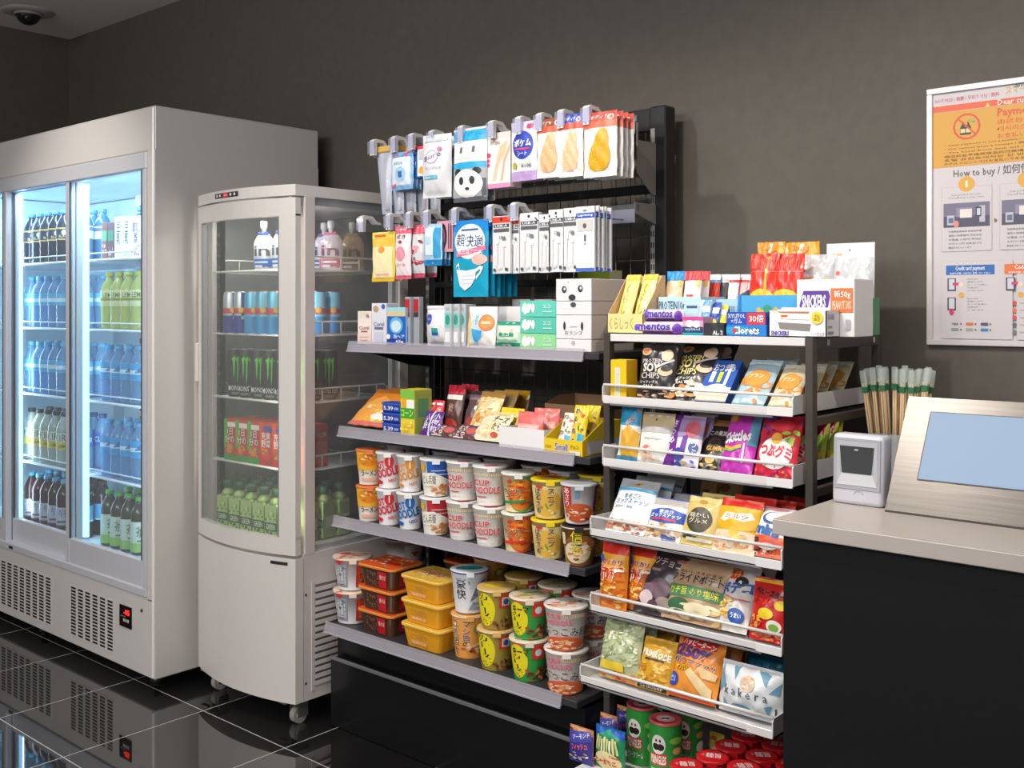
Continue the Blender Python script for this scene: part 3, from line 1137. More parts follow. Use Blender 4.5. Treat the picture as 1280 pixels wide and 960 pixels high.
# green square bottles with dark caps
mb = MB()
gb = mat('a3bd76', .35, 0, .3)
mb.box(-.026, -.026, 0, .026, .026, .118, gb, .006)
mb.lathe([(.026, .116), (.020, .128), (.0135, .136), (.0135, .146)], gb, 16)
mb.decals(sflat(.052, .118, -.0262), [('r', .0, .02, 1, .98, 'b4cf86'), ('r', 0, .30, 1, .52, '2f5a34'), ('t', 'GREEN', .12, .34, .88, .48, 'e9efd8'), ('n', .08, .02, .92, .28, ['5f8a3a', 'b7c87a', 'd8dcae', '3f6a2a'], 16, .1, .06, 3), ('n', .08, .56, .92, .95, ['6f9a4a', 'c0d08a', 'e0e4b8', '4a7a32'], 18, .1, .06, 8)], .0003, L=3)
mb.decals(lambda u, v, o=0: Vector((.0262 + o, -.026 + .052 * u, .118 * v)), [('r', .1, .02, .9, .9, 'a8b884'), ('r', .2, .3, .8, .6, 'd8dcc8')], .0003, L=3)
gbt = thing('smoothie_bottle', mb, '', 'bottle', 'green square bottles in the showcase')
mb = MB()
mb.lathe([(.0165, .140), (.0165, .163), (.015, .165), (0, .165)], '2f5a3a', 16)
part('cap', mb, gbt)
xg = [-2.965 + .066 * i for i in range(6)]
rows(gbt, xg, [1.975, 2.04, 2.105, 2.17], .5465, plab('square green bottle on showcase floor', xg), 'g', rz=radians(6))


# spouted jelly pouches
def pouch(main, low, txt, tc, capc, shoulder, label, loc, rz, w=.078, h=.125):
    S = bagS(w, h, .034, .03, 5, .08, .8)
    mb = MB()

    def S2(u, v, o=0, sgn=-1):
        p = S(u, v, o, sgn)
        k = 1 - .62 * max(0, (v - .72) / .28) ** 1.3
        return Vector((p.x * k, p.y * (1 - .4 * max(0, (v - .7) / .3)), p.z))
    mb.surf(S2, 12, 14, mat(main, .25, 0, .4))
    mb.surf(lambda u, v, o=0: S2(u, v, o, 1), 12, 14, mat(main, .25, 0, .4), flip=True)
    mb.decals(S2, [('r', .02, .03, .98, .30, low), ('r', .1, .08, .5, .14, 'e8f0fa'), ('r', .1, .19, .8, .24, 'dfe9f7'), ('t', txt, .12, .38, .88, .64, tc)])
    o = thing('jelly_drink_pouch', mb, label, 'pouch', 'spouted jelly pouches on the showcase top shelf', loc, (0, 0, rz))
    c = MB()
    c.lathe([(.008, h - .004), (.008, h + .012), (.0115, h + .013), (.0115, h + .034), (.009, h + .036), (0, h + .036)], capc, 16)
    part('cap', c, o)
    c = MB()
    c.box(-.020, -.0065, h - .010, .020, .0065, h + .001, shoulder, .002)
    part('spout_collar', c, o)


pouch('dfe2ea', '1f6fd0', 'in', '3a3f4c', 'eef0f2', '1f4fa8', 'silver jelly pouch with blue band, left of the two at the front', (X(330, 2.03), 2.03, SSH[0]), .35)
pouch('dfe2ea', '1f6fd0', 'in', '3a3f4c', 'eef0f2', '1f4fa8', 'silver jelly pouch with blue band, right of the two at the front', (X(352, 2.03), 2.03, SSH[0]), .3)
pouch('c9bcc8', 'c0506a', 'in', '6a3050', 'e8e6ea', 'd0507a', 'silver jelly pouch with pink band seen through the side glass', (-2.665, 2.16, SSH[0]), .6)
pouch('b89a7a', 'a07a4a', 'in', '5a3a1a', 'dcd2c2', 'a88050', 'tan jelly pouch seen through the side glass', (-2.665, 2.25, SSH[0]), .6)
pouch('c8cad8', '3a4a8a', 'in', '303a6a', 'dcdde6', '40508a', 'silver jelly pouch with dark blue band at the back', (-2.75, 2.20, SSH[0]), .5)
# ================================================================== GONDOLA SHELVING
GX0, GX1 = -2.515, -1.597
blk = mat('17171a', .38, 0, .2)
blk2 = mat('0f1013', .3, 0, .3)
go = thing('gondola_shelving', None, 'black gondola shelving with wire back and clear price rails in the middle', 'shelving', None, (GX0, 2.25, 0))


def gp(name, mb, label=None, kind=None, parent=None):
    if parent:
        return part(name, mb, parent, label, kind)
    return part(name, mb, go, label, kind, loc=(-GX0, -2.25, 0))


for (xa, xb) in ((GX1 - .030, GX1 + .022), (GX0 - .012, GX0 + .030)):
    mb = MB()
    mb.box(xa, 2.452, 0, xb, 2.505, 1.842, blk, .004)
    mb.box(xa + .004, 2.4505, .3, xa + .018, 2.453, 1.78, '8d8b8a')
    for k in range(46):
        z = .33 + k * .031
        mb.box(xa + .006, 2.4495, z, xa + .009, 2.4515, z + .016, '1b1b1d')
        mb.box(xa + .013, 2.4495, z, xa + .016, 2.4515, z + .016, '1b1b1d')
    gp('upright', mb)
for (za, zc) in ((1.775, 1.838), (1.60, 1.625), (1.345, 1.365), (.20, .34)):
    mb = MB()
    mb.box(GX0 + .03, 2.455, za, GX1 - .03, 2.475, zc, blk, .002)
    gp('cross_rail', mb)
mb = MB()
wire = mat('5c5a58', .35, .6)
nx = 17
for k in range(nx):
    x = GX0 + .05 + (GX1 - GX0 - .1) * k / (nx - 1)
    mb.tube([(x, 2.462, .30), (x, 2.462, 1.78)], .0017, wire, 4)
for k in range(22):
    z = .34 + k * .067
    mb.tube([(GX0 + .03, 2.459, z), (GX1 - .03, 2.459, z)], .0017, wire, 4)
gp('wire_back_panel', mb, 'grey wire grid')
mb = MB()
mb.box(GX0, 2.036, 0, GX1 + .046, 2.449, .205, blk2, .003)
mb.box(GX0, 2.033, .203, GX1 + .046, 2.04, .213, mat('86858a', .35, .5), .001)
mb.box(GX0 + .006, 2.06, .205, GX1 + .040, 2.449, .285, blk2)
gp('base', mb)
GSH = [(2.100, 1.166), (2.062, .906), (2.042, .633), (2.010, .314)]
for i, (yf, z) in enumerate(GSH):
    mb = MB()
    mb.box(GX0 + .004, yf + .012, z - .019, GX1 + .044, 2.452, z - .0005, mat('3b3b40', .4, .2), .002)
    mb.box(GX0 + .004, yf + .010, z - .022, GX1 - .004, yf + .016, z - .002, '8e8d97')
    for x in (GX0 + .006, GX1 - .010):
        mb.sideprism([(yf + .05, z - .02), (2.45, z - .02), (2.45, z - .085), (2.36, z - .075)], x, x + .003, blk)
    sh = gp('shelf', mb)
    mb = MB()
    mb.sideprism([(yf, z - .022), (yf + .003, z - .022), (yf + .011, z + .008), (yf + .008, z + .009)], GX0 + (-.0), GX1 - .0, railpl)
    mb.sideprism([(yf - .002, z - .024), (yf + .003, z - .024), (yf + .003, z - .020), (yf - .002, z - .020)], GX0, GX1, clear('clear_rail_edge', 'e9e7f4', .6, .1, .2))
    part('price_rail', mb, sh, 'clear slanted price rail')
# hook bars and their brackets
ZB1, ZB2 = 1.797, 1.556
for zb in (ZB1, ZB2):
    mb = MB()
    for x in (GX0 + .004, GX1 - .012):
        if zb == ZB1:
            mb.sideprism([(2.36, zb + .004), (2.366, zb + .004), (2.366, zb - .06), (2.452, zb - .06), (2.452, zb - .205), (2.435, zb - .205), (2.36, zb - .15)], x, x + .003, '8b8580')
        else:
            mb.sideprism([(2.35, zb + .01), (2.452, zb + .01), (2.452, zb - .045), (2.35, zb - .02)], x, x + .003, '8b8580')
    mb.box(GX0 + .004, 2.356, zb - .012, GX1 - .008, 2.368, zb + .006, mat('77767a', .35, .5), .001)
    gp('hook_bar', mb)
    mb = MB()
    mb.box(GX1 - .16, 2.352, zb - .045, GX1 - .012, 2.354, zb - .008, clear('clear_label_strip', 'dcdcf0', .45, .15, .2))
    gp('label_strip', mb, 'clear label strip')

HP = {1: [464, 490, 512, 537.5, 574, 612, 646, 672, 699, 731], 2: [450, 484, 509, 531, 566, 610, 640, 668, 694, 728]}
hookwhite = mat('eceaea', .3, 0, .2)


def mkhook(label, short=False):
    mb = MB()
    st = mat('b9b9bd', .25, .9)
    mb.tube([(0, .185, 0), (0, 0.06, -.002), (0, .01, -.004), (0, -.001, .004)], .0022, st)
    h = thing('display_hook', mb, label, 'hook', 'display hooks on the hanging bars')
    if not short:
        mb = MB()
        mb.tube([(0, .185, .034), (0, .05, .036)], .0020, st)
        part('upper_wire', mb, h)
        mb = MB()
        mb.sideprism([(0, 0), (0, .046), (.010, .052), (.042, .050), (.060, .034), (.078, .030), (.078, .024), (.055, .026), (.040, .040), (.014, .041), (.012, 0)], -.010, .010, hookwhite)
        lh = part('label_holder', mb, h, 'white arched label holder')
        mb = MB()
        mb.box(-.017, -.004, .004, .015, -.001, .044, clear('clear_label_plate', 'eef0fa', .86, .1, .2), .001)
        part('label_plate', mb, lh, 'clear plate')
    return h


hk = None
YH = 2.172
for r_, zz in ((1, 1.757), (2, 1.520)):
    for i, px in enumerate(HP[r_]):
        lb = f"{'upper' if r_ == 1 else 'lower'} row hook with white arched holder, number {i + 1} from left" if not (r_ == 2 and i > 6) else f"plain lower row hook holding cable packs, number {i + 1} from left"
        loc = (X(px, YH) + .003, YH, zz)
        if r_ == 2 and i > 6:
            mkhook(lb, True).location = loc
        elif hk is None:
            hk = mkhook(lb)
            hk.location = loc
        else:
            dup(hk, loc, (0, 0, 0), lb)


# hanging packs ------------------------------------------------------
def hang(px0, px1, pyt, pyb, y, t, base, dec, label, cat='pack', name='hanging_pack', n=1, dy=.016, group=None, rz=0.0, seed=1, back=None, sealc=None, seal=.05, card=False, ry=0.0, extra=None, wr=1.0, alab=None, mrough=.3, taper=.05):
    xa, xb = X(px0, y), X(px1, y)
    zt, zb = Z((px0 + px1) / 2, pyt, y), Z((px0 + px1) / 2, pyb, y)
    w, h = xb - xa, zt - zb
    if card:
        mb = boxmb(w, h, t, base, dec, bev=.0004)
    else:
        mb = bagmb(w, h, t, base, dec, back, seal, seed, sealc, wr, taper, mrough=mrough)
    o = thing(name, mb, label, cat, group, ((xa + xb) / 2, y, zb), (0, ry, rz))
    if extra:
        extra(o, w, h)
    for k in range(1, n):
        dup(o, ((xa + xb) / 2 + .002 * ((k * 7) % 3 - 1), y + dy * k, zb + .002 * (k % 2)), (0, ry, rz + .03 * ((k * 5) % 3 - 1)), (alab or label) + (', directly behind the front one' if k == 1 else f", {['', '', 'third', 'fourth', 'fifth', 'sixth', 'seventh', 'eighth'][k]} from the front"), group)
    return o


# 1 toothbrush travel cases
def tb(px, y, label, c1, c2):
    xa = X(px, y)
    zt, zb = Z(px, 184, y), Z(px, 268, y)
    h = zt - zb
    mb = MB()
    S = bagS(.072, h, .026, .03, 4, .02, .4)
    T = lambda u, v, o=0, s=-1: Vector((S(u, v, o, s).x * (.60 + .40 * v) + .016 * (1 - v), S(u, v, o, s).y, v * h))
    pl = clear('frosted_case_plastic', 'dde3f2', .45, .2, .2)
    mb.surf(T, 8, 10, pl)
    mb.surf(lambda u, v, o=0: T(u, v, o, 1), 8, 10, pl, flip=True)
    o = thing('toothbrush_set', mb, label, 'toothbrush', 'toothbrush sets on the upper hooks', (xa, y, zb))
    g = MB()
    g.tube([(.006, 0, .01), (.002, 0, h * .62), (-.004, 0, h * .9)], .0042, c1, 8)
    g.box(-.010, -.006, h * .70, .002, .004, h * .90, 'f1f3f6', .001)
    part('toothbrush', g, o, None)
    g = MB()
    g.lathe([(.009, 0), (.011, h * .45), (.002, h * .47)], c2, 12, c=(.022, 0), z=.012)
    part('toothpaste_tube', g, o)
    g = MB()
    g.box(-.037, -.010, h - .018, .037, .010, h + .002, 'd9b25c', .003)
    part('lid', g, o, 'gold coloured lid')


TBC = [('e79aa6', 'd9dde8'), ('5f8fd0', 'e8ebf2'), ('e6a0ac', 'cfd6e6'), ('8fb0da', 'f0e0e2'), ('d8b8a8', 'e6e9f0')]
for i in range(5):
    tb(480 + i * 15, 2.20 + .018 * i, ['frosted toothbrush set with gold lid, frontmost at left end of top hooks', 'frosted toothbrush set with blue brush, second behind gold-lidded one', 'frosted toothbrush set with pink brush, third from the front', 'frosted toothbrush set with pale blue brush, fourth from the front', 'frosted toothbrush set with tan brush, rearmost'][i], *TBC[i])
hang(490, 517, 190, 237, 2.185, .022, '7fb4e2', [('r', .04, .05, .96, .82, '9cc8ee'), ('r', .08, .12, .92, .86, 'dcebf8'), ('t', 'KEUA', .2, .66, .6, .74, '4a6080'), ('e', .5, .40, .24, .20, 'a8cdea'), ('r', .42, .32, .60, .48, '2f6fc0'), ('n', .02, .0, .35, .14, ['e0506a', 'e86a80'], 4, .10, .05, 3), ('n', .1, .88, .9, .98, ['f04a8a', 'e8306a', '50b0e8', 'e0c040'], 16, .08, .04, 4)],
     'light blue travel pouch with a white print and pink tips on upper hooks', n=3, group='blue travel pouches', alab='light blue travel pouch', seed=3)
hang(516, 537, 183, 222, 2.20, .010, '1f6fc8', [('r', .0, 0, .34, 1, '1c62b8'), ('t', 'D\nE\nN\nT', .08, .25, .26, .85, 'ffffff'), ('r', .36, .04, 1, .92, 'eef1f3'), ('r', .45, .55, .9, .85, 'c9ccd2'), ('e', .62, .22, .18, .12, 'e8b43a'), ('r', .0, .9, 1, 1, 'e0406a')],
     'slim blue card pack with white panel and pink top', n=3, group='slim blue card packs', alab='slim blue card pack', card=True)
hang(531, 563, 168, 247, 2.175, .052, 'e2e4e9', [('e', .46, .63, .24, .11, 'b7a8d6'), ('e', .46, .63, .20, .092, 'eceef2'), ('t', 'Bioré', .18, .60, .76, .68, '6a5a9a', None, .01, 8), ('r', .16, .28, .66, .34, '59b8d6'), ('t', '化粧水シート', .18, .29, .62, .33, 'ffffff'), ('t', 'クレンジング', .2, .43, .8, .48, '9aa6c0'), ('r', .1, .88, .9, .93, 'cfd3da'), ('e', .72, .75, .07, .035, 'c45a8a')],
     'white cleansing wipes bag with lilac ring and light blue bar', n=2, dy=.058, group='white cleansing wipes bags', alab='white cleansing wipes bag', seed=6, rz=.12)
hang(568, 609, 160, 252, 2.185, .034, 'e9ebee', [('r', 0, .82, 1, .97, '2aa6d8'), ('n', .0, .84, 1, .95, ['58c0e6', '1f8fc6'], 14, .08, .02, 3), ('t', '| |', .28, .66, .72, .74, '6a6d72'), ('r', .1, .58, .9, .585, 'c8ccd2'), ('r', 0, .44, 1, .53, '2fa9dc'),
     ('r', .0, .0, 1, .44, 'a9acb2'), ('r', .0, .0, 1, .06, '5a5d66'), ('r', .88, .06, 1, .3, '5a5d66'), ('e', .22, .40, .12, .05, '2c2d31'), ('e', .80, .40, .12, .05, '2c2d31'), ('e', .5, .24, .44, .19, 'f2f3f4'), ('e', .33, .28, .075, .055, '3a3b40'), ('e', .67, .28, .075, .055, '3a3b40'), ('e', .5, .17, .06, .022, '3a3b40')],
     'tissue pack with black and white panda face and blue bands', n=2, dy=.03, group='panda tissue packs', alab='panda face tissue pack', seed=8)
legs = [('r', 0, .88, 1, 1, 'd8d2cc'), ('r', 0, 0, 1, .08, 'd690b8'), ('r', 0, .08, 1, .88, 'efe6e2'), ('p', [(.45, .12), (.60, .12), (.72, .5), (.98, .80), (.98, .66), (.80, .45), (.70, .12)], 'e0ae8c'), ('p', [(.9, .85), (.58, .75), (.42, .45), (.30, .14), (.42, .13), (.55, .42), (.8, .62)], 'ecc0a0'), ('e', .13, .60, .10, .045, 'd8447a'), ('e', .12, .50, .07, .035, 'd8447a'), ('e', .12, .42, .07, .035, 'd8447a'), ('t', 'STOCKING', .2, .78, .6, .84, '8a7a74')]
hang(609, 640, 166, 235, 2.195, .012, 'efe6e2', legs, 'stocking pack with bare legs and pink lower edge beside panda tissues', n=3, group='stocking packs', alab='stocking pack', card=True)
hang(640, 671, 152, 226, 2.185, .016, 'e9e9ee', [('r', 0, .85, 1, 1, 'cfc4dc'), ('r', .0, 0, 1, .16, 'b99ccf'), ('e', .5, .60, .42, .24, '2644b4'), ('t', 'ポケム', .16, .58, .84, .70, 'ffffff', None, .03), ('t', 'シート', .3, .42, .7, .50, 'e6d4ff'), ('r', .2, .52, .8, .55, 'e0486a'), ('e', .17, .26, .10, .06, 'b9a83a'), ('t', '¥108', .45, .22, .85, .29, '7a7a8a'), ('r', .66, .88, .9, .95, 'd8406a')],
     'white sheet pack with round blue emblem on the upper hooks', n=3, group='blue emblem sheet packs', alab='blue emblem sheet pack', seed=2)


def sponge(px0, px1, pyt, pyb, head, head2, body, spot, label, n, group, seed):
    y = 2.185
    xa, xb = X(px0, y), X(px1, y)
    zt, zb = Z((px0 + px1) / 2, pyt, y), Z((px0 + px1) / 2, pyb, y)
    w, h = xb - xa, zt - zb
    dec = [('r', 0, .0, 1, .08, 'eef0f0'), ('r', 0, .86, 1, 1, head), ('r', 0, .76, 1, .86, head2), ('p', [(.34, .09), (.56, .085), (.74, .13), (.84, .24), (.85, .36), (.80, .48), (.80, .60), (.76, .70), (.66, .745), (.52, .73), (.42, .64), (.36, .54), (.26, .44), (.18, .33), (.16, .22), (.22, .13)], body)]
    dec += [('n', .3, .14, .72, .66, [spot, 'f6ead0'], 26, .025, .010, seed)]
    dec += [('e', .84, .91, .10, .045, 'f1e8e2'), ('e', .84, .91, .06, .027, head2), ('t', 'ボディ', .2, .89, .62, .95, 'f4e6dc')]
    mb = bagmb(w, h, .020, 'dcdad8', dec, seed=seed, seal=.05, wr=1.3)
    o = thing('body_sponge', mb, label, 'sponge', group, ((xa + xb) / 2, y, zb), (0, 0, .04))
    for k in range(1, n):
        dup(o, ((xa + xb) / 2 + .003 * (k % 2), y + .024 * k, zb), (0, 0, .04 - .03 * (k % 2)), label.split(' at ')[0].split(' with')[0] + f', {["", "second", "third", "fourth", "fifth"][k]} from front behind ' + ('blue-topped one' if '2c' in head else 'brown-topped one' if '8a' in head else 'orange-topped one'), group)


sponge(672, 703, 148, 222, '8a4a2a', 'd8583a', 'e0b184', 'c8925e', 'tan curved sponge pack with brown top, left of the three', 4, 'tan sponge packs', 3)
sponge(700, 729, 143, 221, '2c50b8', 'e0503a', 'e4bd96', 'c09870', 'pale tan curved sponge pack with blue top, middle of three', 4, 'blue topped sponge packs', 5)
sponge(731, 771, 140, 221, 'df4a3c', 'e8694a', 'd2a01e', 'e0b43a', 'golden curved sponge pack with orange top at right end', 4, 'golden sponge packs', 7)

# lower hook row
hang(466, 494, 290, 352, 2.19, .022, 'ecd04a', [('r', .04, .70, .96, .88, 'e9c03a'), ('r', .06, .08, .94, .70, 'f3e6b4'), ('e', .5, .64, .16, .07, 'e49a3a'), ('r', .1, .9, .6, .95, 'd86a2a'), ('r', .2, .12, .8, .16, 'f3b8a0'), ('r', .0, 0, 1, .07, 'e6b820')],
     'yellow cotton pack at left end of the lower hooks', n=2, dy=.03, group='yellow cotton packs', alab='yellow cotton pack', seed=4)
hang(495, 514, 283, 349, 2.18, .03, 'f2e4e8', [('r', 0, .86, 1, 1, 'e2607a'), ('r', 0, 0, 1, .07, 'e0607e'), ('e', .5, .48, .30, .14, 'e896aa'), ('t', '拭き', .2, .76, .8, .84, '6a4a5a'), ('t', 'シート', .2, .24, .8, .30, 'd0506a'), ('e', .5, .70, .12, .03, 'a83a4a')],
     'white and pink sheet pack next to the yellow cotton pack', n=2, dy=.05, group='pink sheet packs', alab='white and pink sheet pack', seed=5)
hang(514, 531, 281, 347, 2.20, .03, 'd8dade', [('r', 0, .82, 1, 1, 'e0566e'), ('r', 0, .0, 1, .08, 'd05070'), ('n', .1, .2, .9, .7, ['b0384a', '7a3038', 'e8a0a8'], 12, .2, .06, 5)],
     'grey pack with red top and berries on the lower hooks', n=2, dy=.05, group='red top grey packs', alab='grey pack with red top', seed=9)
hang(531, 553, 280, 332, 2.175, .018, 'a9cdea', [('r', 0, 0, 1, .14, '1f86c4'), ('r', .1, .25, .6, .92, 'dfeef7'), ('r', .62, .18, .95, .9, '2f9fd6'), ('r', .15, .5, .5, .7, 'b8d8ec')],
     'light blue slim pack left of the hair elastics', n=3, group='light blue slim packs', alab='light blue slim pack', seed=4)
hang(547, 567, 276, 315, 2.19, .006, 'd99aac', [('e', .35, .5, .28, .42, '3a2c34'), ('e', .35, .5, .17, .30, 'dba2b2'), ('r', .72, .1, .78, .9, '3a2c34'), ('r', .86, .1, .92, .9, '3a2c34'), ('t', '0', .28, .4, .42, .6, 'c0506a')],
     'pink card with black hair elastics on the lower hooks', n=2, group='hair elastic cards', alab='pink card with black hair elastics', card=True)
mask = [('e', .50, .72, .44, .23, 'e6f1f8'), ('t', '超快適', .12, .65, .90, .81, '1b2f6c', None, .025, -3), ('r', .25, .86, .75, .885, '4a6a8a'), ('p', [(.12, .60), (.55, .62), (.96, .66), (.96, .60), (.55, .55), (.12, .52)], 'e6789a'), ('t', '極上耳ごこち', .16, .55, .88, .62, 'ffffff', None, .012, -2), ('e', .80, .48, .20, .07, 'f0b8b0'),
        ('p', [(.12, .36), (.42, .34), (.72, .36), (.70, .24), (.56, .14), (.36, .08), (.22, .14)], 'e8eef4'), ('p', [(.10, .36), (.14, .42), (.20, .44), (.23, .36), (.20, .37), (.18, .41), (.15, .40)], 'f2f6fa'), ('p', [(.68, .35), (.84, .40), (.92, .38), (.84, .30), (.72, .22), (.72, .26), (.82, .32), (.84, .36), (.70, .31)], 'f2f6fa'), ('r', .28, .27, .68, .275, 'b8c6d6'), ('r', .30, .22, .66, .225, 'b8c6d6'), ('r', .34, .17, .60, .175, 'b8c6d6')]
hang(566, 612, 275, 371, 2.175, .014, '1597cf', [('r', 0, .86, 1, 1, '1b86d8'), ('r', 0, 0, 1, .5, '139fc4')] + mask, 'large blue face mask pack with white oval and printed mask', n=6, dy=.024, group='blue face mask packs', alab='large blue face mask pack', seed=11, rz=-.06)
cab = lambda top, top2=None: [('r', 0, .88, 1, .985, top), ('r', .06, .80, .94, .86, '4a4a52'), ('r', .06, .72, .94, .78, '5a5a62'), ('t', 'USB-A', .15, .81, .85, .85, 'f0f0f0'), ('e', .5, .94, .07, .025, '33343a'), ('r', .26, .15, .31, .56, 'd2d4d8'), ('r', .62, .12, .67, .50, 'd2d4d8'), ('r', .2, .52, .38, .60, 'fbfbfc'), ('r', .54, .46, .76, .54, 'fbfbfc'), ('t', '1.0m', .42, .60, .72, .655, '4a4a50'), ('r', .58, .58, .76, .64, '77787e'), ('r', .08, .04, .22, .09, '50525a'), ('r', .74, .05, .9, .10, '50525a'), ('p', [(.2, .14), (.35, .05), (.6, .1), (.58, .12), (.36, .07), (.24, .15)], 'c5c7cc')]
for (a, b_, t_, bt, top, lb, n_) in ((617, 639, 270, 342, 'd8402f', 'white cable card with red top edge, left of the cable cards', 1), (640, 650, 272, 342, 'd8402f', 'second white cable card with red top, partly hidden', 1),
                                     (651, 674, 266, 341, 'e4e5ea', 'white charging cable card with black band, second hook group', 1), (675, 689, 268, 341, 'e4e5ea', 'narrow visible white cable card between two wider ones', 1),
                                     (687, 706, 262, 340, 'e4e5ea', 'white charging cable card in the middle of the group', 1), (705, 724, 260, 340, 'e4e5ea', 'white charging cable card left of the blue-banded one', 1)):
    hang(a, b_, t_, bt, 2.178 + .012 * ((a // 7) % 2), .008, 'dadbdf', cab(top), lb, 'cable', 'cable_pack', card=True, group='charging cable cards')
    hang(a + 2, b_ + 2, t_, bt, 2.215, .010, 'd0d1d6', cab(top), lb.split(',')[0] + ', rear copy ' + {617: 'at far left', 640: 'beside it', 651: 'behind the second group', 675: 'in the gap', 687: 'behind the middle card', 705: 'near the blue one'}[a], 'cable', 'cable_pack', card=True, group='charging cable cards')
hang(721, 744, 258, 339, 2.176, .006, 'dee0e5', [('r', 0, .82, 1, .90, '2c58b8'), ('t', 'Lightning', .1, .84, .9, .885, 'ffffff'), ('r', .1, .62, .9, .80, 'c8c6c2'), ('e', .48, .70, .10, .04, '5a5a60'), ('r', .0, .0, 1, .05, '3a66c4'), ('r', .46, .46, .54, .56, '4a4a50'), ('e', .5, .42, .03, .012, '4a4a50'), ('t', '1m', .4, .92, .6, .96, '40434c')],
     'white cable pack with blue band at right end of hooks', 'cable', 'cable_pack', n=5, dy=.018, group='blue banded cable packs', alab='white cable pack with blue band', card=True)

# ================================================================== GOODS ON THE GONDOLA
def on(px0, px1, pyt, y, zs):
    xa, xb = X(px0, y), X(px1, y)
    return (xa + xb) / 2, xb - xa, Z((px0 + px1) / 2, pyt, y) - zs


def stand(px0, px1, pyt, y, zs, d, base, front, side, label, cat='box', name='carton', group=None, rz=0.0, sidec=None, topc=None, top=(), h=None):
    xc, w, hh = on(px0, px1, pyt, y, zs)
    h = h or hh
    return thing(name, boxmb(w, h, d, base, front, side, top, sidec, topc), label, cat, group, (xc, y + d / 2, zs), (0, 0, rz))


z1 = GSH[0][1]
skin = lambda c, n: [('t', 'Curél', .15, .44, .85, .54, c), ('r', .25, .36, .75, .40, n), ('n', .1, .7, .9, .97, ['c9b48a', 'e8dcc0', 'b07a8a'], 10, .18, .06, 3), ('r', .2, .1, .8, .13, 'c8b0b0'), ('r', .2, .2, .8, .22, 'c8b0b0')]
stand(447, 464, 389, 2.135, z1, .05, 'f0e2d8', [('r', 0, 0, 1, .3, 'f3d6cc')] + skin('8a5a50', 'c04a5a'), [], 'small cream and pink lotion carton at the left end of top shelf', group='lotion cartons')
stand(464.5, 483, 379, 2.135, z1, .05, 'dfdeea', [('t', 'Curél', .15, .44, .85, .54, '4a4a70'), ('r', .2, .36, .8, .42, '6a6a8a'), ('e', .3, .86, .18, .08, 'b79a6a'), ('e', .8, .92, .12, .06, '3a5ab8'), ('r', .2, .05, .8, .3, 'cdcbdf')], [], 'tall lilac lotion carton beside the small cream one', group='lotion cartons')
stand(484, 507, 384, 2.13, z1, .055, '1f66c2', [('r', 0, .88, 1, 1, '9fd2dc'), ('r', 0, .76, 1, .88, 'd9c79a'), ('e', .5, .52, .36, .22, '6ab4ea'), ('e', .5, .50, .26, .15, 'cfe6f6'), ('r', .0, .0, 1, .16, '1a3f9c'), ('t', '泡ヘア', .35, .18, .95, .28, 'ffffff'), ('t', '65g', .5, .05, .9, .14, 'ffffff'), ('e', .1, .22, .1, .07, 'f0f0f8')], [('r', .1, .1, .9, .5, '5a90d8')], 'bright blue carton with pale blue bubble and gold band', sidec='b9cfe6', topc='9fd2dc')
for i in range(2):
    xa = X(511 + 8 * i, 2.15)
    mb = MB()
    mb.box(-.012, -.01, 0, .012, .01, .145, clear('clear_blister', 'dfe3ea', .55, .1, .2), .002)
    o = thing('razor_pack', mb, ['clear razor pack with red and dark print, left one', 'clear razor pack with red and dark print, right one'][i], 'razor', 'clear razor packs', (xa + .004, 2.15 + .01 * i, z1))
    g = MB()
    g.box(-.010, -.0108, .10, .010, -.0102, .138, 'b8282c')
    g.box(-.010, -.0108, .085, .010, -.0102, .099, '3c3a3e')
    part('card', g, o, 'red and dark card')
    g = MB()
    g.tube([(0, 0, .006), (0, 0, .07), (0, .003, .085)], .0045, '8a8d94', 8)
    g.box(-.009, -.004, .082, .009, .006, .092, '5a5d64', .001)
    part('razor', g, o)
xc, w, h = on(524, 556, 382, 2.13, z1)
thing('facial_sheet_pack', bagmb(w, h, .05, 'e8e9ee', [('e', .22, .66, .16, .13, '3a44b0'), ('t', 'ビオレ', .10, .64, .34, .70, 'ffffff'), ('r', .38, .34, .62, .45, '2aa6a0'), ('r', .38, .27, .62, .34, '2a62c0'), ('r', .0, .92, 1, .96, 'd0d2da')], seed=3, seal=.05, taper=.02, wr=.5), 'white facial sheet pack with round blue mark on the top shelf', 'pack', None, (xc, 2.165, z1))
for i, px in enumerate((555, 565, 573)):
    stand(px, px + 9, 380, 2.14 + .012 * i, z1, .045, clear('clear_carton', 'e8eaf0', .35, .1, .2), [('r', .1, .45, .9, .80, '7fc9bd'), ('e', .5, .63, .3, .12, '2f9a8c'), ('t', '20', .25, .85, .75, .92, '8a9ab0'), ('r', .15, .1, .85, .35, 'e6e8ec')], [], f"clear carton with teal label, {['left', 'middle', 'right'][i]} of three on the top shelf", group='clear teal cartons')
xc, w, h = on(581, 616, 383, 2.14, z1)
thing('facial_foam_pack', bagmb(w, h, .03, 'eae8e8', [('p', [(.02, .02), (.02, .9), (.18, .6), (.30, .05)], 'e6cf86'), ('p', [(.15, .1), (.25, .85), (.62, .85), (.66, .3), (.4, .08)], 'c7e0f2'), ('p', [(.2, .45), (.62, .4), (.58, .25), (.40, .10), (.28, .2)], '49a6dc'), ('t', '毛穴', .36, .55, .46, .8, '4a86b0'), ('e', .74, .60, .24, .20, 'dc7a36'), ('e', .74, .60, .20, .165, 'e8924e'), ('r', .6, .57, .88, .63, 'f6dcc0')], seed=12, seal=.06), 'white and blue facial foam pouch with orange round mark', 'pouch', 'white foam pouches', (xc, 2.15, z1), (-.10, 0, 0))
xc, w, h = on(615, 646, 402, 2.125, z1)
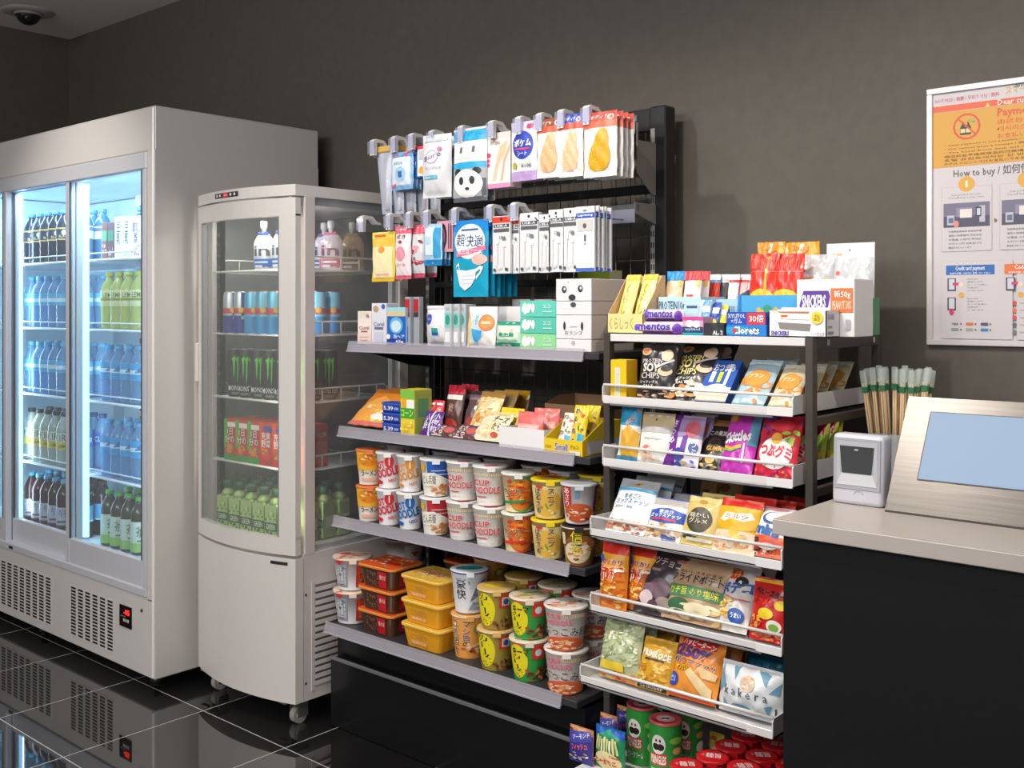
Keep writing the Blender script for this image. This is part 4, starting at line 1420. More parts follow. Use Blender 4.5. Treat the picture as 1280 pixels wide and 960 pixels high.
thing('wet_tissue_pack', bagmb(w, h, .035, 'cfe6d6', [('r', 0, 0, 1, .22, '1f9474'), ('r', 0, .86, 1, 1, '1f9474'), ('e', .55, .64, .36, .16, 'e6dcc8'), ('n', .3, .56, .8, .72, ['c4a888', 'a88a70', 'f0e8dc'], 8, .1, .06, 6), ('r', .2, .46, .8, .58, '1f9a6a'), ('t', 'エコ', .35, .47, .65, .57, 'ffffff'), ('t', '除菌', .3, .06, .7, .17, 'ffffff'), ('r', .1, .28, .9, .34, '8ccaa8')], seed=14, seal=.05, wr=.8), 'green and white wet tissue pack in front of the top shelf', 'pack', 'green wet tissue packs', (xc, 2.145, z1), (-.06, 0, 0))
xc, w, h = on(598, 645, 379, 2.21, z1)
stand(585, 690, 383, 2.24, z1, .09, 'e4e2e6', [], [], 'plain white flat carton behind the foam pouch')
for i, (c, zt) in enumerate((('8fd49a', 'bottom'), ('59c0ae', 'middle'), ('62c8b8', 'top'))):
    xc, w, _ = on(649, 694, 400, 2.125, z1)
    hh = .044
    thing('tissue_box', boxmb(w, hh - .001, .10, c, [('n', .06, .35, .42, .75, ['f3f0f0', 'e8dfe6'], 9, .05, .3, 1), ('e', .12, .55, .05, .28, 'f4f1f2'), ('e', .25, .55, .05, .28, 'f4f1f2'), ('e', .38, .55, .05, .28, 'f4f1f2'), ('t', 'エコ', .66, .55, .86, .75, 'eef6f0'), ('r', .66, .3, .9, .36, 'd8eee6')], [('e', .5, .5, .2, .3, 'e8b8c8')], topc='7fd6c6'), f"{'light green' if i == 0 else 'teal'} tissue box with white flowers, {zt} of stack of three", 'box', 'flowered tissue boxes', (xc, 2.178, z1 + hh * i))
ph = [.032, .062, .036, .058]
zz = z1
xa, xb = X(695, 2.12), X(739, 2.12)
fd = [[('e', .5, .7, .05, .2, 'b0b0b4'), ('r', .1, .2, .9, .22, 'c9c9ce')], [('t', 'おうンフ', .26, .18, .74, .34, '6a6a70'), ('e', .25, .55, .035, .18, '3a3a3e'), ('e', .75, .55, .035, .18, '3a3a3e'), ('r', .4, .52, .6, .54, '9a9aa0')], [('r', .1, .45, .9, .46, 'c9c9ce'), ('e', .5, .75, .08, .2, '4a4a4e')], [('e', .24, .52, .07, .16, '3a3a40'), ('e', .70, .55, .07, .16, '3a3a40'), ('e', .255, .55, .03, .07, 'd9d9dc'), ('e', .715, .58, .03, .07, 'd9d9dc'), ('e', .47, .16, .10, .14, '3a3a40'), ('e', .36, .86, .015, .03, '8a8a90')]]
for i, hh in enumerate(ph):
    thing('soft_tissue_box', boxmb(xb - xa, hh - .001, .19, 'e0dfe3', fd[i], [('r', .02, .02, .98, .98, 'd8cdc6')]), f"white tissue box of a stack of four, {['bottom with a faint line', 'second with two long eyes', 'third with a dark nose', 'top with round animal eyes'][i]}", 'box', 'white tissue boxes stacked by the price rail end', ((xa + xb) / 2, 2.12 + .095, zz))
    zz += hh
stand(695, 724, 348, 2.34, z1, .05, 'd83c2e', [('r', 0, .8, 1, 1, 'e8b23a'), ('r', 0, .72, .5, .8, 'f0d060')], [], 'red and yellow carton behind the white tissue boxes')
stand(722, 762, 338, 2.36, z1, .06, 'b2c43a', [('r', 0, .0, 1, .9, 'a9bd33')], [], 'yellow-green carton behind the white tissue boxes', sidec='d4d3a8')
for k, px in enumerate((640, 668)):
    stand(px, px + 22, 374, 2.30, z1, .03, 'e2e0e4', [('t', '薬用', .2, .3, .8, .6, '70707a')], [], f"small white card carton behind the teal tissue boxes, {['left', 'right'][k]} one", group='white card cartons')

# ---- second shelf
z2 = GSH[1][1]


def leanbag(px0, px1, pyt, y, zs, lean, t, base, dec, label, cat='bag', name='snack_bag', group=None, n=1, dy=.035, rz=0.0, seed=1, sealc=None, seal=.06, alab=None, wr=1.0, maxh=None, taper=.05, box=False, side=(), bev=.001):
    lr = radians(lean)
    off = t * .5
    xc, w, s = lean_fit(px0, px1, y, zs, pyt, lr, off * cos(lr))
    if maxh:
        s = min(s, maxh)
    if box:
        mb = boxmb(w, s, t, base, dec, side, bev=bev)
    else:
        mb = bagmb(w, s, t, base, dec, None, seal, seed, sealc, wr, taper)
    o = thing(name, mb, label, cat, group, (xc, y + off * cos(lr), zs + off * sin(lr) * 1.0), (-lr, 0, rz))
    for k in range(1, n):
        dup(o, (xc + .004 * ((k % 2) * 2 - 1), y + off * cos(lr) + dy * k, zs + off * sin(lr)), (-lr, 0, rz + .02 * (k % 2)), (alab or label) + (', behind the front one' if k == 1 else f", {['', '', 'third', 'fourth', 'fifth', 'sixth'][k]} in its row"), group)
    return o


leanbag(432, 475, 493, 2.085, z2, 52, .03, 'd98a2a', [('r', .0, .55, 1, 1, 'd9832a'), ('p', [(0, .0), (0, .5), (.5, .75), (1, .5), (1, 0)], 'e7a04a'), ('n', .3, .12, .95, .5, ['e8d07a', 'f0e2b0', 'd8b83a', 'e89a4a'], 24, .12, .05, 2), ('r', 0, 0, 1, .09, 'd0706a'), ('e', .75, .2, .2, .08, 'ece4e0')], 'orange dried fruit bag lying back at left end of second shelf', n=2, dy=.06, group='orange dried fruit bags', alab='orange dried fruit bag', seed=5)
leanbag(480, 502, 487, 2.30, z2, 12, .03, 'b8403c', [('r', 0, .7, 1, 1, 'c83a44'), ('n', .1, .1, .9, .6, ['d8884a', 'e8b070', '8a2a2a'], 16, .12, .06, 6)], 'red fruit bag behind the blue tins', seed=6)
for i in range(3):
    xc, w, _ = on(477, 500, 520, 2.09, z2)
    thing('mint_tin', boxmb(w, .030, .045, '2740a0', [('r', .0, .78, 1, .97, '3a5ac0'), ('t', 'S.39', .12, .25, .62, .62, 'ffffff'), ('r', .68, .3, .92, .55, '8aa0e0')], topc='3a56b8', bev=.004), f"blue flat tin with white number, {['bottom', 'middle', 'top'][i]} of the stack of three", 'tin', 'blue stacked tins', (xc, 2.113, z2 + .0305 * i))
for k in range(2):
    stand(500.5, 518, 487, 2.08 + .075 * k, z2, .07, 'e8cf3a', [('r', 0, .80, 1, 1, '7fc04a'), ('e', .4, .70, .3, .12, 'e8a82a'), ('r', .45, .55, 1, .78, 'eef4ee'), ('r', 0, .38, 1, .60, '3aa63e'), ('t', 'コーン', .08, .42, .92, .56, 'f4e85a'), ('n', .1, .02, .9, .34, ['f3e06a', 'e8b82a', 'f7f0c0'], 16, .12, .06, 4)], [('r', .1, .1, .9, .9, '9fb04a'), ('r', .2, .4, .8, .8, '5a9a6a')], ['tall yellow and green soup box in front row', 'tall yellow and green soup box behind the front one'][k], 'box', 'soup_box', 'yellow and green soup boxes', sidec='a8b85a')
for i, px in enumerate((529, 539)):
    leanbag(px, px + 10, 486, 2.14, z2, 8, .02, 'd9303c', [('r', 0, .2, 1, .5, 'ecd8dc'), ('t', '小粒', .2, .52, .8, .8, 'ffffff'), ('r', .1, .86, .9, .92, 'ffffff')], f"small red and white candy pack, {['left', 'right'][i]} of the two behind purple", group='red candy packs', seed=3 + i, maxh=.10)
leanbag(522, 544, 516, 2.085, z2, 25, .018, '5a2a8a', [('r', .45, 0, .55, 1, 'd8d0e4'), ('t', '小\n梅', .12, .2, .4, .85, 'ffffff'), ('t', '小\n梅\n粒', .6, .15, .92, .9, 'f4e8ff'), ('n', .1, .02, .9, .16, ['c8d060', '8a4aa0'], 6, .1, .04, 2)], 'purple plum candy box pack in front on second shelf', seed=7)
leanbag(549, 570, 483, 2.15, z2, 12, .03, '5a3a38', [('r', 0, .82, 1, 1, 'c8283a'), ('r', .05, .70, .95, .80, 'e8dcd8'), ('e', .5, .18, .36, .14, 'c0403a'), ('t', '梅', .35, .4, .65, .62, 'c8a090')], 'brown plum pack with red top standing behind the front packs', n=2, dy=.05, group='brown plum packs with red top', alab='brown plum pack with red top', seed=8)
for i, px in enumerate((536, 563)):
    leanbag(px, px + 28, 535, 2.08, z2, 50, .018, '5f3f42', [('t', 'むき\nどら', .08, .15, .5, .85, 'f0e6e6'), ('e', .72, .5, .22, .26, 'b85a5a'), ('r', .04, .04, .5, .10, 'd8c8c8')], f"flat brown plum packet with white letters, {['left', 'right'][i]} of two at the front", group='flat brown plum packets', seed=9 + i)
leanbag(572, 590, 491, 2.15, z2, 20, .03, '5a4446', [('r', 0, .78, 1, .9, '8a7476'), ('e', .6, .25, .3, .15, 'a03a3a'), ('e', .8, .6, .1, .05, 'f0e8e8')], 'dark brown pack left of the cream bags', n=2, dy=.05, group='dark brown packs', alab='dark brown pack', seed=12)
nut = ['e8c27a', 'f2deb0', 'd09a4a', 'f7ecd0', 'c98a3a']
leanbag(578, 608, 494, 2.12, z2, 30, .035, 'e6c992', [('r', 0, .86, 1, 1, 'd9a85a'), ('n', .08, .1, .92, .6, nut, 40, .12, .06, 3), ('t', 'チーズ', .2, .68, .8, .82, 'f8f0dc', None, .012)], 'cream and gold cheese snack bag in the middle of second shelf', n=2, dy=.05, group='cream cheese snack bags', alab='cream and gold cheese snack bag', seed=13)
leanbag(586, 622, 520, 2.078, z2, 42, .03, 'ece0c0', [('r', 0, .82, 1, 1, 'e0cd92'), ('n', .05, .05, .95, .6, ['f4ead0', 'e8d4a0', 'f0c8a0'], 30, .14, .07, 5), ('t', 'チーズ\nたら', .55, .3, .95, .8, '3a3a40'), ('e', .75, .16, .12, .08, 'c04a3a')], 'cream fish snack bag lying back beside the white tray', seed=15)
leanbag(606, 638, 490, 2.26, z2, 12, .03, 'd9a52a', [('r', .3, .1, .6, .9, 'e07a2a'), ('n', .5, .1, .95, .8, ['b0521a', 'e8b050'], 14, .1, .06, 2)], 'gold and orange snack bag standing at the back', n=2, dy=.045, group='gold snack bags', alab='gold and orange snack bag', seed=16)
leanbag(612, 640, 513, 2.13, z2, 25, .03, 'e3cc2c', [('n', .1, .1, .9, .7, ['f0e05a', 'd0a820'], 12, .14, .06, 4), ('t', 'じゃが', .3, .3, .9, .6, '6a4a1a')], 'bright yellow snack bag behind the white tray', seed=17)


def tray(px0, px1, y, d, zs, hf, hb, base, front, label, side=(), name='display_tray'):
    xa, xb = X(px0, y), X(px1, y)
    w = xb - xa
    mb = MB()
    t = .002
    mb.box(-w / 2, 0, 0, w / 2, d, t, base)
    mb.box(-w / 2, 0, t, w / 2, t, hf, base)
    mb.box(-w / 2, d - t, t, w / 2, d, hb, base)
    for sx in (-1, 1):
        x0 = -w / 2 if sx < 0 else w / 2 - t
        mb.sideprism([(t, t), (d - t, t), (d - t, hb), (d * .5, hb), (t, hf)], x0, x0 + t, base)
    mb.decals(lambda u, v, o=0: Vector((-w / 2 + u * w, -o, v * hf)), front, .0003, L=3)
    mb.decals(lambda u, v, o=0: Vector((w / 2 + o, u * d, v * hf)), side, .0003, L=3)
    return thing(name, mb, label, 'tray', None, ((xa + xb) / 2, y, zs)), (xa + xb) / 2, w


tray(624, 680, 2.085, .17, z2, .055, .05, 'e9e7ea', [('r', .05, .12, .95, .16, 'd8d6da')], 'white open display tray holding pink packs on second shelf')
tray(681, 750, 2.30, .14, z2, .10, .12, 'b08a68', [], 'plain brown cardboard box at the back of second shelf')
pk = [('r', .08, .42, .92, .62, 'f0a8a4'), ('t', 'ringring', .12, .44, .88, .60, 'f6dcd8'), ('e', .5, .2, .36, .22, 'e8a070'), ('e', .5, .2, .26, .15, 'd86a58')]
leanbag(640, 672, 516, 2.10, z2 + .004, 10, .03, 'e0706e', pk, 'pink snack pack in front of the white tray', group='pink snack packs', seed=18, seal=.08)
leanbag(662, 690, 512, 2.145, z2 + .004, 12, .03, 'e27872', pk, 'pink snack pack behind right of the front pink pack', group='pink snack packs', seed=19, seal=.08, rz=.2)
leanbag(684, 704, 524, 2.19, z2 + .004, 12, .03, 'dc6a70', pk, 'pink snack pack rearmost beside the yellow box', group='pink snack packs', seed=20, seal=.08, rz=.2)
tray(680, 728, 2.075, .17, z2, .038, .08, 'e4c62a', [('t', 'Small', .30, .28, .62, .72, '3a3a9a', 'e8e4f4'), ('t', 'チョコ', .70, .45, .9, .7, '8a6a20'), ('r', .04, .4, .2, .55, 'c8a020'), ('r', .68, .05, .95, .3, 'e0dcd0')], 'yellow candy display box with low front on second shelf', [('r', .12, .1, .95, .9, 'cfcbd2'), ('r', .0, .0, .1, 1, 'e0a818')])
mm = [('r', 0, 0, 1, 1, 'e7cc22'), ('r', .10, .12, .52, .92, 'f2eee2'), ('t', "m&m's", .14, .2, .46, .86, '4a2a1c', 'f6f2ea', .03), ('r', .56, .05, .95, .4, '3aa8dc'), ('n', .55, .45, .95, .9, ['d83a2a', 'e8862a', '3a8a3a', 'f0d83a'], 10, .1, .05, 5)]
mmv = [('t', 'm\n&\nm\ns', .16, .16, .44, .92, '4a2a1c', 'f6f2ea', .02), ('r', .60, .06, .94, .38, '3aa8dc'), ('n', .58, .45, .95, .9, ['d83a2a', 'e8862a', '3a8a3a', 'f0d83a'], 10, .1, .05, 5)]
leanbag(692, 708, 518, 2.085, z2 + .004, 24, .018, 'e4dcd4', [('r', .3, 0, .8, .16, 'd83a34')] + mmv, 'white candy pack with brown letters in the yellow box', group='candy packs in the yellow box', seed=21, maxh=.12)
leanbag(708, 726, 508, 2.085, z2 + .004, 14, .022, 'e6c81e', mmv, 'yellow candy pack with brown letters and blue corner', group='candy packs in the yellow box', seed=22, maxh=.14)
leanbag(722, 740, 508, 2.14, z2 + .004, 14, .022, 'e6c81e', [('n', .2, .1, .9, .8, ['5a3218', 'f0e4c0', '8a5a2a'], 12, .14, .06, 4)], 'yellow candy pack right of the lettered one', group='candy packs in the yellow box', seed=23, maxh=.14)

# ---- third shelf: cup noodles, two high
z3 = GSH[2][1]
HN = lambda c: [('t', 'HOT', .06, .55, .42, .74, c, None, .03, 14), ('e', .54, .76, .12, .17, c), ('r', .525, .66, .555, .86, 'f4f0ee'), ('t', 'NOODLE', .02, .34, .80, .56, c, None, .035, 14), ('t', 'NEO', .52, .20, .74, .29, c, None, .02, 10), ('e', .25, .18, .11, .06, c)]
CN = [('r', 0, .76, 1, .84, 'c9b48c')] + [('r', .02 + .04 * k, .765, .035 + .04 * k, .835, 'efe6d4') for k in range(24)] + [('t', 'CUP', .16, .54, .46, .68, 'd3303a', 'f6e4e2', .02), ('t', 'NOODLE', .16, .34, .66, .50, 'd3303a', 'f6e4e2', .02), ('r', .2, .24, .4, .27, 'd3506a'), ('p', [(.74, .62), (.88, .62), (.86, .56), (.81, .53), (.76, .56)], 'd3303a'), ('r', 0, .12, 1, .125, 'c8b8a8'), ('e', .8, .30, .06, .07, 'd8d2c8')]
RM = [('r', .0, .42, 1, .98, 'ecb23a'), ('e', .46, .74, .28, .20, 'e88a1e'), ('n', .25, .62, .7, .92, ['6fae3a', 'f3d24a', 'e0641e', 'f7e7a0'], 18, .07, .05, 2), ('r', .78, .0, 1, .98, 'dc5a3a'), ('t', 'ラーメン', .26, .28, .72, .44, '3a2a20', 'f4ece0', .02), ('r', .26, .12, .7, .22, 'e7b8a0')]
UD = lambda c: [('r', .30, .36, .92, .98, c), ('p', [(.10, .62), (.45, .66), (.9, .40), (.9, .3), (.1, .28)], 'f2ede2'), ('t', 'どん兵衛', .16, .34, .5, .58, '2a2420', None, .02), ('n', .4, .05, .8, .34, ['e0b070', 'f0d8a0', 'd8803a'], 16, .08, .06, 6), ('e', .18, .78, .08, .1, 'd9b23a'), ('r', .4, .70, .84, .72, 'd8e0f0'), ('r', .4, .6, .84, .62, 'd8e0f0')]
VG = lambda c1, c2: [('e', .62, .46, .38, .46, c2), ('e', .58, .46, .33, .41, 'e7802a'), ('n', .3, .2, .85, .9, ['e84a1e', 'f2b43a', 'f6d890', '6a9a3a', 'd03a1e'], 30, .08, .06, 7), ('t', 'サクサク', .16, .52, .60, .62, '3a2a1a', 'f4e6c8', .02), ('t', 'コーン', .22, .40, .56, .50, '3a2a1a', 'f4e6c8', .02), ('p', [(.14, .30), (.66, .34), (.66, .28), (.14, .22)], c1)]
YH_ = [('r', .0, .05, .72, .86, 'ecd896'), ('e', .42, .42, .30, .36, 'e2b24a'), ('n', .2, .15, .62, .75, ['f3e4b0', 'c98a2a', '7a9a3a', 'e8c860'], 22, .05, .05, 4), ('t', 'ス\nー\nプ', .46, .36, .58, .80, '2a2018', 'f4ecd8', .02), ('t', 'は\nる\nさ\nめ', .20, .16, .31, .80, '2a2018', 'f4ecd8', .02), ('r', .74, .1, .98, .88, 'c0936a'), ('n', .76, .2, .95, .8, ['4a2a1c', 'f0e0c8'], 8, .06, .06, 3), ('e', .30, .84, .07, .04, 'd8402a')]
MI = [('r', .14, .40, .34, .96, 'b83038'), ('t', 'あ\nさ\nり', .18, .46, .30, .92, 'f8ece6'), ('r', .42, .66, .50, .92, '6a8aa8'), ('r', .84, .3, 1, .96, '8a3a4a'), ('e', .48, .30, .32, .24, 'c0562e'), ('n', .24, .14, .7, .42, ['e8b890', 'f2dcc0', '7a3a1c'], 14, .07, .05, 9)]
SG = [('e', .52, .40, .42, .40, '8a5a34'), ('e', .46, .36, .30, .28, 'e2d2ae'), ('n', .3, .15, .8, .6, ['c99a5a', 'f0e2c0', '6a3a1c', 'd07a4a'], 18, .08, .06, 11), ('t', '信\n玄', .34, .34, .56, .92, 'f0dc20', '2a2014', .05), ('r', .12, .55, .22, .85, 'e8dcae')]
d3 = {}


def cups(key, px, y, zs, lev, design, rt, h, base, dec, lid, liddec, label, extra=0.0, tin=False, rb=None, group=None, rim='f2efe8'):
    x = X(px, y)
    z = zs + lev * (h + (.0095 if tin else .004))
    rz = face_cam(x, y, extra)
    if key in d3:
        return dup(d3[key], (x, y, z), (0, 0, rz), label, group)
    d3[key] = cup('cup_noodle', rt, rb or rt * .76, h, base, dec, lid, liddec, label, (x, y, z), rz, group, rim, tin)
    return d3[key]


L0 = [('n', .2, .2, .8, .8, ['e0dcd6', 'd8c8c0'], 8, .12, .1, 1)]
for lev in (0, 1):
    u_ = ['lower', 'upper'][lev]
    cups('rm', 462, 2.10, z3, lev, None, .040, .106, 'f0e8e0', RM, 'e8824a', [], f'orange ramen cup at the left end of third shelf, {u_} one', group='orange ramen cups', rim='e8763a')
    cups('hr', 487, 2.10, z3, lev, None, .0395, .106, 'f2f0f2', HN('d8303a'), 'f0eef0', [], f'white cup with red HOT NOODLE letters, {u_} one', group='white cups with large letters', extra=-9)
    cups('ho' if lev else 'hb', 513, 2.10, z3, lev, None, .0395, .106, 'f2f0f2', HN('e0922a' if lev else '2468b8'), 'f0eef0', [], f"white cup with {'orange' if lev else 'blue'} HOT NOODLE letters, {u_} one", group='white cups with large letters', extra=-9)
    cups('ub' if lev else 'ur', 545, 2.10, z3, lev, None, .045, .106, 'f0ece4', UD('2a5cb0' if lev else 'c02c34'), 'e6e8ee', [], f"{'blue tempura soba' if lev else 'red fried tofu udon'} cup, {u_} one on third shelf", group='noodle bowls with brush letters')
    cups('cn', 579, 2.105, z3, lev, None, .047, .107, 'f1ede8', CN, 'eceaea', [('r', .3, .05, .7, .3, 'd3506a')], f'white cup noodle with red outlined letters, left stack, {u_}', group='white cup noodles', extra=3)
    cups('cn', 613, 2.095, z3, lev, None, .047, .107, 'f1ede8', CN, 'eceaea', [], f'white cup noodle with red outlined letters, right stack, {u_}', group='white cup noodles', extra=3)
    cups('vg1' if lev else 'vg0', 648, 2.10, z3, lev, None, .044, .102, 'f0d8a8', VG('2a9a5a', '3aa05a') if lev else VG('d8402a', 'e84a2a'), 'e3e6de', [], f"round-picture soup cup with {'green' if lev else 'red'} ring, {u_} one", group='soup cups with round pictures')
    cups('yh', 687, 2.095, z3, lev, None, .047, .100, 'ecd8a0', YH_, 'e8cf28', [('e', .5, .5, .42, .42, 'c09020'), ('e', .5, .5, .30, .30, '8a6a2a')], f'vermicelli soup cup with bright yellow lid, {u_} one', group='yellow lidded soup cups', rim='efd72c', extra=2)
cups('sg', 724, 2.092, z3, 0, None, .045, .098, 'a8743c', SG, '2c2420', [], 'brown miso ramen cup with yellow brush letters, lower one', group=None, rim='d8d0c4')
cups('mi', 724, 2.092, z3, 1, None, .045, .100, 'efe9ea', MI, 'c9ccd0', [('e', .5, .5, .4, .4, 'aeb2b8')], 'white clam miso soup cup with silver lid, upper one', group=None, rim='d4d6da')
# second row, mostly hidden, lids show above the front row
for i, (k, px, y) in enumerate((('hr', 500, 2.235), ('cn', 560, 2.225), ('ur', 590, 2.22), ('cn', 625, 2.215), ('vg0', 672, 2.215), ('mi', 707, 2.205), ('yh', 746, 2.20))):
    for lev in (0, 1):
        dup(d3[k], (X(px, y), y, z3 + lev * .110), (0, 0, face_cam(X(px, y), y)), f"cup in the back row of third shelf behind {['white lettered cups', 'udon cups', 'left cup noodles', 'right cup noodles', 'round-picture cups', 'yellow lids', 'miso cup'][i]}, {['lower', 'upper'][lev]}", 'cups in the back row of the third shelf')

# ---- bottom shelf
z4 = GSH[3][1]
BW = [('r', .08, .12, .40, .84, '9a9ca2'), ('r', .12, .2, .36, .76, 'c9cbd0'), ('n', .12, .2, .36, .76, ['5a5c64', '82848c'], 22, .04, .03, 2), ('p', [(.14, .94), (.34, .94), (.26, .82)], 'd02c2c'), ('r', .56, .12, .86, .80, 'c8382c'), ('r', .60, .18, .82, .74, 'e05a3a'), ('n', .6, .2, .82, .7, ['f0b070', 'b02c20'], 12, .04, .04, 4)]
for lev in (0, 1):
    cups('bw', 441, 2.095, z4, lev, None, .059, .098, 'e8e6ea', BW, 'eed9c8', [('n', .12, .12, .88, .88, ['e6b28a', 'd04a3a', 'f2e4cc', 'c98a5a', 'e8c9a0'], 26, .14, .08, 5), ('e', .3, .7, .16, .1, 'd0382c')], f'wide silver and red ramen cup at left end of bottom shelf, {["lower", "upper"][lev]}', group='wide ramen cups', rim='e2b8a0')


def traybox(x0, w, d, h, y, z, base, rim, dec, liddec, side, label, group, lidc):
    mb = MB()
    k = .80

    def ring(s, zz, ww=w, dd=d, r=.02):
        pts = []
        for cx_, cy_, a0 in ((ww / 2 - r, dd / 2 - r, 0), (-ww / 2 + r, dd / 2 - r, 90), (-ww / 2 + r, -dd / 2 + r, 180), (ww / 2 - r, -dd / 2 + r, 270)):
            for q in range(5):
                a = radians(a0 + 22.5 * q)
                pts.append(((cx_ + r * cos(a)) * s, (cy_ + r * sin(a)) * s, zz))
        return pts
    n = 20
    levs = [(k, 0), (k + .01, .004), (.93, h - .012), (.95, h - .006)]
    vs = []
    for s, zz in levs:
        vs += ring(s, zz)
    fs = [tuple(range(n))[::-1]]
    for i in range(len(levs) - 1):
        fs += [(i * n + q, i * n + (q + 1) % n, (i + 1) * n + (q + 1) % n, (i + 1) * n + q) for q in range(n)]
    mb.add(vs, fs, mat(base, .3, 0, .3))
    F = lambda u, v, o=0: Vector(((u - .5) * (w - .05) * (k + .02 + .11 * v), -d / 2 * (k + .012 + .122 * v) - o, .004 + v * (h - .016)))
    R = lambda u, v, o=0: Vector((w / 2 * (k + .012 + .122 * v) + o, (u - .5) * (d - .05) * (k + .02 + .11 * v), .004 + v * (h - .016)))
    mb.decals(F, dec, .0008, L=.3)
    mb.decals(R, side, .0008, L=.3)
    o = thing('yakisoba_tray', mb, label, 'instant noodles', group, (x0 + w / 2, y + d / 2, z))
    lm = MB()
    vs = ring(1.0, h - .006) + ring(1.0, h - .001) + ring(.97, h + .001)
    fs = []
    for i in range(2):
        fs += [(i * n + q, i * n + (q + 1) % n, (i + 1) * n + (q + 1) % n, (i + 1) * n + q) for q in range(n)]
    fs.append(tuple(range(2 * n, 3 * n)))
    fs.append(tuple(range(n))[::-1])
    lm.add(vs, fs, mat(rim, .25, 0, .3))
    lm.decals(lambda u, v, o_=0: Vector(((u - .5) * w * .92, (v - .5) * d * .92, h + .0012 + o_)), [('r', .0, .0, 1, 1, lidc)] + liddec, .0002, L=2)
    part('lid', lm, o)
    return o


dark = [('r', .0, .02, .62, .98, '4a3026'), ('n', .05, .1, .6, .9, ['6a4a34', '8a6a50', '3a241c'], 40, .03, .12, 2), ('r', .64, .0, 1, 1, 'c01c26'), ('t', '焼そば', .70, .5, .96, .8, 'f4d8c8')]
yel = [('t', 'ごつ盛り', .12, .5, .74, .82, 'c87a1a', 'f6dc8a', .02), ('r', .1, .12, .74, .36, 'f0a060'), ('t', '塩焼そば', .14, .14, .7, .34, 'f8e0b0')]
xd, xy = X(444, 2.045), X(498, 2.035)
tb1 = ty1 = None
for lev in range(3):
    lb = ['bottom', 'middle', 'top'][lev]
    args = (z4 + .068 * lev)
    if tb1 is None:
        tb1 = traybox(xd, .160, .135, .064, 2.045, args, '5a3a28', 'e0853a', dark, [('n', .08, .1, .92, .9, ['f0e0c0', 'c8281e', 'f0c040', 'e8a060', 'ffffff'], 40, .07, .05, 3), ('r', .5, .3, .85, .5, 'd8281e')], [('r', .1, .1, .9, .9, 'b8202a'), ('t', 'UFO', .3, .3, .8, .6, 'f0d8c8')], f'dark brown yakisoba tray with red end, {lb} of three', 'dark yakisoba trays', 'd8582a')
        ty1 = traybox(xy, .168, .135, .064, 2.035, args, 'e8a41e', 'ecc25a', yel, [('n', .08, .1, .92, .9, ['f0e0a0', 'e8c040', 'd8583a', 'f4ead0', 'b8902a'], 40, .07, .05, 6), ('t', '焼そば', .3, .3, .8, .6, 'd83a2a', 'ffffff', .03)], [('r', .45, .1, .95, .9, 'e8e0d0'), ('r', .5, .2, .9, .5, 'c9c2b4')], f'orange-yellow yakisoba tray, {lb} of three', 'yellow yakisoba trays', 'e6b84a')
    else:
        dup(tb1, (tb1.location.x + .002, tb1.location.y, args), (0, 0, .01 * lev), f'dark brown yakisoba tray with red end, {lb} of three')
        dup(ty1, (ty1.location.x - .001, ty1.location.y, args), (0, 0, -.01 * lev), f'orange-yellow yakisoba tray, {lb} of three')
for lev in range(3):
    dup(tb1, (tb1.location.x + .17, 2.305, z4 + .068 * lev), (0, 0, 0), f'yakisoba tray in the back row behind the yellow trays, {["bottom", "middle", "top"][lev]}')
WB = [('t', '豪\n快', .22, .36, .42, .86, '20242c', None, .02), ('p', [(.5, .3), (.62, .7), (.82, .85), (.72, .5)], '6a7480'), ('p', [(.46, .1), (.56, .3), (.76, .2), (.7, .12)], '9aa6b4'), ('n', .46, .15, .85, .8, ['b8c4ce', '8a96a4', 'dfe6ec'], 16, .05, .06, 8)]
OR = [('r', .0, .0, 1, .98, 'e8a04a'), ('t', '豆\n乳\n担\n々', .10, .08, .27, .92, '2a2018', 'f4ece4', .05), ('t', 'マ\nシ\n旨', .36, .40, .50, .88, '3a2018', 'f6eee4', .05), ('n', .34, .06, .85, .36, ['c0562a', 'f0d0a0', '8a3a1c'], 22, .07, .06, 3), ('e', .66, .70, .1, .12, '7a8a5a'), ('e', .66, .70, .06, .07, 'e8c04a')]
cups('or', 587, 2.105, z4, 0, None, .050, .118, 'ecc89a', OR, 'e0a860', [], 'orange dan dan noodle cup under the white and blue cup', extra=2)
cups('wb', 587, 2.105, z4 + .004, 1, None, .052, .116, 'e6e9ee', WB, 'dfe6ee', [('e', .5, .5, .40, .22, '1f9a98'), ('r', .1, .35, .3, .4, 'd04a4a')], 'white and blue fish ramen cup stacked on the orange cup', rim='2f4a9a', extra=2)
d3['wb'].location.z = z4 + .1225
CY = [('r', 0, 0, 1, .98, 'a08a3c'), ('e', .27, .5, .20, .42, 'ecdc1e'), ('t', 'カ\nレ\n|\nメ\nシ', .17, .12, .37, .88, '1c1a14', None, .03, 4), ('r', .54, .56, .78, .92, 'd8402c'), ('r', .59, .62, .73, .84, 'eae0d4'), ('e', .66, .73, .05, .08, '3a5a9a'), ('n', .45, .03, .85, .38, ['8a4a34', 'c98a5a', '5a2c1c'], 22, .06, .06, 5)]
CG = [('r', 0, 0, 1, .98, '3a9a46'), ('r', .16, .90, .84, .97, 'd8604a'), ('e', .27, .5, .20, .42, 'ecdc1e'), ('t', 'カ\nレ\n|\nメ\nシ', .17, .10, .36, .66, '1c1a14', None, .03, 4), ('t', 'キーマ', .18, .66, .48, .84, '1c1a14', 'ecdc1e', .03), ('r', .54, .58, .76, .90, 'd8402c'), ('e', .65, .74, .06, .09, 'dfe6ea'), ('n', .45, .03, .85, .36, ['b0523a', 'd88a6a', '7a2c1c'], 24, .06, .06, 6)]
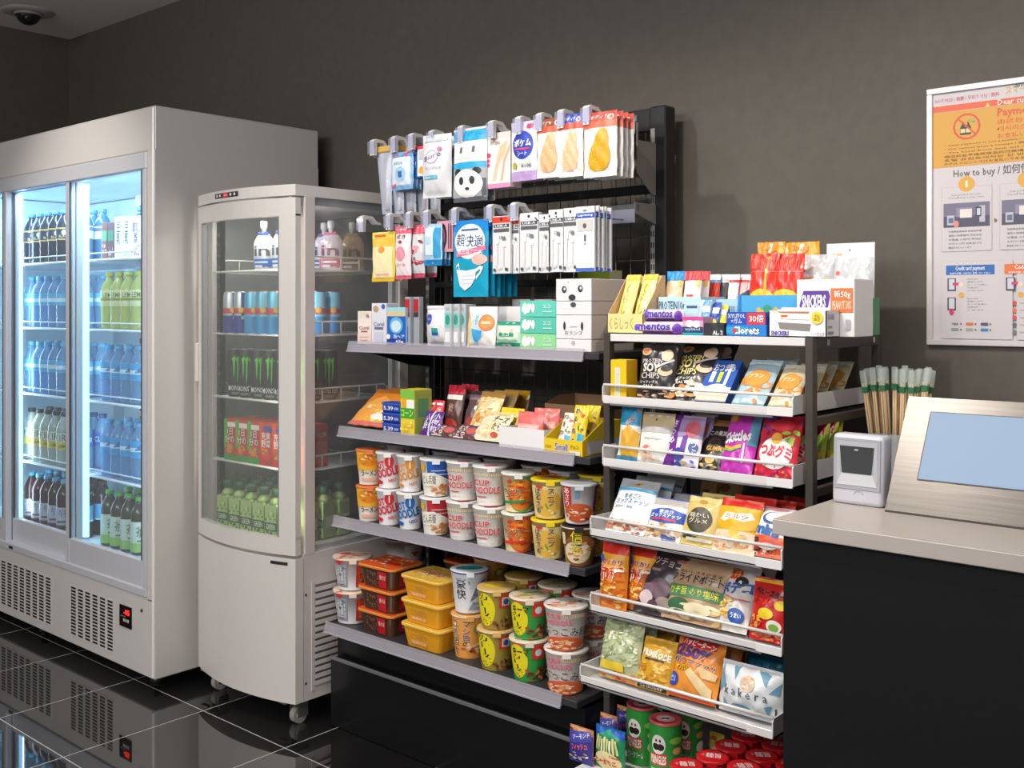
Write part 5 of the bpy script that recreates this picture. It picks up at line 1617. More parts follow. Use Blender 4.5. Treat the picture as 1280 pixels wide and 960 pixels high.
RI = [('r', .4, .78, .95, .88, 'cfb890')] + [('r', .42 + .03 * k, .785, .43 + .03 * k, .875, 'f0e8da') for k in range(17)] + [('t', 'CUP', .18, .76, .42, .88, 'd84a6a', 'f6dce0', .02, 6), ('t', 'NOODLE', .18, .62, .58, .74, 'd84a6a', 'f6dce0', .02, 6), ('t', 'ぶっこみ飯', .10, .36, .84, .58, '1c1818', 'f4eeea', .05), ('e', .46, .18, .34, .17, 'd8603a'), ('n', .2, .06, .72, .28, ['f0c890', 'e8a060', 'c04a2a', 'f6e2c0'], 26, .06, .05, 7), ('r', .84, .3, .9, .6, '9a9690'), ('r', .84, .66, .92, .74, 'd8402c')]
for lev in (0, 1):
    u_ = ['lower', 'upper'][lev]
    cups('cy', 621, 2.085, z4, lev, None, .052, .105, 'b8a050', CY, 'e0b870', [('e', .45, .55, .3, .22, 'e8d020'), ('n', .2, .2, .8, .8, ['c87a3a', 'e8c060'], 10, .12, .08, 3)], f'yellow curry rice cup, {u_} of two on the bottom shelf', group='yellow curry rice cups', rim='f0d8c8')
    cups('cg', 662, 2.080, z4, lev, None, .052, .105, '4a9a4a', CG, 'e4d8c0', [('n', .15, .15, .85, .85, ['7ab050', 'd89a5a', 'e8d8a0', 'b86a3a'], 20, .14, .1, 5)], f'green keema curry rice cup, {u_} of two on the bottom shelf', group='green curry rice cups', rim='f2ece6')
    cups('ri', 708, 2.075, z4, lev, None, .055, .106, 'ede6e2', RI, 'efe4de', [('t', 'ぶっこみ飯', .3, .55, .9, .75, '6a2a2a'), ('n', .1, .15, .7, .55, ['d8603a', 'f0c890', 'e8a060'], 18, .12, .08, 4)], f'white rice cup with black brush letters, {u_} at right end', group='white rice cups', rim='f4f0ee')
for i, (k, px, y) in enumerate((('or', 614, 2.24), ('cy', 655, 2.225), ('cg', 697, 2.215), ('ri', 742, 2.20))):
    for lev in (0, 1):
        dup(d3[k], (X(px, y), y, z4 + lev * (.122 if k == 'or' else .109)), (0, 0, face_cam(X(px, y), y)), f"cup in back row of bottom shelf behind {['white and blue cup', 'yellow curry cups', 'green curry cups', 'white rice cups'][i]}, {['lower', 'upper'][lev]}", 'cups in the back row of the bottom shelf')
cups('sb', 506, 2.28, z4, 0, None, .068, .075, 'd9d6d4', [('r', .5, .3, .8, .8, 'c0b8b0'), ('p', [(.6, .5), (.75, .5), (.68, .3)], 'c8242c')], '8a7a6a', [('n', .15, .15, .85, .85, ['6a5a4a', 'a89a88', 'c8b8a0'], 14, .16, .1, 5)], 'wide silver bowl in back row behind dark trays, lower', group='wide silver bowls', rim='c8c2bc')
cups('sb', 506, 2.28, z4, 1, None, .068, .075, '', [], '', [], 'wide silver bowl in back row behind dark trays, middle', group='wide silver bowls')
cups('sb', 506, 2.28, z4, 2, None, .068, .075, '', [], '', [], 'wide silver bowl in back row behind dark trays, top', group='wide silver bowls')
# ================================================================== SNACK RACK
RX0, RX1, RY0, RY1 = -1.512, -.966, 2.075, 2.452
rk = thing('snack_rack', None, 'dark metal rack with six white trays of snacks beside the counter', 'rack', None, (RX0, RY1, 0))
dkm = noisy('dark_brown_metal', '4a4541', '544e49', 90, .38, 3, .5, (1, 1, .3), .35)
trw = mat('dcdadb', .3, 0, .3)


def rp(name, mb, label=None, parent=None):
    if parent:
        return part(name, mb, parent, label)
    return part(name, mb, rk, label, loc=(-RX0, -RY1, 0))


TOPZ = 1.216
for x in (RX0, RX1 - .018):
    for y in (RY0, RY1 - .022):
        mb = MB()
        mb.box(x, y, 0, x + .018, y + .022, TOPZ, dkm, .0012)
        rp('post', mb)
RZ = [(2.040, 1.0485, 1.067, 1.0926), (2.040, .897, .916, .9457), (1.990, .734, .7535, .7806), (1.990, .555, .5727, .5988), (1.950, .397, .4144, .4387)]
for x in (RX0, RX1 - .018):
    mb = MB()
    mb.box(x, RY0 + .022, TOPZ - .026, x + .018, RY1 - .022, TOPZ, dkm, .001)
    r_ = rp('side_rail', mb)
    if x > RX0:
        for yy in (2.15, 2.40):
            s_ = MB()
            s_.box(x + .018, yy - .006, TOPZ - .019, x + .0195, yy + .006, TOPZ - .006, 'c9c6c0', .001)
            rp('bolt_head', s_, 'pale bolt head')
for (yf, z0, z1_, zr) in RZ:
    for x in (RX0 + .001, RX1 - .017):
        mb = MB()
        mb.box(x, RY0 + .022, z0 - .022, x + .016, RY1 - .022, z0 - .004, dkm, .001)
        rp('side_rail', mb)
mb = MB()
mb.box(RX0 + .019, RY0 + .002, TOPZ - .019, RX1 - .019, RY1, TOPZ - .001, trw, .001)
rp('top_board', mb, 'white top board')
TX0, TX1 = -1.490, -.994
for i, (yf, z0, zl, zr) in enumerate(RZ):
    mb = MB()
    yb = 2.43
    mb.box(TX0, yf, z0, TX1, yb, z0 + .004, trw)
    mb.box(TX0, yf, z0, TX1, yf + .003, zl, trw, .0008)
    mb.box(TX0, yb - .003, z0, TX1, yb, z0 + .03, trw)
    hs = zr - z0
    for x in (TX0, TX1 - .003):
        mb.sideprism([(yf, z0), (yb, z0), (yb, z0 + .042), (yf + .02, z0 + hs * 1.0), (yf + .004, z0 + hs), (yf, z0 + hs - .006)], x, x + .003, trw)
    mb.box(TX1 - .060, yf - .0008, z0 + .001, TX1 - .001, yf + .001, zl - .001, 'e6e4e4')
    t_ = rp('tray', mb, 'white tray')
    mb = MB()
    mb.tube([(TX0 + .002, yf + .004, zr), (TX1 - .002, yf + .004, zr)], .0038, mat('efedec', .25, .1, .3))
    rp('front_rod', mb, 'white rod', t_)
    mb = MB()
    mb.box(TX0 + .02, yf + .004, z0 - .005, TX1 - .05, yf + .012, z0 - .001, '9a979c')
    rp('under_rail', mb, None, t_)
mb = MB()
mb.box(RX0 + .02, 1.92, .196, RX1 - .02, 2.43, .20, trw)
mb.box(RX0 + .02, 2.40, .05, RX1 - .02, 2.43, .196, dkm)
mb.box(RX0 + .02, 1.95, 0, RX0 + .04, 2.43, .196, dkm)
mb.box(RX1 - .04, 1.95, 0, RX1 - .02, 2.43, .196, dkm)
rp('bottom_board', mb, 'white bottom board')

# ---- on the top board
zt = TOPZ
# gold wedge display with two sachets
xa, xb = X(754, 2.09), X(806, 2.09)
w = .105
mb = MB()
h0, h1 = Z(770, 392, 2.09) - zt, Z(770, 345, 2.15) - zt
mb.sideprism([(0, 0), (.10, 0), (.10, h1), (.085, h1), (.004, h0), (0, h0)], -w / 2, -w / 2 + .0015, 'd9b88a')
mb.sideprism([(0, 0), (.10, 0), (.10, h1), (.085, h1), (.004, h0), (0, h0)], w / 2 - .0015, w / 2, 'd9b88a')
mb.box(-w / 2, 0, 0, w / 2, .0015, h0, 'ecd794')
mb.box(-w / 2, .0985, 0, w / 2, .10, h1, 'd9c07a')
mb.box(-w / 2, 0, 0, w / 2, .10, .002, 'd9c07a')
mb.decals(lambda u, v, o=0: Vector((-w / 2 + u * w, -o, v * h0)), [('t', 'くらしっく', .06, .2, .72, .8, 'a88a3a', None, .0)], .0004)
mb.decals(lambda u, v, o=0: Vector((w / 2 + o, u * .10, v * h1)), [('t', 'く\nら\nし', .62, .1, .82, .7, 'a07a4a', None, .0)], .0004)
thing('display_tray', mb, 'cream counter display with slanted sides holding two gold sachets', 'tray', None, ((xa + xb) / 2 + .004, 2.09, zt))
for i, dx in enumerate((-.024, .026)):
    mb = bagmb(.042, h1 * 1.08, .016, 'e6d27a', [('r', 0, .9, 1, 1, 'd9bf4a'), ('t', 'く\nら\nし\nっ', .25, .1, .6, .82, 'a8862e', None, .0)], seed=3 + i)
    thing('gold_sachet', mb, f"tall gold sachet with brown brush letters, {['left', 'right'][i]} one in the cream display", 'sachet', 'gold sachets in the cream display', ((xa + xb) / 2 + .004 + dx, 2.105, zt + .004), (-.42, 0, 0))
# protein bar display
xa = X(823, 2.15)
T1, xc1, w1 = tray(823, 876, 2.15, .15, zt, Z(850, 371, 2.15) - zt, Z(850, 371, 2.15) - zt, 'bcdcec', [('r', 0, .0, 1, .45, 'e6e9ee'), ('t', 'PROTEIN10g', .02, .58, .62, .88, '2a4a6a'), ('r', .68, .70, .92, .76, '3a5a7a')], 'light blue protein bar display on the rack top', [('r', .02, .02, .98, .45, 'dfe3ea')])
for i, (px, c, top, seed) in enumerate(((825, 'd8c0a0', '1c8ad0', 2), (848, 'e8e2e4', 'd23a44', 3))):
    hang_w = 21
    leanbag(px, px + 21, 340, 2.17, zt + .003, 10, .02, c, [('r', 0, .84, 1, 1, top), ('n', .4, .1, .95, .5, ['8a4a2a', 'f0e8e0', 'b06a3a'], 8, .14, .07, seed), ('r', .3, .2, .7, .6, 'd03a44' if i else 'e8e4e0'), ('r', .8, .74, .95, .84, 'e8c03a')], ['blue and tan bar packet in the protein display', 'white and red bar packet in the protein display'][i], 'packet', 'bar_packet', 'bar packets on the rack top', n=2, dy=.03, seed=seed, maxh=.15)
# red white wafer packs behind
T2, xc2, w2 = tray(878, 944, 2.22, .10, zt, Z(905, 374, 2.22) - zt, Z(905, 374, 2.22) - zt, 'a9cfe8', [('t', 'PREMIUM', .2, .55, .8, .8, '5a7a9a')], 'pale blue display tray of red wafer packets at the back')
for i in range(5):
    leanbag(880 + i * 12, 893 + i * 12, 344, 2.24 + .012 * (i % 2), zt + .003, 10, .018, ['3a8ac8', 'e8e0e0', 'c83040', 'dc4048', 'd85058'][i], [('r', 0, .55, 1, .85, ['e0452e', '3a3a44', 'f0e0e0', 'e8b0b0', 'f4e4e4'][i]), ('t', ['LOVE', 'LOTZ', 'crunky', 'wafer', 'wafer'][i], .1, .2, .9, .45, 'f8f0f0'), ('r', 0, .9, 1, 1, 'e8e0e4')], ['blue packet with orange top left in the wafer tray', 'white packet with dark band in the wafer tray', 'red packet in the middle of the wafer tray', 'bright red packet right of middle in wafer tray', 'pinkish red packet at right end of wafer tray'][i], 'packet', 'wafer_packet', 'wafer packets on the rack top', seed=30 + i, maxh=.16)
# mentos style rolls
for i, (px0, px1, y, dz, pt) in enumerate(((787, 852, 2.088, 0, 0), (801, 852, 2.098, .030, 0))):
    xa, xb = X(px0, y), X(px1, y)
    w = xb - xa
    mb = MB()
    S = lambda u, v, o=0, s=-1, w=w: Vector(((u - .5) * w, s * (.013 * max(0, sin(pi * v)) ** .6 * min(1, 8 * u, 8 * (1 - u)) + .0006 + o), .029 * v))
    mb.surf(S, 16, 8, mat('d9cdea', .25, 0, .4))
    mb.surf(lambda u, v, o=0: S(u, v, o, 1), 16, 8, mat('8a4ab0', .25, 0, .4), flip=True)
    mb.decals(S, [('r', 0, 0, 1, .28, '7a2a8a'), ('r', .0, .0, .12, 1, '5a3ab0'), ('e', .12, .6, .08, .3, '6a4ac8'), ('t', 'mentos', .18, .38, .78, .84, '4a2aa0', None, .03), ('e', .9, .5, .07, .4, '6a3ab0'), ('t', 'ntons', .3, .04, .8, .22, '2a1040', None, .02)])
    thing('candy_roll', mb, ['purple and white candy roll, lower one on the rack top', 'purple and white candy roll, upper one on the rack top'][i], 'candy', 'purple candy rolls', ((xa + xb) / 2, y + .013, zt + dz))
stand(853, 879, 396, 2.085, zt, .05, 'd9a0c8', [('r', 0, 0, 1, .45, '1c3a6a'), ('r', 0, 0, 1, .12, '1f9ab0'), ('e', .35, .62, .18, .2, 'eef0f6'), ('e', .68, .60, .18, .2, 'f6f8fb'), ('r', .0, .84, 1, 1, 'd84a9a'), ('t', 'xylitol', .15, .2, .85, .4, 'c8d8e8')], [], 'small pink and navy gum box beside the candy rolls', topc='d04a90')
# gum display (dark front, blue)
stand(880, 905, 404, 2.085, zt, .06, '2a2c34', [('t', 'ALMI', .45, .06, .92, .4, 'f0f0f0', None, .02), ('p', [(.3, 1), (.75, .15), (.9, .15), (.6, 1)], '3a3c46')], [], 'black gum display box with white letters', topc='22242c')
for i, (px, c, c2) in enumerate(((868, '6aa0d8', 'b0d0ee'), (880, '2a50b0', 'd8c83a'), (889, 'e0d24a', '2a58c0'))):
    leanbag(px, px + 15, 376 + 3 * i, 2.11 + .012 * i, zt + .004, 18, .012, c, [('r', 0, .0, .35, 1, c2), ('r', .4, .6, .95, .8, 'e8f0f8'), ('e', .7, .3, .2, .12, 'e8e04a')], ['light blue gum packet leaning behind the black gum box', 'royal blue gum packet leaning behind the black gum box', 'yellow and blue gum packet leaning behind the black gum box'][i], 'packet', 'gum_packet', 'gum packets on the rack top', seed=40 + i, maxh=.10)
# Clorets boxes
stand(908, 958, 406, 2.083, zt, .05, '1f7fd4', [('r', 0, .2, .55, .8, '28a0d0'), ('t', 'Clorets', .16, .18, .82, .84, 'ffffff', '1a58b0', .03), ('e', .21, .48, .05, .24, 'd83a44')], [('r', .05, .05, .95, .95, '1c5ab8')], 'bright blue gum box with white letters, lower box', group='blue gum boxes', topc='1a4aa8')
bx = stand(908, 958, 390, 2.087, zt + .001, .05, '1f4ab8', [('t', 'XYLITOL\n=ガム', .04, .15, .48, .85, 'e6f0fa'), ('r', .52, .05, .98, .95, 'd23a4a'), ('t', '30倍', .58, .25, .94, .80, 'ffffff', None, .03)], [], 'blue gum box with red sale panel, upper box', group='blue gum boxes', h=.030)
bx.location.z = zt + Z(933, 390, 2.087) - zt - .030
# bear display
Tb, xcb, wb = tray(922, 998, 2.20, .12, zt, Z(960, 369, 2.20) - zt, Z(960, 360, 2.20) - zt, '4aa6dc', [('e', .50, .42, .15, .26, 'e2b23a'), ('e', .36, .60, .04, .10, 'e2b23a'), ('e', .64, .60, .04, .10, 'e2b23a'), ('e', .5, .66, .07, .10, '2f9a7a'), ('r', .02, .0, .06, 1, '2a7ac8'), ('e', .15, .5, .015, .05, 'e8f4fb'), ('e', .88, .3, .015, .05, 'e8f4fb')], 'sky blue display tray with a yellow rounded shape')
for i, (px0, px1, y, lb) in enumerate(((930, 966, 2.225, 'red crinkled candy bag with yellow lower half, left one in blue tray'), (958, 997, 2.23, 'red crinkled candy bag with yellow lower half, right one in blue tray'))):
    leanbag(px0, px1, 318, y, zt + .003, 6, .035, 'dc3a30', [('r', 0, 0, 1, .42, 'ecc83a'), ('e', .5, .42, .45, .12, 'ecc83a'), ('r', .0, .76, 1, .765, 'f0a090'), ('r', .62 if not i else .1, .1, .70 if not i else .16, .96, 'e8b83a'), ('t', 'クマグミ', .15, .12, .85, .30, 'd83a2a', 'f6e8b0')] + [('r', .1 + .06 * k, .80, .125 + .06 * k, .93, 'e86a5a') for k in range(14)], lb, 'bag', 'candy_bag', 'red candy bags', seed=50 + i, wr=2.2)
for i, (px0, px1, c) in enumerate(((940, 975, 'd9962a'), (975, 1018, 'e0a030'))):
    leanbag(px0, px1, 303, 2.33, zt, 3, .04, c, [('r', .42, .8, .56, .98, 'f4e8d0'), ('n', .1, .6, .9, .95, ['e8b050', 'c87a1a'], 10, .2, .06, 3)], ['orange candy bag behind the red ones, left', 'orange candy bag behind the red ones, right'][i], 'bag', 'candy_bag', 'orange candy bags', seed=55 + i, wr=2.5)
# Snickers displays
SN = [('p', [(.07, .40), (.05, .55), (.12, .80), (.56, .80), (.59, .70), (.54, .45), (.50, .40)], '5a3a9a'), ('t', 'SNICKERS', .10, .50, .51, .72, 'ffffff', None, .03, 0), ('r', .60, .42, .98, .84, 'd8763a'), ('t', 'PEANUT 50%', .63, .48, .95, .62, 'f8e0c8'), ('t', '新50g', .66, .66, .94, .80, 'ffffff'), ('r', .10, .42, .44, .46, '3a2a5a'), ('r', .86, .12, .94, .30, 'b8b4c0')]
stand(996, 1068, 349, 2.155, zt, .10, 'efedee', SN, [], 'white chocolate bar display box, tall back one with purple lettering', group='chocolate bar display boxes')
xa, xb = X(961, 2.085), X(1033, 2.085)
w = xb - xa
h = Z(1000, 388, 2.085) - zt
mb = MB()
mb.box(-w / 2, 0, 0, w / 2, .002, h * .98, 'eeecee')
mb.box(-w / 2, .063, 0, w / 2, .065, h, 'eeecee')
mb.box(w / 2 - .002, 0, 0, w / 2, .065, h, 'e2e0e4')
mb.box(-w / 2, 0, 0, -w / 2 + .002, .065, h, 'e2e0e4')
mb.box(-w / 2, 0, 0, w / 2, .065, .002, 'e2e0e4')
mb.decals(lambda u, v, o=0: Vector((-w / 2 + u * w, -o, v * h * .98)), [('p', [(.16, .58), (.74, .52), (.72, .22), (.20, .30)], '8a8584'), ('p', [(.12, .64), (.76, .58), (.74, .50), (.16, .56)], 'f4f1f0'), ('p', [(.18, .98), (.72, .98), (.72, .66), (.20, .70)], 'f2ece8'), ('r', .22, .76, .34, .84, 'd8603a'), ('p', [(.16, .98), (.72, .98), (.70, .90), (.20, .92)], 'b87a5a'), ('t', 'SNICKERS', .05, .06, .36, .22, '5a4ab0', None, .04), ('e', .85, .74, .10, .24, 'e8d43a'), ('t', '48g\n満足', .79, .62, .91, .86, '8a7a20'), ('t', '・・・ナッツ', .74, .04, .97, .2, '5a5a66')], .0004, L=2)
mb.decals(lambda u, v, o=0: Vector((w / 2 + o, u * .065, v * h)), [('t', 'SNICKERS', .1, .66, .6, .86, '8a80b0'), ('r', .08, .36, .4, .42, '8a8890'), ('r', .08, .12, .5, .22, '8a8890')], .0004, L=2)
thing('display_box', mb, 'white open box of chocolate bars with yellow round mark', 'box', 'chocolate bar display boxes', ((xa + xb) / 2, 2.085, zt))
for k in range(3):
    mb = bagmb(.115, .034, .018, 'ece6e4', [('r', .0, .3, .2, .7, 'c85a4a'), ('r', .25, .25, .6, .42, 'd8583a'), ('r', 0, 0, 1, .2, 'b8b0b0')], seed=60 + k, seal=.03)
    thing('chocolate_bar', mb, ['pale wrapped bar in the open box, front one', 'pale wrapped bar in the open box, middle one', 'pale wrapped bar in the open box, rear one'][k], 'chocolate bar', 'wrapped bars in the open box', ((xa + xb) / 2 - .01, 2.100 + .019 * k, zt + .022 + .004 * k), (-.25, 0, 0))
# clear bags with header
cb = clear('frosted_clear_bag', 'eceef2', .42, .16, .25)
for i, (px0, px1, pt, y, c) in enumerate(((993, 1040, 318, 2.29, 'clear crinkled snack bag with small red mark, left of two'), (1036, 1086, 322, 2.27, 'clear crinkled snack bag, right of two'))):
    xc, w, s = lean_fit(px0, px1, y, zt, pt, .05)
    mb = bagmb(w, s, .05, cb, [('e', .15, .80, .06, .03, 'd05a50'), ('e', .4, .66, .12, .06, 'd89a4a'), ('n', .1, .3, .9, .75, ['e0c8a0', 'f4f4f6'], 10, .1, .05, 3)], seed=61 + i, wr=3)
    thing('clear_snack_bag', mb, c, 'bag', 'clear snack bags', (xc, y + .02, zt), (-.05, 0, 0))
leanbag(1030, 1090, 304, 2.36, zt, 2, .02, 'dfe4e4', [('r', .04, .84, .96, .98, 'e6eaea'), ('r', .1, .86, .35, .89, 'd8b090'), ('e', .5, .92, .02, .012, '44484c'), ('r', .86, .4, .94, .8, '7fc9c0'), ('r', .1, .2, .8, .8, 'e9eaec')], 'pale mint header bag at the back right of the rack top', 'bag', 'header_bag', seed=64, wr=.5)
stand(1070, 1089, 372, 2.30, zt, .05, '3a8a4a', [('r', 0, .45, 1, 1, '3a72b8'), ('r', 0, 0, 1, .42, '7aa83a'), ('e', .4, .55, .28, .28, 'df9a3a'), ('e', .3, .82, .10, .08, 'df9a3a'), ('e', .5, .82, .10, .08, 'df9a3a'), ('r', .3, .05, .45, .35, 'e8d85a'), ('r', .65, .02, .8, .3, '3a7a3a')], [], 'green and blue box with an orange shape at the right end')

# ---- trays
def zs_(i):
    return RZ[i][1] + .0042


ZT = [zs_(i) for i in range(5)]
food2 = ['e8b27a', 'f4dcb4', 'c98446', 'f0e6cc']
Y = 2.052
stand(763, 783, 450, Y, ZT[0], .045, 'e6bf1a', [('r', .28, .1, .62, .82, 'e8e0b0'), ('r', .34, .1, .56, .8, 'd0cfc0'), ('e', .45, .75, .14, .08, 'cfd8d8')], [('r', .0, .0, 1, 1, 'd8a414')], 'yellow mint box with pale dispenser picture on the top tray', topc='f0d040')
SOY = lambda tc: [('e', .16, .86, .15, .07, 'e8b48a'), ('e', .15, .86, .09, .04, 'c9784a'), ('e', .78, .80, .15, .10, 'ecc8a8'), ('t', 'PROTEIN', .10, .66, .68, .73, tc), ('t', 'SOY', .14, .51, .62, .65, tc, None, .04), ('t', 'CHIPS', .10, .39, .66, .49, tc, None, .01), ('e', .78, .52, .18, .08, 'eac09a'), ('e', .80, .56, .13, .045, '2c2a2e'), ('p', [(.5, .58), (.96, .74), (.98, .71), (.52, .55)], 'cfcac6'), ('t', 'ソイチップス', .08, .30, .62, .35, 'f0ece6'), ('t', 'SALT', .2, .24, .5, .28, 'f0ece6'), ('n', .05, .04, .95, .2, ['c9a07a', '7a6a5a', 'ecd8c0'], 14, .1, .04, 4)]
leanbag(793, 836, 432, Y + .01, ZT[0], 12, .03, '2d2a2f', SOY('d8d2d0'), 'black soy chips bag with white lettering on top tray', group='black soy chips bags', seed=71, rz=.05)
leanbag(826, 876, 434, Y + .01, ZT[0], 38, .03, '2b282c', SOY('e6d98a') + [('n', .05, .04, .7, .30, food2, 22, .13, .06, 8), ('e', .84, .16, .12, .10, 'e8e6e6')], 'black soy chips bag with yellow lettering leaning on top tray', n=2, dy=.06, group='black soy chips bags', seed=72, alab='black soy chips bag with yellow lettering')
leanbag(868, 906, 458, Y + .01, ZT[0], 42, .022, '2356b0', [('r', .0, 0, 1, .35, 'd8d0c0'), ('e', .55, .28, .36, .14, 'efe6d0'), ('t', 'おつまみ', .2, .72, .9, .9, 'e6ecf4', None, .02), ('r', .45, .45, .58, .7, 'd8d83a'), ('r', .2, .45, .34, .7, 'f0f4f8'), ('r', .7, .4, .8, .9, 'e8ecf4')], 'bright blue snack box leaning on top tray', box=True, side=[('r', .05, .05, .95, .95, '1f4a9a')], seed=73)
BR = [('n', .1, .35, .9, .75, ['d98a3a', 'c9782a', 'e8a45a'], 10, .3, .13, 5), ('e', .5, .55, .38, .18, 'dc9a44'), ('t', 'ブラン', .22, .55, .7, .64, 'f6e6d0', None, .02), ('n', .3, .08, .8, .3, ['c9884a', 'e8c08a'], 8, .16, .06, 6), ('r', 0, .86, 1, .92, 'd8e4ea')]
leanbag(911, 951, 455, Y, ZT[0], 46, .022, 'a8c8d8', BR, 'light blue bread bag leaning, left of the two front ones', n=2, dy=.07, group='light blue bread bags', seed=74, alab='left light blue bread bag', wr=.6)
leanbag(956, 990, 461, Y, ZT[0], 46, .022, 'd8cfae', BR, 'cream and tan bread bag leaning at right end', n=4, dy=.072, group='cream bread bags', seed=75, alab='cream and tan bread bag', wr=.6)

leanbag(767, 792, 504, Y, ZT[1], 10, .03, 'e8e4dc', [('r', 0, .62, 1, .95, '2f9ac8'), ('r', 0, .93, .5, 1, 'd0303a'), ('p', [(.2, .1), (.2, .5), (.6, .62), (1, .5), (1, .1)], 'd9a83a'), ('n', .4, .6, 1, .9, ['d8a88a', '2a7ab0', 'c87a5a'], 8, .14, .06, 4), ('r', 0, 0, 1, .12, '4a9ac0')], 'blue and white bag with golden cube at left of second tray', seed=76)
leanbag(792, 832, 518, Y, ZT[1], 14, .03, 'e6e3de', [('r', 0, .72, 1, .99, 'c9b68a'), ('r', 0, .62, 1, .74, 'bdbab8'), ('e', .5, .86, .03, .02, '4a443a'), ('e', .3, .30, .12, .08, 'd87a7a'), ('e', .38, .28, .06, .05, 'f0f0f0'), ('n', .1, .04, .6, .2, ['e0b08a', 'e8c8a8', 'd86a5a'], 8, .12, .05, 3), ('r', .2, .5, .8, .515, 'c0beba')], 'white bag with beige corrugated top on second tray', seed=77)
PU = [('r', 0, 0, .36, 1, '6a2a8a'), ('t', '\u3055\nわ\nめ\nし', .08, .3, .28, .9, 'f0e6f4', None, .02), ('r', .36, .58, 1, .96, 'a08ab8'), ('e', .74, .74, .2, .16, 'c85a6a'), ('p', [(.46, .2), (.54, .6), (.66, .62), (.62, .2)], '6a28a0'), ('e', .46, .26, .14, .12, '3a4a98'), ('e', .84, .4, .12, .10, '3a5a9a'), ('t', 'つ\nぶ', .78, .26, .92, .5, 'e8e4f2'), ('n', .2, .02, .9, .16, ['7a4ab8', '3a5ac0', 'd8c8a0'], 14, .1, .05, 5)]
leanbag(824, 868, 522, Y, ZT[1], 20, .024, 'e2dde8', PU, 'purple and white plum pack on second tray', n=3, dy=.03, group='purple plum packs', seed=78, alab='purple and white plum pack', wr=.5)
leanbag(863, 902, 530, Y + .01, ZT[1], 36, .022, '2a2422', [('t', 'この果実', .25, .66, .8, .76, 'e8e0d8', None, .01), ('e', .5, .52, .22, .09, '4a3a30'), ('e', .5, .52, .12, .05, '2a2422'), ('t', 'GUMMY', .3, .36, .9, .44, 'dca83a', None, .03, 0), ('e', .5, .2, .16, .08, 'e8c880'), ('e', .15, .2, .1, .06, 'e8b8a8'), ('r', .0, .86, 1, 1, 'b88048'), ('n', .1, .04, .9, .1, ['d8883a', 'e8c880'], 8, .08, .03, 3)], 'black gummy candy pack with gold letters on second tray', seed=79)
SK = [('r', .78, .45, 1, .98, '5a9ab8'), ('e', .18, .88, .14, .07, 'e88a3a'), ('e', .18, .88, .08, .04, 'e8c83a'), ('t', 'Skittles', .04, .50, .84, .66, 'ffffff', 'a03aa8', .04, 6), ('p', [(.05, .44), (.3, .40), (.62, .46), (.62, .42), (.3, .34), (.05, .38)], 'e8a83a'), ('p', [(.05, .40), (.3, .36), (.62, .42), (.62, .40), (.3, .33), (.05, .36)], '6ac04a'), ('n', .05, .2, .95, .36, ['e8d8f0', 'd85ac8'], 8, .03, .015, 3), ('r', .68, .18, .74, .48, 'e8d0ee')]
leanbag(895, 935, 519, Y, ZT[1], 24, .03, 'c03ab4', SK, 'magenta fruit candy bag with white lettering', n=3, dy=.045, group='magenta fruit candy bags', seed=80, alab='magenta fruit candy bag')
TG = [('n', .0, .55, .45, .95, ['5a2a6a', '8a4a9a', '3a1c4a'], 16, .09, .06, 3), ('e', .55, .82, .30, .10, 'e83a4a'), ('n', .6, .5, 1, .75, ['9ac83a', 'c8dc5a', '6aa02a'], 10, .12, .09, 4), ('e', .5, .38, .42, .24, 'f0ece8'), ('e', .5, .60, .14, .09, 'ecaa2a'), ('t', 'つぶグミ', .12, .32, .90, .50, 'd8284a', None, .05, -4), ('n', .2, .18, .8, .24, ['6a3a9a', 'd8384a', '8ac83a', 'e88ab0'], 6, .03, .03, 5), ('n', .05, .02, .95, .14, ['e86a3a', 'e8b03a', 'c8387a'], 20, .06, .03, 6)]
leanbag(938, 988, 522, Y, ZT[1], 22, .03, 'd02a40', TG, 'red fruit gummy bag with white oval on second tray', n=2, dy=.05, group='red fruit gummy bags', seed=81, alab='red fruit gummy bag')
leanbag(1008, 1024, 526, 2.19, ZT[1], 24, .03, 'c8243c', [('r', 0, 0, 1, .35, 'e8c02a'), ('r', 0, .35, 1, .66, '8ab83a'), ('r', .8, 0, 1, 1, 'b0c83a')], 'red, green and yellow gummy bag seen right of the post', n=3, dy=.04, group='gummy bags beyond the post', seed=82, alab='gummy bag beyond the post')
leanbag(1014, 1030, 523, 2.30, ZT[1], 24, .03, '2f7ab0', [('r', 0, 0, .3, 1, '3a9ad0')], 'blue gummy bag rearmost beyond the post', group='gummy bags beyond the post', seed=83)

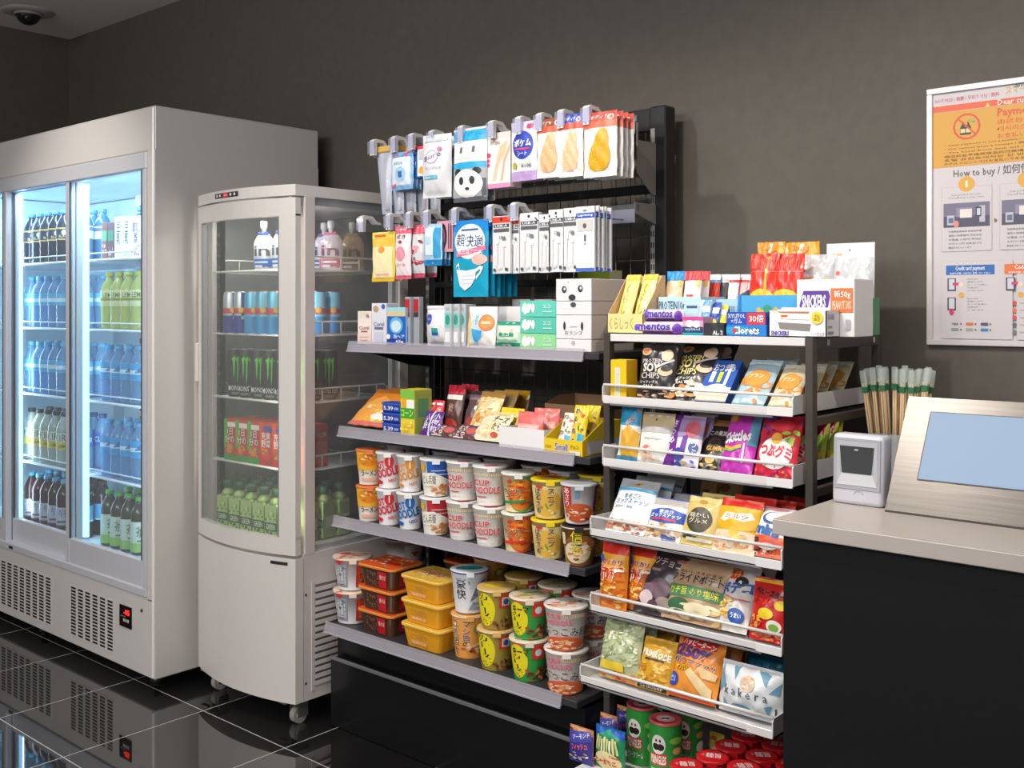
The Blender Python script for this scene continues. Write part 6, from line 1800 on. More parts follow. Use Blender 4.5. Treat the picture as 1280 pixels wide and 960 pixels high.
Y = 2.004
MX = lambda band: [('r', 0, .78, 1, 1, 'b9bcc2'), ('e', .5, .90, .10, .05, 'd8b83a'), ('e', .5, .90, .04, .02, '3a2a1c'), ('r', .0, .76, 1, .81, '3a9ac8'), ('t', 'まるごと\nミックスナッツ', .1, .50, .92, .70, '3a6a9a'), ('t', '素焼き・無塩', .12, .42, .6, .46, '6a7a8a'), ('n', .0, .02, .98, .20, ['c8784a', 'e8b890', 'a85a34', 'f0dcc0', 'b86a40'], 44, .08, .04, 3)]
leanbag(752, 800, 606, Y, ZT[2], 34, .034, 'e6e9ee', MX(0), 'white and grey mixed nuts bag at left of third tray', n=3, dy=.058, group='white mixed nuts bags', seed=84, alab='white and grey mixed nuts bag')
leanbag(801, 845, 628, Y + .005, ZT[2], 32, .03, 'e4e0da', [('r', 0, .80, 1, .97, 'b8b4b4'), ('r', 0, .97, 1, 1, '24489a'), ('p', [(.0, .42), (.0, .66), (.5, .72), (1, .66), (1, .42), (.5, .34)], '2450b4'), ('t', '素焼き', .3, .58, .72, .67, 'ffffff', None, .02), ('t', 'ミックスナッツ', .08, .48, .92, .58, 'ffffff', None, .02), ('r', .15, .41, .85, .46, 'c8404a'), ('n', .02, .04, .98, .32, ['c88a4a', 'e8c090', 'a86a34', 'e8d8b8'], 34, .11, .05, 7), ('r', .5, .02, .9, .10, '3a5ab4')], 'blue and white unsalted nuts bag on third tray', n=2, dy=.08, group='blue and white nuts bags', seed=85, alab='blue and white nuts bag')
leanbag(845, 887, 626, Y + .005, ZT[2], 26, .034, 'd8c27a', [('r', 0, .88, 1, 1, 'e4d08a'), ('e', .48, .88, .12, .05, 'b8944a'), ('e', .5, .50, .38, .26, '4a4436'), ('t', '味わい\nグルメ', .2, .42, .78, .64, 'e8e2d0', None, .01), ('n', .05, .06, .5, .2, ['6a8a3a', '3a3a2c', 'e8d8a8'], 14, .1, .05, 3), ('r', .2, .08, .95, .14, 'e8e0d0')], 'pale gold snack bag with dark oval on third tray', n=2, dy=.05, group='pale gold snack bags', seed=86, alab='pale gold snack bag')
leanbag(866, 886, 604, 2.20, ZT[2], 14, .03, 'c9a46a', [('e', .5, .7, .3, .14, '8a6a44'), ('e', .5, .7, .2, .09, '6a4c30')], 'tan paper snack bag at the back of third tray, left', group='tan paper snack bags', seed=87)
leanbag(886, 918, 600, 2.22, ZT[2], 14, .03, 'cda86e', [('e', .4, .8, .2, .08, '8a6a44'), ('r', .6, .4, .95, .6, 'd8b8a0'), ('e', .7, .3, .16, .08, 'ecdcc4')], 'tan paper snack bag at the back of third tray, right', group='tan paper snack bags', seed=88)
leanbag(886, 938, 629, Y, ZT[2], 24, .036, 'e2b42c', [('r', 0, .84, 1, 1, 'c8281e'), ('p', [(.02, .44), (.02, .84), (.98, .84), (.98, .44), (.5, .36)], 'dfae20'), ('p', [(.08, .58), (.2, .72), (.5, .70), (.82, .74), (.92, .64), (.7, .56), (.4, .60), (.2, .54)], 'f4ecdc'), ('t', 'ミルク', .22, .60, .78, .69, 'a05a4a', None, .02), ('r', 0, .0, 1, .38, 'f0d8b8'), ('e', .5, .36, .12, .10, 'e8c04a'), ('n', .05, .03, .95, .34, ['e8a878', 'f6ecd8', 'd8804a', 'f0c8a0'], 26, .1, .05, 9), ('e', .62, .24, .14, .07, 'ecd27a')], 'yellow milk candy bag with red top on third tray', n=2, dy=.05, group='yellow milk candy bags', seed=89, alab='yellow milk candy bag')
leanbag(926, 960, 624, 2.19, ZT[2], 20, .034, 'b8202a', [('e', .45, .7, .3, .12, 'e8dcd0'), ('r', 0, .9, 1, 1, '8a1820')], 'dark red candy bag behind the milk candy', n=2, dy=.05, group='dark red candy bags', seed=90, alab='dark red candy bag')
leanbag(929, 977, 640, Y + .004, ZT[2], 30, .036, 'e8e6e8', [('r', 0, 0, 1, .38, 'd85a3a'), ('n', .02, .02, .98, .4, ['e87a4a', 'c8402a', '3a2a28', 'f0d8c8'], 22, .12, .06, 4), ('e', .5, .74, .24, .13, '2a5a9a'), ('e', .53, .76, .2, .10, 'e8e6e8'), ('t', 'mini', .12, .40, .78, .58, '2a62a8', None, .05, -6), ('e', .5, .96, .3, .03, 'd87a8a'), ('e', .55, .18, .24, .06, 'e8e0dc')], 'white and orange mini snack bag at right of third tray', seed=91)
leanbag(952, 985, 628, 2.12, ZT[2], 16, .03, 'd0241c', [('r', 0, .8, 1, .9, 'e04a3a')], 'bright red snack bag behind the mini bag', n=2, dy=.06, group='bright red snack bags', seed=92, alab='bright red snack bag')

KT = [('r', 0, .84, 1, 1, 'd82c1c'), ('r', 0, .60, 1, .84, 'f0a82c'), ('n', .03, .03, .97, .46, ['f0b040', 'e87a1c', 'f8d880', 'd8601a', 'f0902a'], 60, .14, .035, 5), ('e', .06, .76, .10, .06, '3a4ab0'), ('t', 'カリカリ', .14, .68, .86, .76, '4a4ab0', None, .02), ('t', '柿種', .04, .44, .94, .66, 'd8301c', 'f8f0e0', .04)]
leanbag(743, 776, 680, Y, ZT[3], 6, .045, 'e8862a', KT, 'orange rice cracker bag with red top, frontmost on fourth tray', group='orange rice cracker bags', seed=93)
leanbag(775, 806, 686, Y + .02, ZT[3], 14, .04, 'd87a24', KT, 'orange rice cracker bag with red top, second on fourth tray', n=2, dy=.06, group='orange rice cracker bags', seed=94, alab='orange rice cracker bag, back row')
leanbag(786, 842, 693, Y + .01, ZT[3], 24, .036, '3a3038', [('t', 'サツチョコ', .14, .76, .9, .88, 'c8bcb0', None, .01, -4), ('r', .3, .66, .5, .70, '8a7a80'), ('e', .55, .40, .24, .16, '6a5260'), ('e', .30, .36, .14, .10, '7a6270'), ('e', .28, .24, .16, .11, 'd8c4c8'), ('e', .70, .17, .20, .12, '9a8a80'), ('e', .45, .14, .12, .08, '5a4450')], 'dark charcoal potato snack bag on fourth tray', n=2, dy=.05, group='dark charcoal snack bags', seed=95, alab='dark charcoal snack bag')
leanbag(820, 895, 706, Y + .004, ZT[3], 26, .045, 'b89878', [('r', 0, .86, 1, 1, 'c0a080'), ('t', 'おいしさそのまま', .2, .74, .9, .79, '6a4a34'), ('t', 'フライドポテト', .08, .60, .94, .74, '3a241a', 'e8d8c4', .03), ('r', .04, .36, .96, .54, '4a8a5a'), ('t', 'ガチ旨 のり塩味', .08, .39, .92, .52, 'f0e84a', '2a5a34', .03), ('e', .3, .22, .20, .12, '3a6a4a'), ('n', .3, .04, .95, .30, ['ecdcae', 'd8b878', 'f2e6c4'], 16, .16, .07, 4), ('e', .62, .20, .22, .10, 'ece0bc'), ('e', .16, .90, .08, .03, 'c86a6a')], 'beige fried potato bag with green band on fourth tray', n=2, dy=.085, group='beige fried potato bags', seed=96, alab='beige fried potato bag')
leanbag(884, 928, 714, Y + .01, ZT[3], 30, .04, 'dcd8d4', [('e', .32, .86, .26, .10, 'd8402a'), ('t', 'カリッと\nサクサク', .14, .80, .52, .92, 'f4e070', None, .02), ('e', .62, .74, .18, .08, '2c2826'), ('e', .60, .72, .05, .03, 'f0ece6'), ('t', 'ポテコ', .06, .54, .94, .72, '2a5ab0', None, .04, 6), ('n', .02, .18, .5, .46, ['e8c04a', 'f0d880', 'd8a02a'], 30, .09, .035, 5), ('e', .68, .22, .22, .11, '2a5ab0'), ('t', 'うまい', .54, .19, .82, .26, 'ffffff', None, .02), ('p', [(.3, .50), (.6, .46), (.95, .48), (.95, .46), (.6, .44), (.3, .48)], 'd86a5a')], 'white ring snack bag with blue letters on fourth tray', n=2, dy=.07, group='white ring snack bags', seed=97, alab='white ring snack bag')
leanbag(930, 980, 727, Y + .008, ZT[3], 14, .045, 'c81e22', [('r', 0, .92, 1, .97, 'e8b82a'), ('t', 'ベビースター', .12, .72, .86, .82, '1c1414', 'f4e8e0', .06, -5), ('t', 'ラーメン', .06, .58, .68, .70, 'e02c24', 'f6eee8', .06, -5), ('e', .80, .60, .14, .08, 'e8c83a'), ('e', .46, .44, .20, .09, 'ecd02a'), ('n', .05, .05, .5, .4, ['e8862a', 'f0c04a', 'd84a2a'], 16, .07, .03, 5), ('e', .68, .26, .18, .10, 'ecece6'), ('e', .68, .24, .12, .06, '8ab84a'), ('t', 'うま\nさ', .1, .2, .34, .4, 'f0c03a', None, .04), ('n', .05, .02, .95, .12, ['e86a3a', 'f0a060'], 14, .08, .03, 6)], 'red noodle snack bag with yellow top edge at right end', group=None, seed=98)

Y = 1.964
leanbag(741, 789, 778, Y + .008, ZT[4], 16, .045, 'b9c29a', [('n', .02, .26, .98, .97, ['d4dcb8', 'a8b488', 'e8ecd4', '8a9a68', 'c4cca4', '98a478'], 110, .07, .045, 3), ('r', .1, .16, .72, .30, 'e8cc3a'), ('n', .02, .0, .98, .15, ['e0762a', 'f09a3a', 'c8501c'], 30, .12, .035, 5)], 'pale green peas snack bag with yellow strip on lowest tray', n=2, dy=.05, group='pale green peas bags', seed=99, alab='pale green peas bag')
leanbag(789, 830, 803, Y + .006, ZT[4], 22, .04, 'd8a22c', [('r', 0, .82, 1, .98, 'dcaa34'), ('t', 'PRIMROSE', .08, .62, .94, .74, 'f4ecd8', '3a2c1c', .04, -3), ('r', .2, .56, .8, .60, '4a3a24'), ('n', .05, .12, .95, .52, ['e8bc4a', 'f0d078', 'c98a24', 'e0a034'], 34, .12, .06, 4), ('r', .05, .02, .95, .10, '3a241c'), ('t', 'SHRIMP', .15, .035, .85, .085, 'e8e0d0')], 'golden prawn snack bag with white letters on lowest tray', group='golden prawn snack bags', seed=100)
leanbag(800, 832, 792, Y + .10, ZT[4], 16, .04, 'd09a28', [('n', .05, .2, .95, .9, ['e0b03c', 'b87a1c', 'e8c468'], 26, .14, .05, 7)], 'golden snack bag standing behind the prawn snacks', n=2, dy=.05, group='golden prawn snack bags', seed=101, alab='golden snack bag, back row')
leanbag(829, 888, 801, Y + .008, ZT[4], 24, .045, 'e48a2a', [('r', 0, .0, 1, .4, 'e8963a'), ('r', .10, .80, .86, .93, 'c8302c'), ('t', 'ハッピーターン', .13, .81, .84, .91, 'f8ece6', None, .03, -3), ('t', '250%', .06, .63, .80, .79, '5a3a8a', 'f0e6ee', .05, -3), ('t', '粉ウマァァ!!', .02, .50, .92, .61, '2a1c18', 'f8f4ee', .04, -3), ('e', .08, .26, .12, .11, '2a4ab0'), ('t', 'おい\nしさ', .03, .22, .14, .31, 'e8ecf4'), ('t', 'ヤバい', .1, .42, .4, .5, 'f0d83a', '3a2a18', .02), ('p', [(.34, .40), (.46, .48), (.92, .22), (.92, .10), (.80, .06)], 'ecd2a0'), ('p', [(.6, .50), (.7, .52), (.98, .46), (.96, .36), (.72, .36)], 'e8c890'), ('r', 0, .0, 1, .08, 'c8501c')], 'orange rice cracker bag with large purple 250 on lowest tray', n=2, dy=.075, group='orange cracker bags', seed=102, alab='orange cracker bag with 250')
for k, px in enumerate((880, 896)):
    leanbag(px, px + 26, 812 - 2 * k, Y + .12 + .04 * k, ZT[4], 16, .035, 'd8762a', [('n', .3, .3, .9, .7, ['f0d8c0', '8a3a1c', 'e8a05a'], 14, .1, .05, 3), ('t', 'Smi', .4, .4, .85, .55, '3a1c3a', None, .02)], ['orange snack bag behind kakera, left one', 'orange snack bag behind kakera, right one'][k], group='orange snack bags at the back', seed=103 + k)
leanbag(925, 972, 822, Y + .13, ZT[4], 14, .04, '1f6f92', [('t', 'Pasta\nde', .25, .55, .85, .85, '123a52', None, .0), ('r', 0, .95, 1, 1, '164f6a')], 'teal blue pasta snack bag at the back of lowest tray', n=2, dy=.05, group='teal pasta snack bags', seed=106, alab='teal blue pasta snack bag')
leanbag(889, 968, 836, Y + .004, ZT[4], 12, .065, 'dfe3e8', [('p', [(.05, .95), (.14, .5), (.0, .35)], '6a9ab4'), ('p', [(.22, .92), (.34, .96), (.30, .68)], '6a9ab4'), ('p', [(.62, .96), (.82, .9), (.80, .66)], '6a9ab4'), ('p', [(.84, .56), (.98, .8), (.97, .55)], '6a9ab4'), ('e', .52, .66, .12, .16, 'd8c0a8'), ('n', .44, .54, .6, .8, ['c8a088', 'ecdcc8', 'b88a70'], 12, .04, .05, 4), ('t', 'k a k e r a', .14, .38, .84, .56, '4a525a', None, .0), ('e', .42, .18, .16, .06, '6a9ab4'), ('p', [(.10, .3), (.22, .12), (.12, .08)], '6a9ab4'), ('r', .62, .08, .74, .16, 'd8ccb0'), ('p', [(.8, .3), (.9, .34), (.84, .1)], '6a9ab4'), ('r', .93, .05, .955, .3, '3a4048')], 'white kakera bag with blue triangles at right of lowest tray', seed=107, wr=2.0)

# ---- bottom board
zb = .2005
PRG = [('r', 0, 0, 1, .97, '2f9a3c'), ('e', .36, .66, .15, .17, 'f0ece6'), ('e', .31, .62, .075, .06, '241c18'), ('e', .41, .62, .075, .06, '241c18'), ('e', .32, .73, .02, .025, '241c18'), ('e', .40, .73, .02, .025, '241c18'), ('r', .18, .30, .54, .50, 'd0303c'), ('t', 'PRINGLES', .20, .33, .52, .47, 'f6ecdc', None, .04), ('t', 'サワークリーム', .2, .14, .56, .25, 'f0f2ea', None, .02), ('e', .72, .74, .14, .06, '8ac84a'), ('e', .74, .56, .10, .06, 'e0b060'), ('e', .76, .34, .12, .10, 'e6e6e0')]
prc = None
for i, (px, py, y) in enumerate(((803, 898, 2.075), (832, 908, 2.035), (826, 889, 2.20), (858, 898, 2.14))):
    x = X(px, y)
    hh = .130
    if prc is None:
        mb = MB()
        mb.lathe([(.035, 0), (.0365, .003), (.0365, hh - .003), (.0372, hh - .001), (.0372, hh)], '2f9a3c', 26)
        mb.decals(cupS(.0366, .0366, hh), PRG, .0004, .0002, .08)
        prc = thing('crisp_can', mb, '', 'can', 'green crisp cans with red lids')
        lm = MB()
        lm.lathe([(.0375, hh - .001), (.038, hh + .004), (.034, hh + .005), (.032, hh + .0035), (0, hh + .0035)], mat('d85a64', .25, 0, .3), 26)
        lm.decals(lambda u, v, o=0: Vector(((u - .5) * .06, (v - .5) * .06, hh + .0036 + o)), [('e', .5, .5, .36, .34, 'e8a0a4'), ('e', .5, .52, .2, .22, 'f0ece8'), ('e', .42, .46, .09, .08, '3a2420'), ('e', .58, .46, .09, .08, '3a2420')], .0003, L=2)
        part('lid', lm, prc, 'red plastic lid')
        prc.location = (x, y, zb)
        prc.rotation_euler = (0, 0, face_cam(x, y, -8))
        prc['label'] = 'short green crisp can with red lid, front left of the four'
    else:
        dup(prc, (x, y, zb), (0, 0, face_cam(x, y, -8 + 6 * i)), ['', 'short green crisp can with red lid, front right of the four', 'short green crisp can with red lid, rear left of the four', 'short green crisp can with red lid, rear right of the four'][i])
NB = [('r', 0, .0, 1, .82, '3a3a90'), ('n', .02, .70, .98, .97, ['a8643a', 'c88a5a', '7a4424', 'd8a070'], 18, .16, .06, 3), ('p', [(.0, .5), (.0, .85), (.9, .95), (1, .7)], '4a4aa8'), ('t', 'アーモンド', .2, .72, .9, .84, 'e8e4f0', None, .02, 14), ('t', 'フィッシュ', .15, .4, .85, .56, 'e8506a', 'f0e8f0', .04, 10), ('n', .1, .05, .9, .35, ['d8b060', 'e8e0f0', 'c84a5a'], 14, .1, .05, 4)]
for i, (p0, p1, pt, y) in enumerate(((709, 738, 909, 1.955), (747, 768, 893, 2.06), (768, 792, 884, 2.13))):
    leanbag(p0, p1, pt, y, zb, 2, .02, 'c98a5c', NB, f"indigo and brown almond snack pouch, {['frontmost', 'middle', 'rearmost'][i]} of three at bottom left", 'pouch', 'snack_pouch', 'indigo almond snack pouches', seed=110 + i, wr=.4)
leanbag(740, 776, 910, 1.965, zb, 2, .03, '1f8a5a', [('r', 0, .80, 1, 1, '1f5ac0'), ('p', [(.1, .80), (.5, .96), (.9, .80)], '2a9a7a')] + [('p', [(.06 + .11 * k, .44), (.12 + .11 * k, .44), (.17 + .09 * k, .80 - .03 * (k % 3)), (.10 + .09 * k, .80 - .03 * (k % 3))], ['ecdca0', 'c8d88a', 'f2eac0'][k % 3]) for k in range(8)] + [('e', .5, .22, .46, .26, 'ecdca8'), ('t', 'Calbee', .60, .34, .92, .40, 'd8402a', None, .03), ('t', 'じゃがりこ', .1, .14, .8, .28, 'd8402a', 'f4ecd0', .05)], 'green and blue potato stick pouch beside the crisp cans', 'pouch', 'snack_pouch', seed=114)
rc = None
i = -1
for (x, y) in ((-1.160, 1.888), (-1.139, 1.960), (-1.136, 2.033), (-1.062, 2.033), (-1.065, 1.960), (-1.086, 1.888), (-.992, 2.033), (-.993, 1.960), (-1.014, 1.888), (-1.062, 2.106), (-1.136, 2.106)):
    i += 1
    z = zb
    if rc is None:
        rc = cup('snack_cup', .0328, .029, .118, 'b81a20', [('t', '旨', .3, .3, .7, .8, 'f0e6e0', None, .03)], 'c0141c', [('e', .5, .5, .46, .46, 'd02028'), ('e', .5, .5, .42, .42, 'b81018'), ('t', '麺旨', .24, .30, .80, .70, 'e6dcda', None, .07), ('t', '小', .10, .4, .2, .6, 'e6dcda')], 'red snack cup', (x, y, z), face_cam(x, y, 8), 'red snack cups with white letters', 'c83a40', cat='cup snack')
        rc['label'] = 'red lidded snack cup, left column front row'
    else:
        dup(rc, (x, y, z), (0, 0, face_cam(x, y, (i * 37) % 30 - 10)), 'red lidded snack cup, ' + ['', 'left column middle row', 'left column third row', 'centre column third row', 'centre column middle row', 'centre column front row', 'right column third row', 'right column middle row', 'right column front row', 'centre column rear row', 'left column rear row'][i])
leanbag(884, 902, 916, 2.19, zb, 2, .02, 'dcc84a', [('e', .4, .8, .2, .08, 'd84a3a'), ('e', .7, .7, .2, .08, '6aa83a'), ('r', 0, .2, 1, .5, 'e8e0b0')], 'yellow packet with green and red marks behind the red cups', 'packet', 'snack_packet', seed=120)

# ================================================================== COUNTER
ctop = noisy('warm_grey_laminate', 'b4aca6', 'bab2ac', 30, .30, 3, .4)
CX0, CY0, CZ = -.876, 1.715, .90
ct = thing('service_counter', None, 'service counter with a warm grey top over a black body at right', 'counter', None, (CX0, CY0, 0))
mb = MB()
mb.box(CX0, CY0, CZ - .028, 1.6, WALL_Y - .004, CZ, ctop, .0015)
mb.decals(lambda u, v, o=0: Vector((CX0 + .004 + u, CY0 + .0018 + v * .001, CZ + o)), [('r', 0, 0, 2.3, 1, '8a837e')], .0002, L=5)
part('worktop', mb, ct, 'warm grey laminate top', loc=(-CX0, -CY0, 0))
mb = MB()
mb.box(CX0 + .012, CY0 + .02, 0, 1.58, WALL_Y - .006, CZ - .028, noisy('black_laminate', '0f0f11', '151517', 60, .45, 4, .3))
part('body', mb, ct, 'black body', loc=(-CX0, -CY0, 0))

# scanner
sw, sh_, sd = .102, .136, .046
g1 = mat('c9c9d4', .35, 0, .2)
mb = MB()
mb.box(-sw / 2, 0, 0, sw / 2, sd, sh_, g1, .010, seg=4)
scn = thing('barcode_scanner', mb, 'pale grey desktop barcode scanner with a dark window on the counter', 'scanner', None, (-.812, 1.934, CZ), (radians(-2), 0, radians(-1)))


def frame_mb(x0, x1, z0, z1, ix0, ix1, iz0, iz1, y0, y1, m):
    mb = MB()
    o = [(x0, z0), (x1, z0), (x1, z1), (x0, z1)]
    i = [(ix0, iz0), (ix1, iz0), (ix1, iz1), (ix0, iz1)]
    vs = [(a, y0, b) for a, b in o] + [(a, y1, b) for a, b in i]
    mb.add(vs, [(k, (k + 1) % 4, 4 + (k + 1) % 4, 4 + k) for k in range(4)], m)
    return mb


mb = MB()
mb.box(-.046, -.0016, .030, .046, .001, .128, 'a3a5ae', .0008)
bz = part('window_bezel', mb, scn, 'grey bezel')
mb = frame_mb(-.040, .040, .038, .122, -.033, .033, .062, .112, -.0020, -.0019, mat('b2b4bc', .4))
mb.add([(-.040, -.0024, .038), (.040, -.0024, .038), (.030, -.0022, .062), (-.030, -.0022, .062)], [(0, 1, 2, 3)], 'c9ccd2')
part('window_reveal', mb, bz, 'lighter grey reveal')
mb = MB()
mb.add([(-.029, -.0030, .061), (.029, -.0030, .061), (.034, -.0030, .113), (-.034, -.0030, .113), (-.029, -.0018, .061), (.029, -.0018, .061), (.034, -.0018, .113), (-.034, -.0018, .113)], [(0, 1, 2, 3), (0, 4, 5, 1), (1, 5, 6, 2), (2, 6, 7, 3), (3, 7, 4, 0)], mat('3a3b3d', .08, 0, .5))
mb.box(-.004, -.0036, .105, .003, -.0030, .108, 'b8b8b8')
part('scan_window', mb, bz, 'dark glass scan window')
mb = MB()
pts = [(.004 + .009 * cos(a), -.0006, .0215 + .006 * sin(a)) for a in [pi * (1 - k / 8) for k in range(9)]]
mb.tube(pts, .0006, '9a9ca6')
part('speaker_mark', mb, scn)

# kiosk with inclined stainless face
stl = noisy('brushed_stainless_steel', '4c4947', '6c6865', 3, .33, 4, .5, (2, 60, 60), .95)
KX0, KX1, KY0, KZ0, KZ1, KYT = -.748, -.300, 1.911, CZ, 1.107, 2.031
ki = thing('payment_terminal', None, 'brushed steel self-checkout terminal with inclined blue screen on the counter', 'terminal', None, (KX0, KY0, CZ))
mb = MB()
mb.sideprism([(KY0, CZ), (KY0 + .24, CZ), (KY0 + .24, CZ + .05), (KYT + .008, KZ1 - .002), (KYT, KZ1), (KY0, CZ + .004)], KX0, KX1, stl)
part('housing', mb, ki, 'brushed steel housing', loc=(-KX0, -KY0, -CZ))
dy, dz = KYT - KY0, KZ1 - (CZ + .004)
LN = sqrt(dy * dy + dz * dz)
nrm = Vector((0, -dz / LN, dy / LN))


def KS(x, s, o=0):
    return Vector((x, KY0 + dy * s, CZ + .004 + dz * s)) + nrm * o


scr = emit('lit_blue_screen', 'a3bfdf', .80)
scr.node_tree.nodes['Principled BSDF'].inputs['Base Color'].default_value = lin('181c22')
scr.node_tree.nodes['Principled BSDF'].inputs['Roughness'].default_value = .5
sx0, sx1, s0, s1 = -.699, -.349, .285, .865
mb = MB()
b_ = [(sx0 - .002, s0 - .008), (sx1 + .002, s0 - .008), (sx1 + .002, s1 + .008), (sx0 - .002, s1 + .008)]
mb.add([KS(a, b, .0004) for a, b in b_] + [KS(a, b, .0014) for a, b in b_], [(4, 5, 6, 7), (0, 1, 5, 4), (1, 2, 6, 5), (2, 3, 7, 6), (3, 0, 4, 7)], '3a3f48')
bz = part('screen_bezel', mb, ki, 'thin dark bezel', loc=(-KX0, -KY0, -CZ))
mb = MB()
mb.add([KS(a, b, .0018) for a, b in ((sx0, s0), (sx1, s0), (sx1, s1), (sx0, s1))], [(0, 1, 2, 3)], scr)
part('screen', mb, bz, 'lit plain light blue screen')

# chopsticks in a clear holder
hx, hy = X(1122, 2.30), 2.30
mb = MB()
cp = clear('clear_acrylic', 'e8ecf0', .75, .05, .3)
mb.box(-.052, -.03, 0, .052, .03, .003, cp)
for (a, b, c, d) in ((-.052, -.03, .052, -.028), (-.052, .028, .052, .03), (-.052, -.03, -.050, .03), (.050, -.03, .052, .03)):
    mb.box(a, b, .003, c, d, .10, cp)
thing('acrylic_holder', mb, 'clear acrylic holder full of chopsticks behind the scanner', 'holder', None, (hx, hy, CZ))
wood = noisy('pale_bamboo', 'dcc09a', 'c8a880', 40, .5, 3, .4, (1, 1, .1))
sleeve = clear('clear_sleeve_green', 'f4faf7', .74, .1, .2)
cs = None
rnd = random.Random(4)
n_ = 0
for j in range(3):
    for i in range(7):
        x = hx - .042 + .0138 * i
        y = hy - .018 + .018 * j
        tilt = (i - 3) * .035 + rnd.uniform(-.03, .03)
        lb = f"wooden chopsticks in clear sleeve with green band, {['front', 'middle', 'back'][j]} row, number {i + 1} from left"
        if cs is None:
            mb = MB()
            for s_ in (-1, 1):
                mb.tube([(s_ * .0026, 0, 0), (s_ * .0026, 0, .206)], .0023, wood, 6)
            cs = thing('chopsticks', mb, lb, 'chopsticks', 'wrapped chopsticks in the clear holder')
            mb = MB()
            mb.box(-.007, -.0035, .196, .007, .0035, .236, sleeve, .002)
            mb.box(-.0062, -.0035, .186, .0062, .0035, .199, clear('green_print_film', '4f9f72', .55, .15, .3))
            part('sleeve', mb, cs, 'clear sleeve with green band')
            cs.location = (x, y, CZ + .004)
            cs.rotation_euler = (.02 - .03 * j, tilt, 0)
        else:
            dup(cs, (x, y, CZ + .004 + rnd.uniform(0, .012)), (.02 - .03 * j, tilt, rnd.uniform(-.3, .3)), lb)

# ================================================================== NOTICE BOARD ON THE WALL
PX0, PZ0, PZ1 = X(1158, 2.548), Z(1158, 431, 2.548), Z(1158, 112, 2.548)
PW, PH = .56, PZ1 - PZ0
nb = thing('notice_board', None, 'framed white and yellow notice with payment instructions on the wall', 'notice', None, (PX0, WALL_Y, PZ0))
mb = MB()
al = mat('d2cdd0', .3, .2, .2)
for (a, b, c, d) in ((0, 0, PW, .014), (0, PH - .014, PW, PH), (0, .014, .014, PH - .014), (PW - .014, .014, PW, PH - .014)):
    mb.box(a, -.013, b, c, -.001, d, al, .0015)
part('frame', mb, nb, 'pale metal frame')
mb = MB()
mb.box(.012, -.007, .012, PW - .012, -.001, PH - .012, 'cbc5c9')


def QP(px, py):
    return (X(px, 2.552) - PX0) / PW, (Z(px, py, 2.552) - PZ0) / PH


def qv(py, px=1220):
    return QP(px, py)[1]


SP = lambda u, v, o=0: Vector((u * PW, -.0072 - o, v * PH))
uL = .025


def U(px):
    return (X(px, 2.552) - PX0) / PW


def V(py, px):
    return (Z(px, py, 2.552) - PZ0) / PH


dec = [
    ('r', uL, V(142, 1163), .975, V(134.5, 1163), 'dd5a38'),
    ('r', uL, V(211, 1164), .975, V(142.5, 1163), 'd29b38'),
    ('t', 'NOT FREE / 無糖 / 무료가 아님 / 無料', U(1169), V(126, 1200), U(1249), V(120.5, 1200), 'c05a70'),
    ('t', 'スマートレジ', U(1257), V(117, 1262), U(1257) + .16, V(110, 1262) + .006, 'c8a84a'),
    ('t', 'Smart', U(1268), V(109, 1270), U(1268) + .08, V(104, 1270) + .006, '3a3a3a'),
    ('p', [(U(1231.5), V(133.5, 1231)), (U(1237.5), V(133, 1237)), (U(1234.5), V(128, 1234))], 'ecc83a'),
    ('t', 'Dear customers,', U(1247), V(131.5, 1255), U(1247) + .21, V(123.5, 1255), 'f6e6da', None, .01),
    ('t', 'Payment method', U(1247), V(146.5, 1262), U(1247) + .30, V(134, 1262), 'd2502e', None, .03),
    ('t', '由这台收银机付款', U(1247), V(154, 1260), U(1247) + .27, V(147.5, 1260), 'd2502e', None, .02),
    ('t', '캐시리스 결제만 가능', U(1247), V(163, 1260), U(1247) + .27, V(156.5, 1260), 'd2502e', None, .02),
    ('t', 'お支払いはキャッシュレス', U(1247), V(172, 1260), U(1247) + .33, V(165.5, 1260), 'd2502e', None, .02),
]
ucx, vcy = U(1208.3), V(158, 1208.3)
ru = (U(1225.5) - U(1191)) / 2
rv = ru * PW / PH
dec += [('e', ucx, vcy, ru, rv, 'd04428'), ('e', ucx, vcy, ru * .86, rv * .86, 'd29b38')]
for dx in (-.28, .12):
    bx_ = ucx + dx * ru
    dec += [('p', [(bx_ - .20 * ru, vcy - .62 * rv), (bx_ + .20 * ru, vcy - .62 * rv), (bx_ + .20 * ru, vcy - .05 * rv), (bx_ + .07 * ru, vcy + .14 * rv), (bx_ + .07 * ru, vcy + .38 * rv), (bx_ - .07 * ru, vcy + .38 * rv), (bx_ - .07 * ru, vcy + .14 * rv), (bx_ - .20 * ru, vcy - .05 * rv)], '2f3026'), ('r', bx_ - .17 * ru, vcy - .46 * rv, bx_ + .17 * ru, vcy - .16 * rv, 'e0c890')]
dec += [('n', ucx + .15 * ru, vcy + .2 * rv, ucx + .6 * ru, vcy + .45 * rv, ['8a8a4a', 'b0a050'], 8, .012, .01, 3)]
c45 = .62
dec += [('p', [(ucx - c45 * ru * 1.05, vcy + c45 * rv * .92), (ucx - c45 * ru * .92, vcy + c45 * rv * 1.05), (ucx + c45 * ru * 1.05, vcy - c45 * rv * .92), (ucx + c45 * ru * .92, vcy - c45 * rv * 1.05)], 'd04428')]
lines = ['・Cash payment is not possible / 本店不接受现金付款 / 현금 결제는 불가능합니다', '・We cannot issue a receipt / 我们无法开具收据 / 영수증은 발행할 수 없습니다', '・The hotel front desk will not accept any payment / 前台不接受付款', '酒店前台不接受商品的付款请求', '호텔 프런트에서는 한 번의 계산에 대한 문의를 받지 않습니다', 'ホテルフロントではお支払いできません']
ends = [.93, .93, .93, .34, .93, .36]
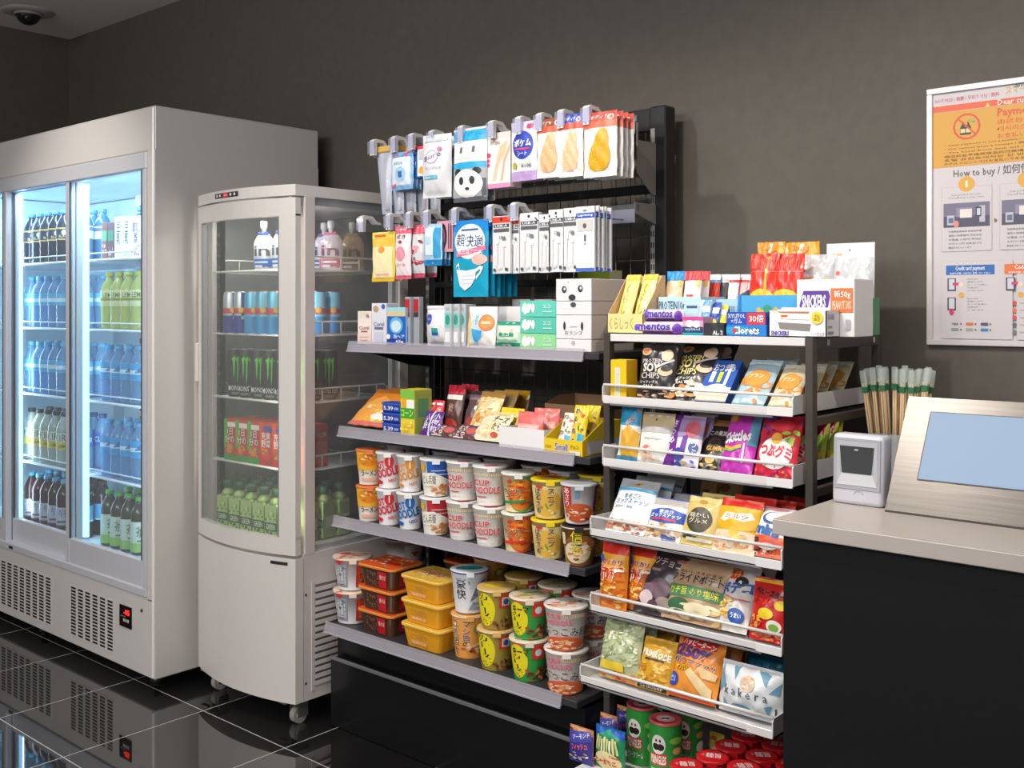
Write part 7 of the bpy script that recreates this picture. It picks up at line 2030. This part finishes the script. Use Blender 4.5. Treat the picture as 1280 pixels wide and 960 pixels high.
for k, (l_, e_) in enumerate(zip(lines, ends)):
    v_ = V(182.5 + 4.6 * k, 1182)
    dec += [('t', l_, U(1180), v_ - .005, U(1180) + e_ * .86 if e_ > .5 else U(1180) + e_, v_ + .005, '6a4a1a', None, 0)]
dec += [('t', 'How to buy / 如何使用 / 사용방법 / ご購入方法', U(1192), V(222.5, 1215), .80, V(209, 1215), '4a4446', None, 0)]
bw = U(1240) - U(1177)
tri = []
for c in range(4):
    u0 = U(1177) + c * (bw + .030)
    u1 = u0 + bw
    va, vb = V(315, 1178), V(235, 1178)
    dec += [('r', u0, va, u1, vb, 'b8b0b2'), ('r', u0 + .002, va + .002, u1 - .002, vb - .002, 'cbc5c9')]
    um = (u0 + u1) / 2
    dec += [('e', um, V(232, 1208) + .006, .033, .033 * PW / PH, 'd8a03a'), ('t', str(c + 1), um - (.003 if c == 0 else .008), V(232, 1208) - .006, um + (.004 if c == 0 else .008), V(232, 1208) + .018, 'f6ecd8')]
    dec += [('t', 'Scan product barcode.\nYou will hear a beep noise', u0 + bw * .14, V(249, 1185) - .004, u0 + bw * .84, V(243, 1185), '8a8488')]
    pa, pb = V(285, 1180), V(255, 1180)
    a_, b__ = u0 + bw * .04, u1 - bw * .04
    ww, hh = b__ - a_, pb - pa
    dec += [('r', a_, pa, b__, pb, '6f6c86'), ('r', a_, pa, b__, pa + hh * .45, '4a4860'), ('r', a_ + ww * .28, pa + hh * .42, a_ + ww * .62, pa + hh * .80, '8a86a0'), ('r', a_ + ww * .36, pa + hh * .38, a_ + ww * .62, pa + hh * .74, 'ded8d4'),
            ('r', a_ + ww * .08, pa + hh * .1, a_ + ww * .24, pa + hh * .5, 'b8b8c8'), ('r', a_ + ww * .11, pa + hh * .18, a_ + ww * .22, pa + hh * .4, '5a6a8a'), ('r', a_ + ww * .78, pa + hh * .18, a_ + ww * .9, pa + hh * .85, 'b8b4c4'), ('r', a_ + ww * .70, pa + hh * .40, a_ + ww * .82, pa + hh * .80, '2c3040'), ('r', a_ + ww * .725, pa + hh * .46, a_ + ww * .80, pa + hh * .74, 'c0ccdc')]
    if c == 0:
        dec += [('e', a_ + ww * .28, pa + hh * .14, ww * .06, hh * .14, 'd8887a')]
    for q, s_ in enumerate(('扫描商品条码后 会发出声音', '请放入购物篮内 然后点击', '상품을 스캔해 주세요', '소리가 나면 완료입니다', '商品をスキャンします')):
        v_ = V(290 + q * 5.0, 1185)
        dec += [('t', s_, u0 + bw * .14, v_ - .004, u0 + bw * (.8 if q < 4 else .6), v_ + .004, '6a6468')]
    if c < 3:
        tri.append(('p', [(u1 + .010, V(275, 1242) - .008), (u1 + .010, V(275, 1242) + .008), (u1 + .022, V(275, 1242))], '8a5a3a'))
dec += tri
va, vb = V(423, 1180), V(327, 1180)
for c in range(3):
    u0 = U(1177) + c * .30
    u1 = min(.955, u0 + .285)
    dec += [('r', u0, va, u1, vb, 'c4bcbe'), ('r', u0 + .0015, va + .0015, u1 - .0015, vb - .0015, 'cbc5c9')]
    hc = ['2a66b0', 'dd7440', '2a9a6a'][c]
    h0_, h1_ = V(344, 1185), V(332, 1185)
    w_ = bw * .96
    a_ = U(1183) + c * (bw + .030) if c < 2 else U(1183) + 2 * (bw + .030)
    b__ = a_ + w_
    dec += [('r', a_, h0_, b__, h1_, hc), ('t', ['Credit card payment', 'Code payment', 'IC card payment'][c], a_ + w_ * .2, h0_ + .012, b__ - w_ * .2, h1_ - .003, 'eef2f8', None, .01), ('t', '信用卡付款 / 신용카드 결제 / カード払い', a_ + w_ * .08, h0_ + .002, b__ - w_ * .08, h0_ + .010, 'eef2f8')]
    for q, py in enumerate((348, 372) if c == 0 else (348,)):
        d0, d1 = V(py + 16, 1187), V(py, 1187)
        dec += [('r', a_ + w_ * .03, d0, a_ + w_ * .21, d1, '4a4856'), ('r', a_ + w_ * .06, d0 + .006, a_ + w_ * .18, d1 - .003, 'c8ccd8')]
        if q == 0:
            dec += [('r', a_ + w_ * .14, (d0 + d1) / 2 - .003, a_ + w_ * .28, (d0 + d1) / 2 + .008, 'cc3a68'), ('e', a_ + w_ * .31, (d0 + d1) / 2, w_ * .05, .008, 'ecd0c4')]
        else:
            dec += [('e', a_ + w_ * .12, d0 - .006, w_ * .05, .014, 'cc3a68')]
        for r_ in range(5):
            v_ = V(py + 1 + r_ * 3.6, 1200)
            dec += [('t', ['Insert card', '请插入卡片', 'カードを挿入', '카드를 넣어', 'or tap card'][r_], a_ + w_ * .44, v_ - .003, a_ + w_ * (.66 + .1 * (r_ % 3)), v_ + .003, '8a8488')]
    dec += [('e', a_ + w_ * .32, V(369, 1200), .012, .012 * PW / PH, 'd8a84a')]
    if c == 0:
        for q, (t_, cc) in enumerate((('VISA', '2a3a80'), ('MC', 'd8742a'), ('JCB', '5a4a6a'), ('UP', '5a8a7a'), ('DC', '8a8a90'), ('AE', '2a88c0'))):
            uu = a_ + w_ * (.12 + .30 * (q % 3))
            vv = V(405 + 7 * (q // 3), 1190)
            if t_ in ('MC', 'AE', 'JCB'):
                dec += [('r', uu, vv - .005, uu + w_ * .15, vv + .006, cc)]
            else:
                dec += [('t', t_ if t_ == 'VISA' else '=', uu, vv - .004, uu + w_ * .14, vv + .005, cc)]
            dec += [('r', uu + w_ * .18, vv - .003, uu + w_ * .21, vv + .004, '6a6a70')]
    else:
        for q in range(5):
            vv = V(379 + 9 * q, 1262)
            dec += [('e', a_ + w_ * .2, vv, .009, .009, ['c84a4a', 'd8704a', 'd04a5a', '5a6a6a', '6a7a7a'][q]), ('r', a_ + w_ * .3, vv - .002, a_ + w_ * .6, vv + .002, 'a8a0a4')]
mb.decals(SP, dec, .0002, .00002, 5)
part('sheet', mb, nb, 'printed sheet')

for o in LINK:
    scene.collection.objects.link(o)
if 'o' in _TC:
    bpy.data.objects.remove(_TC['o'])
    bpy.data.curves.remove(_TC['c'])
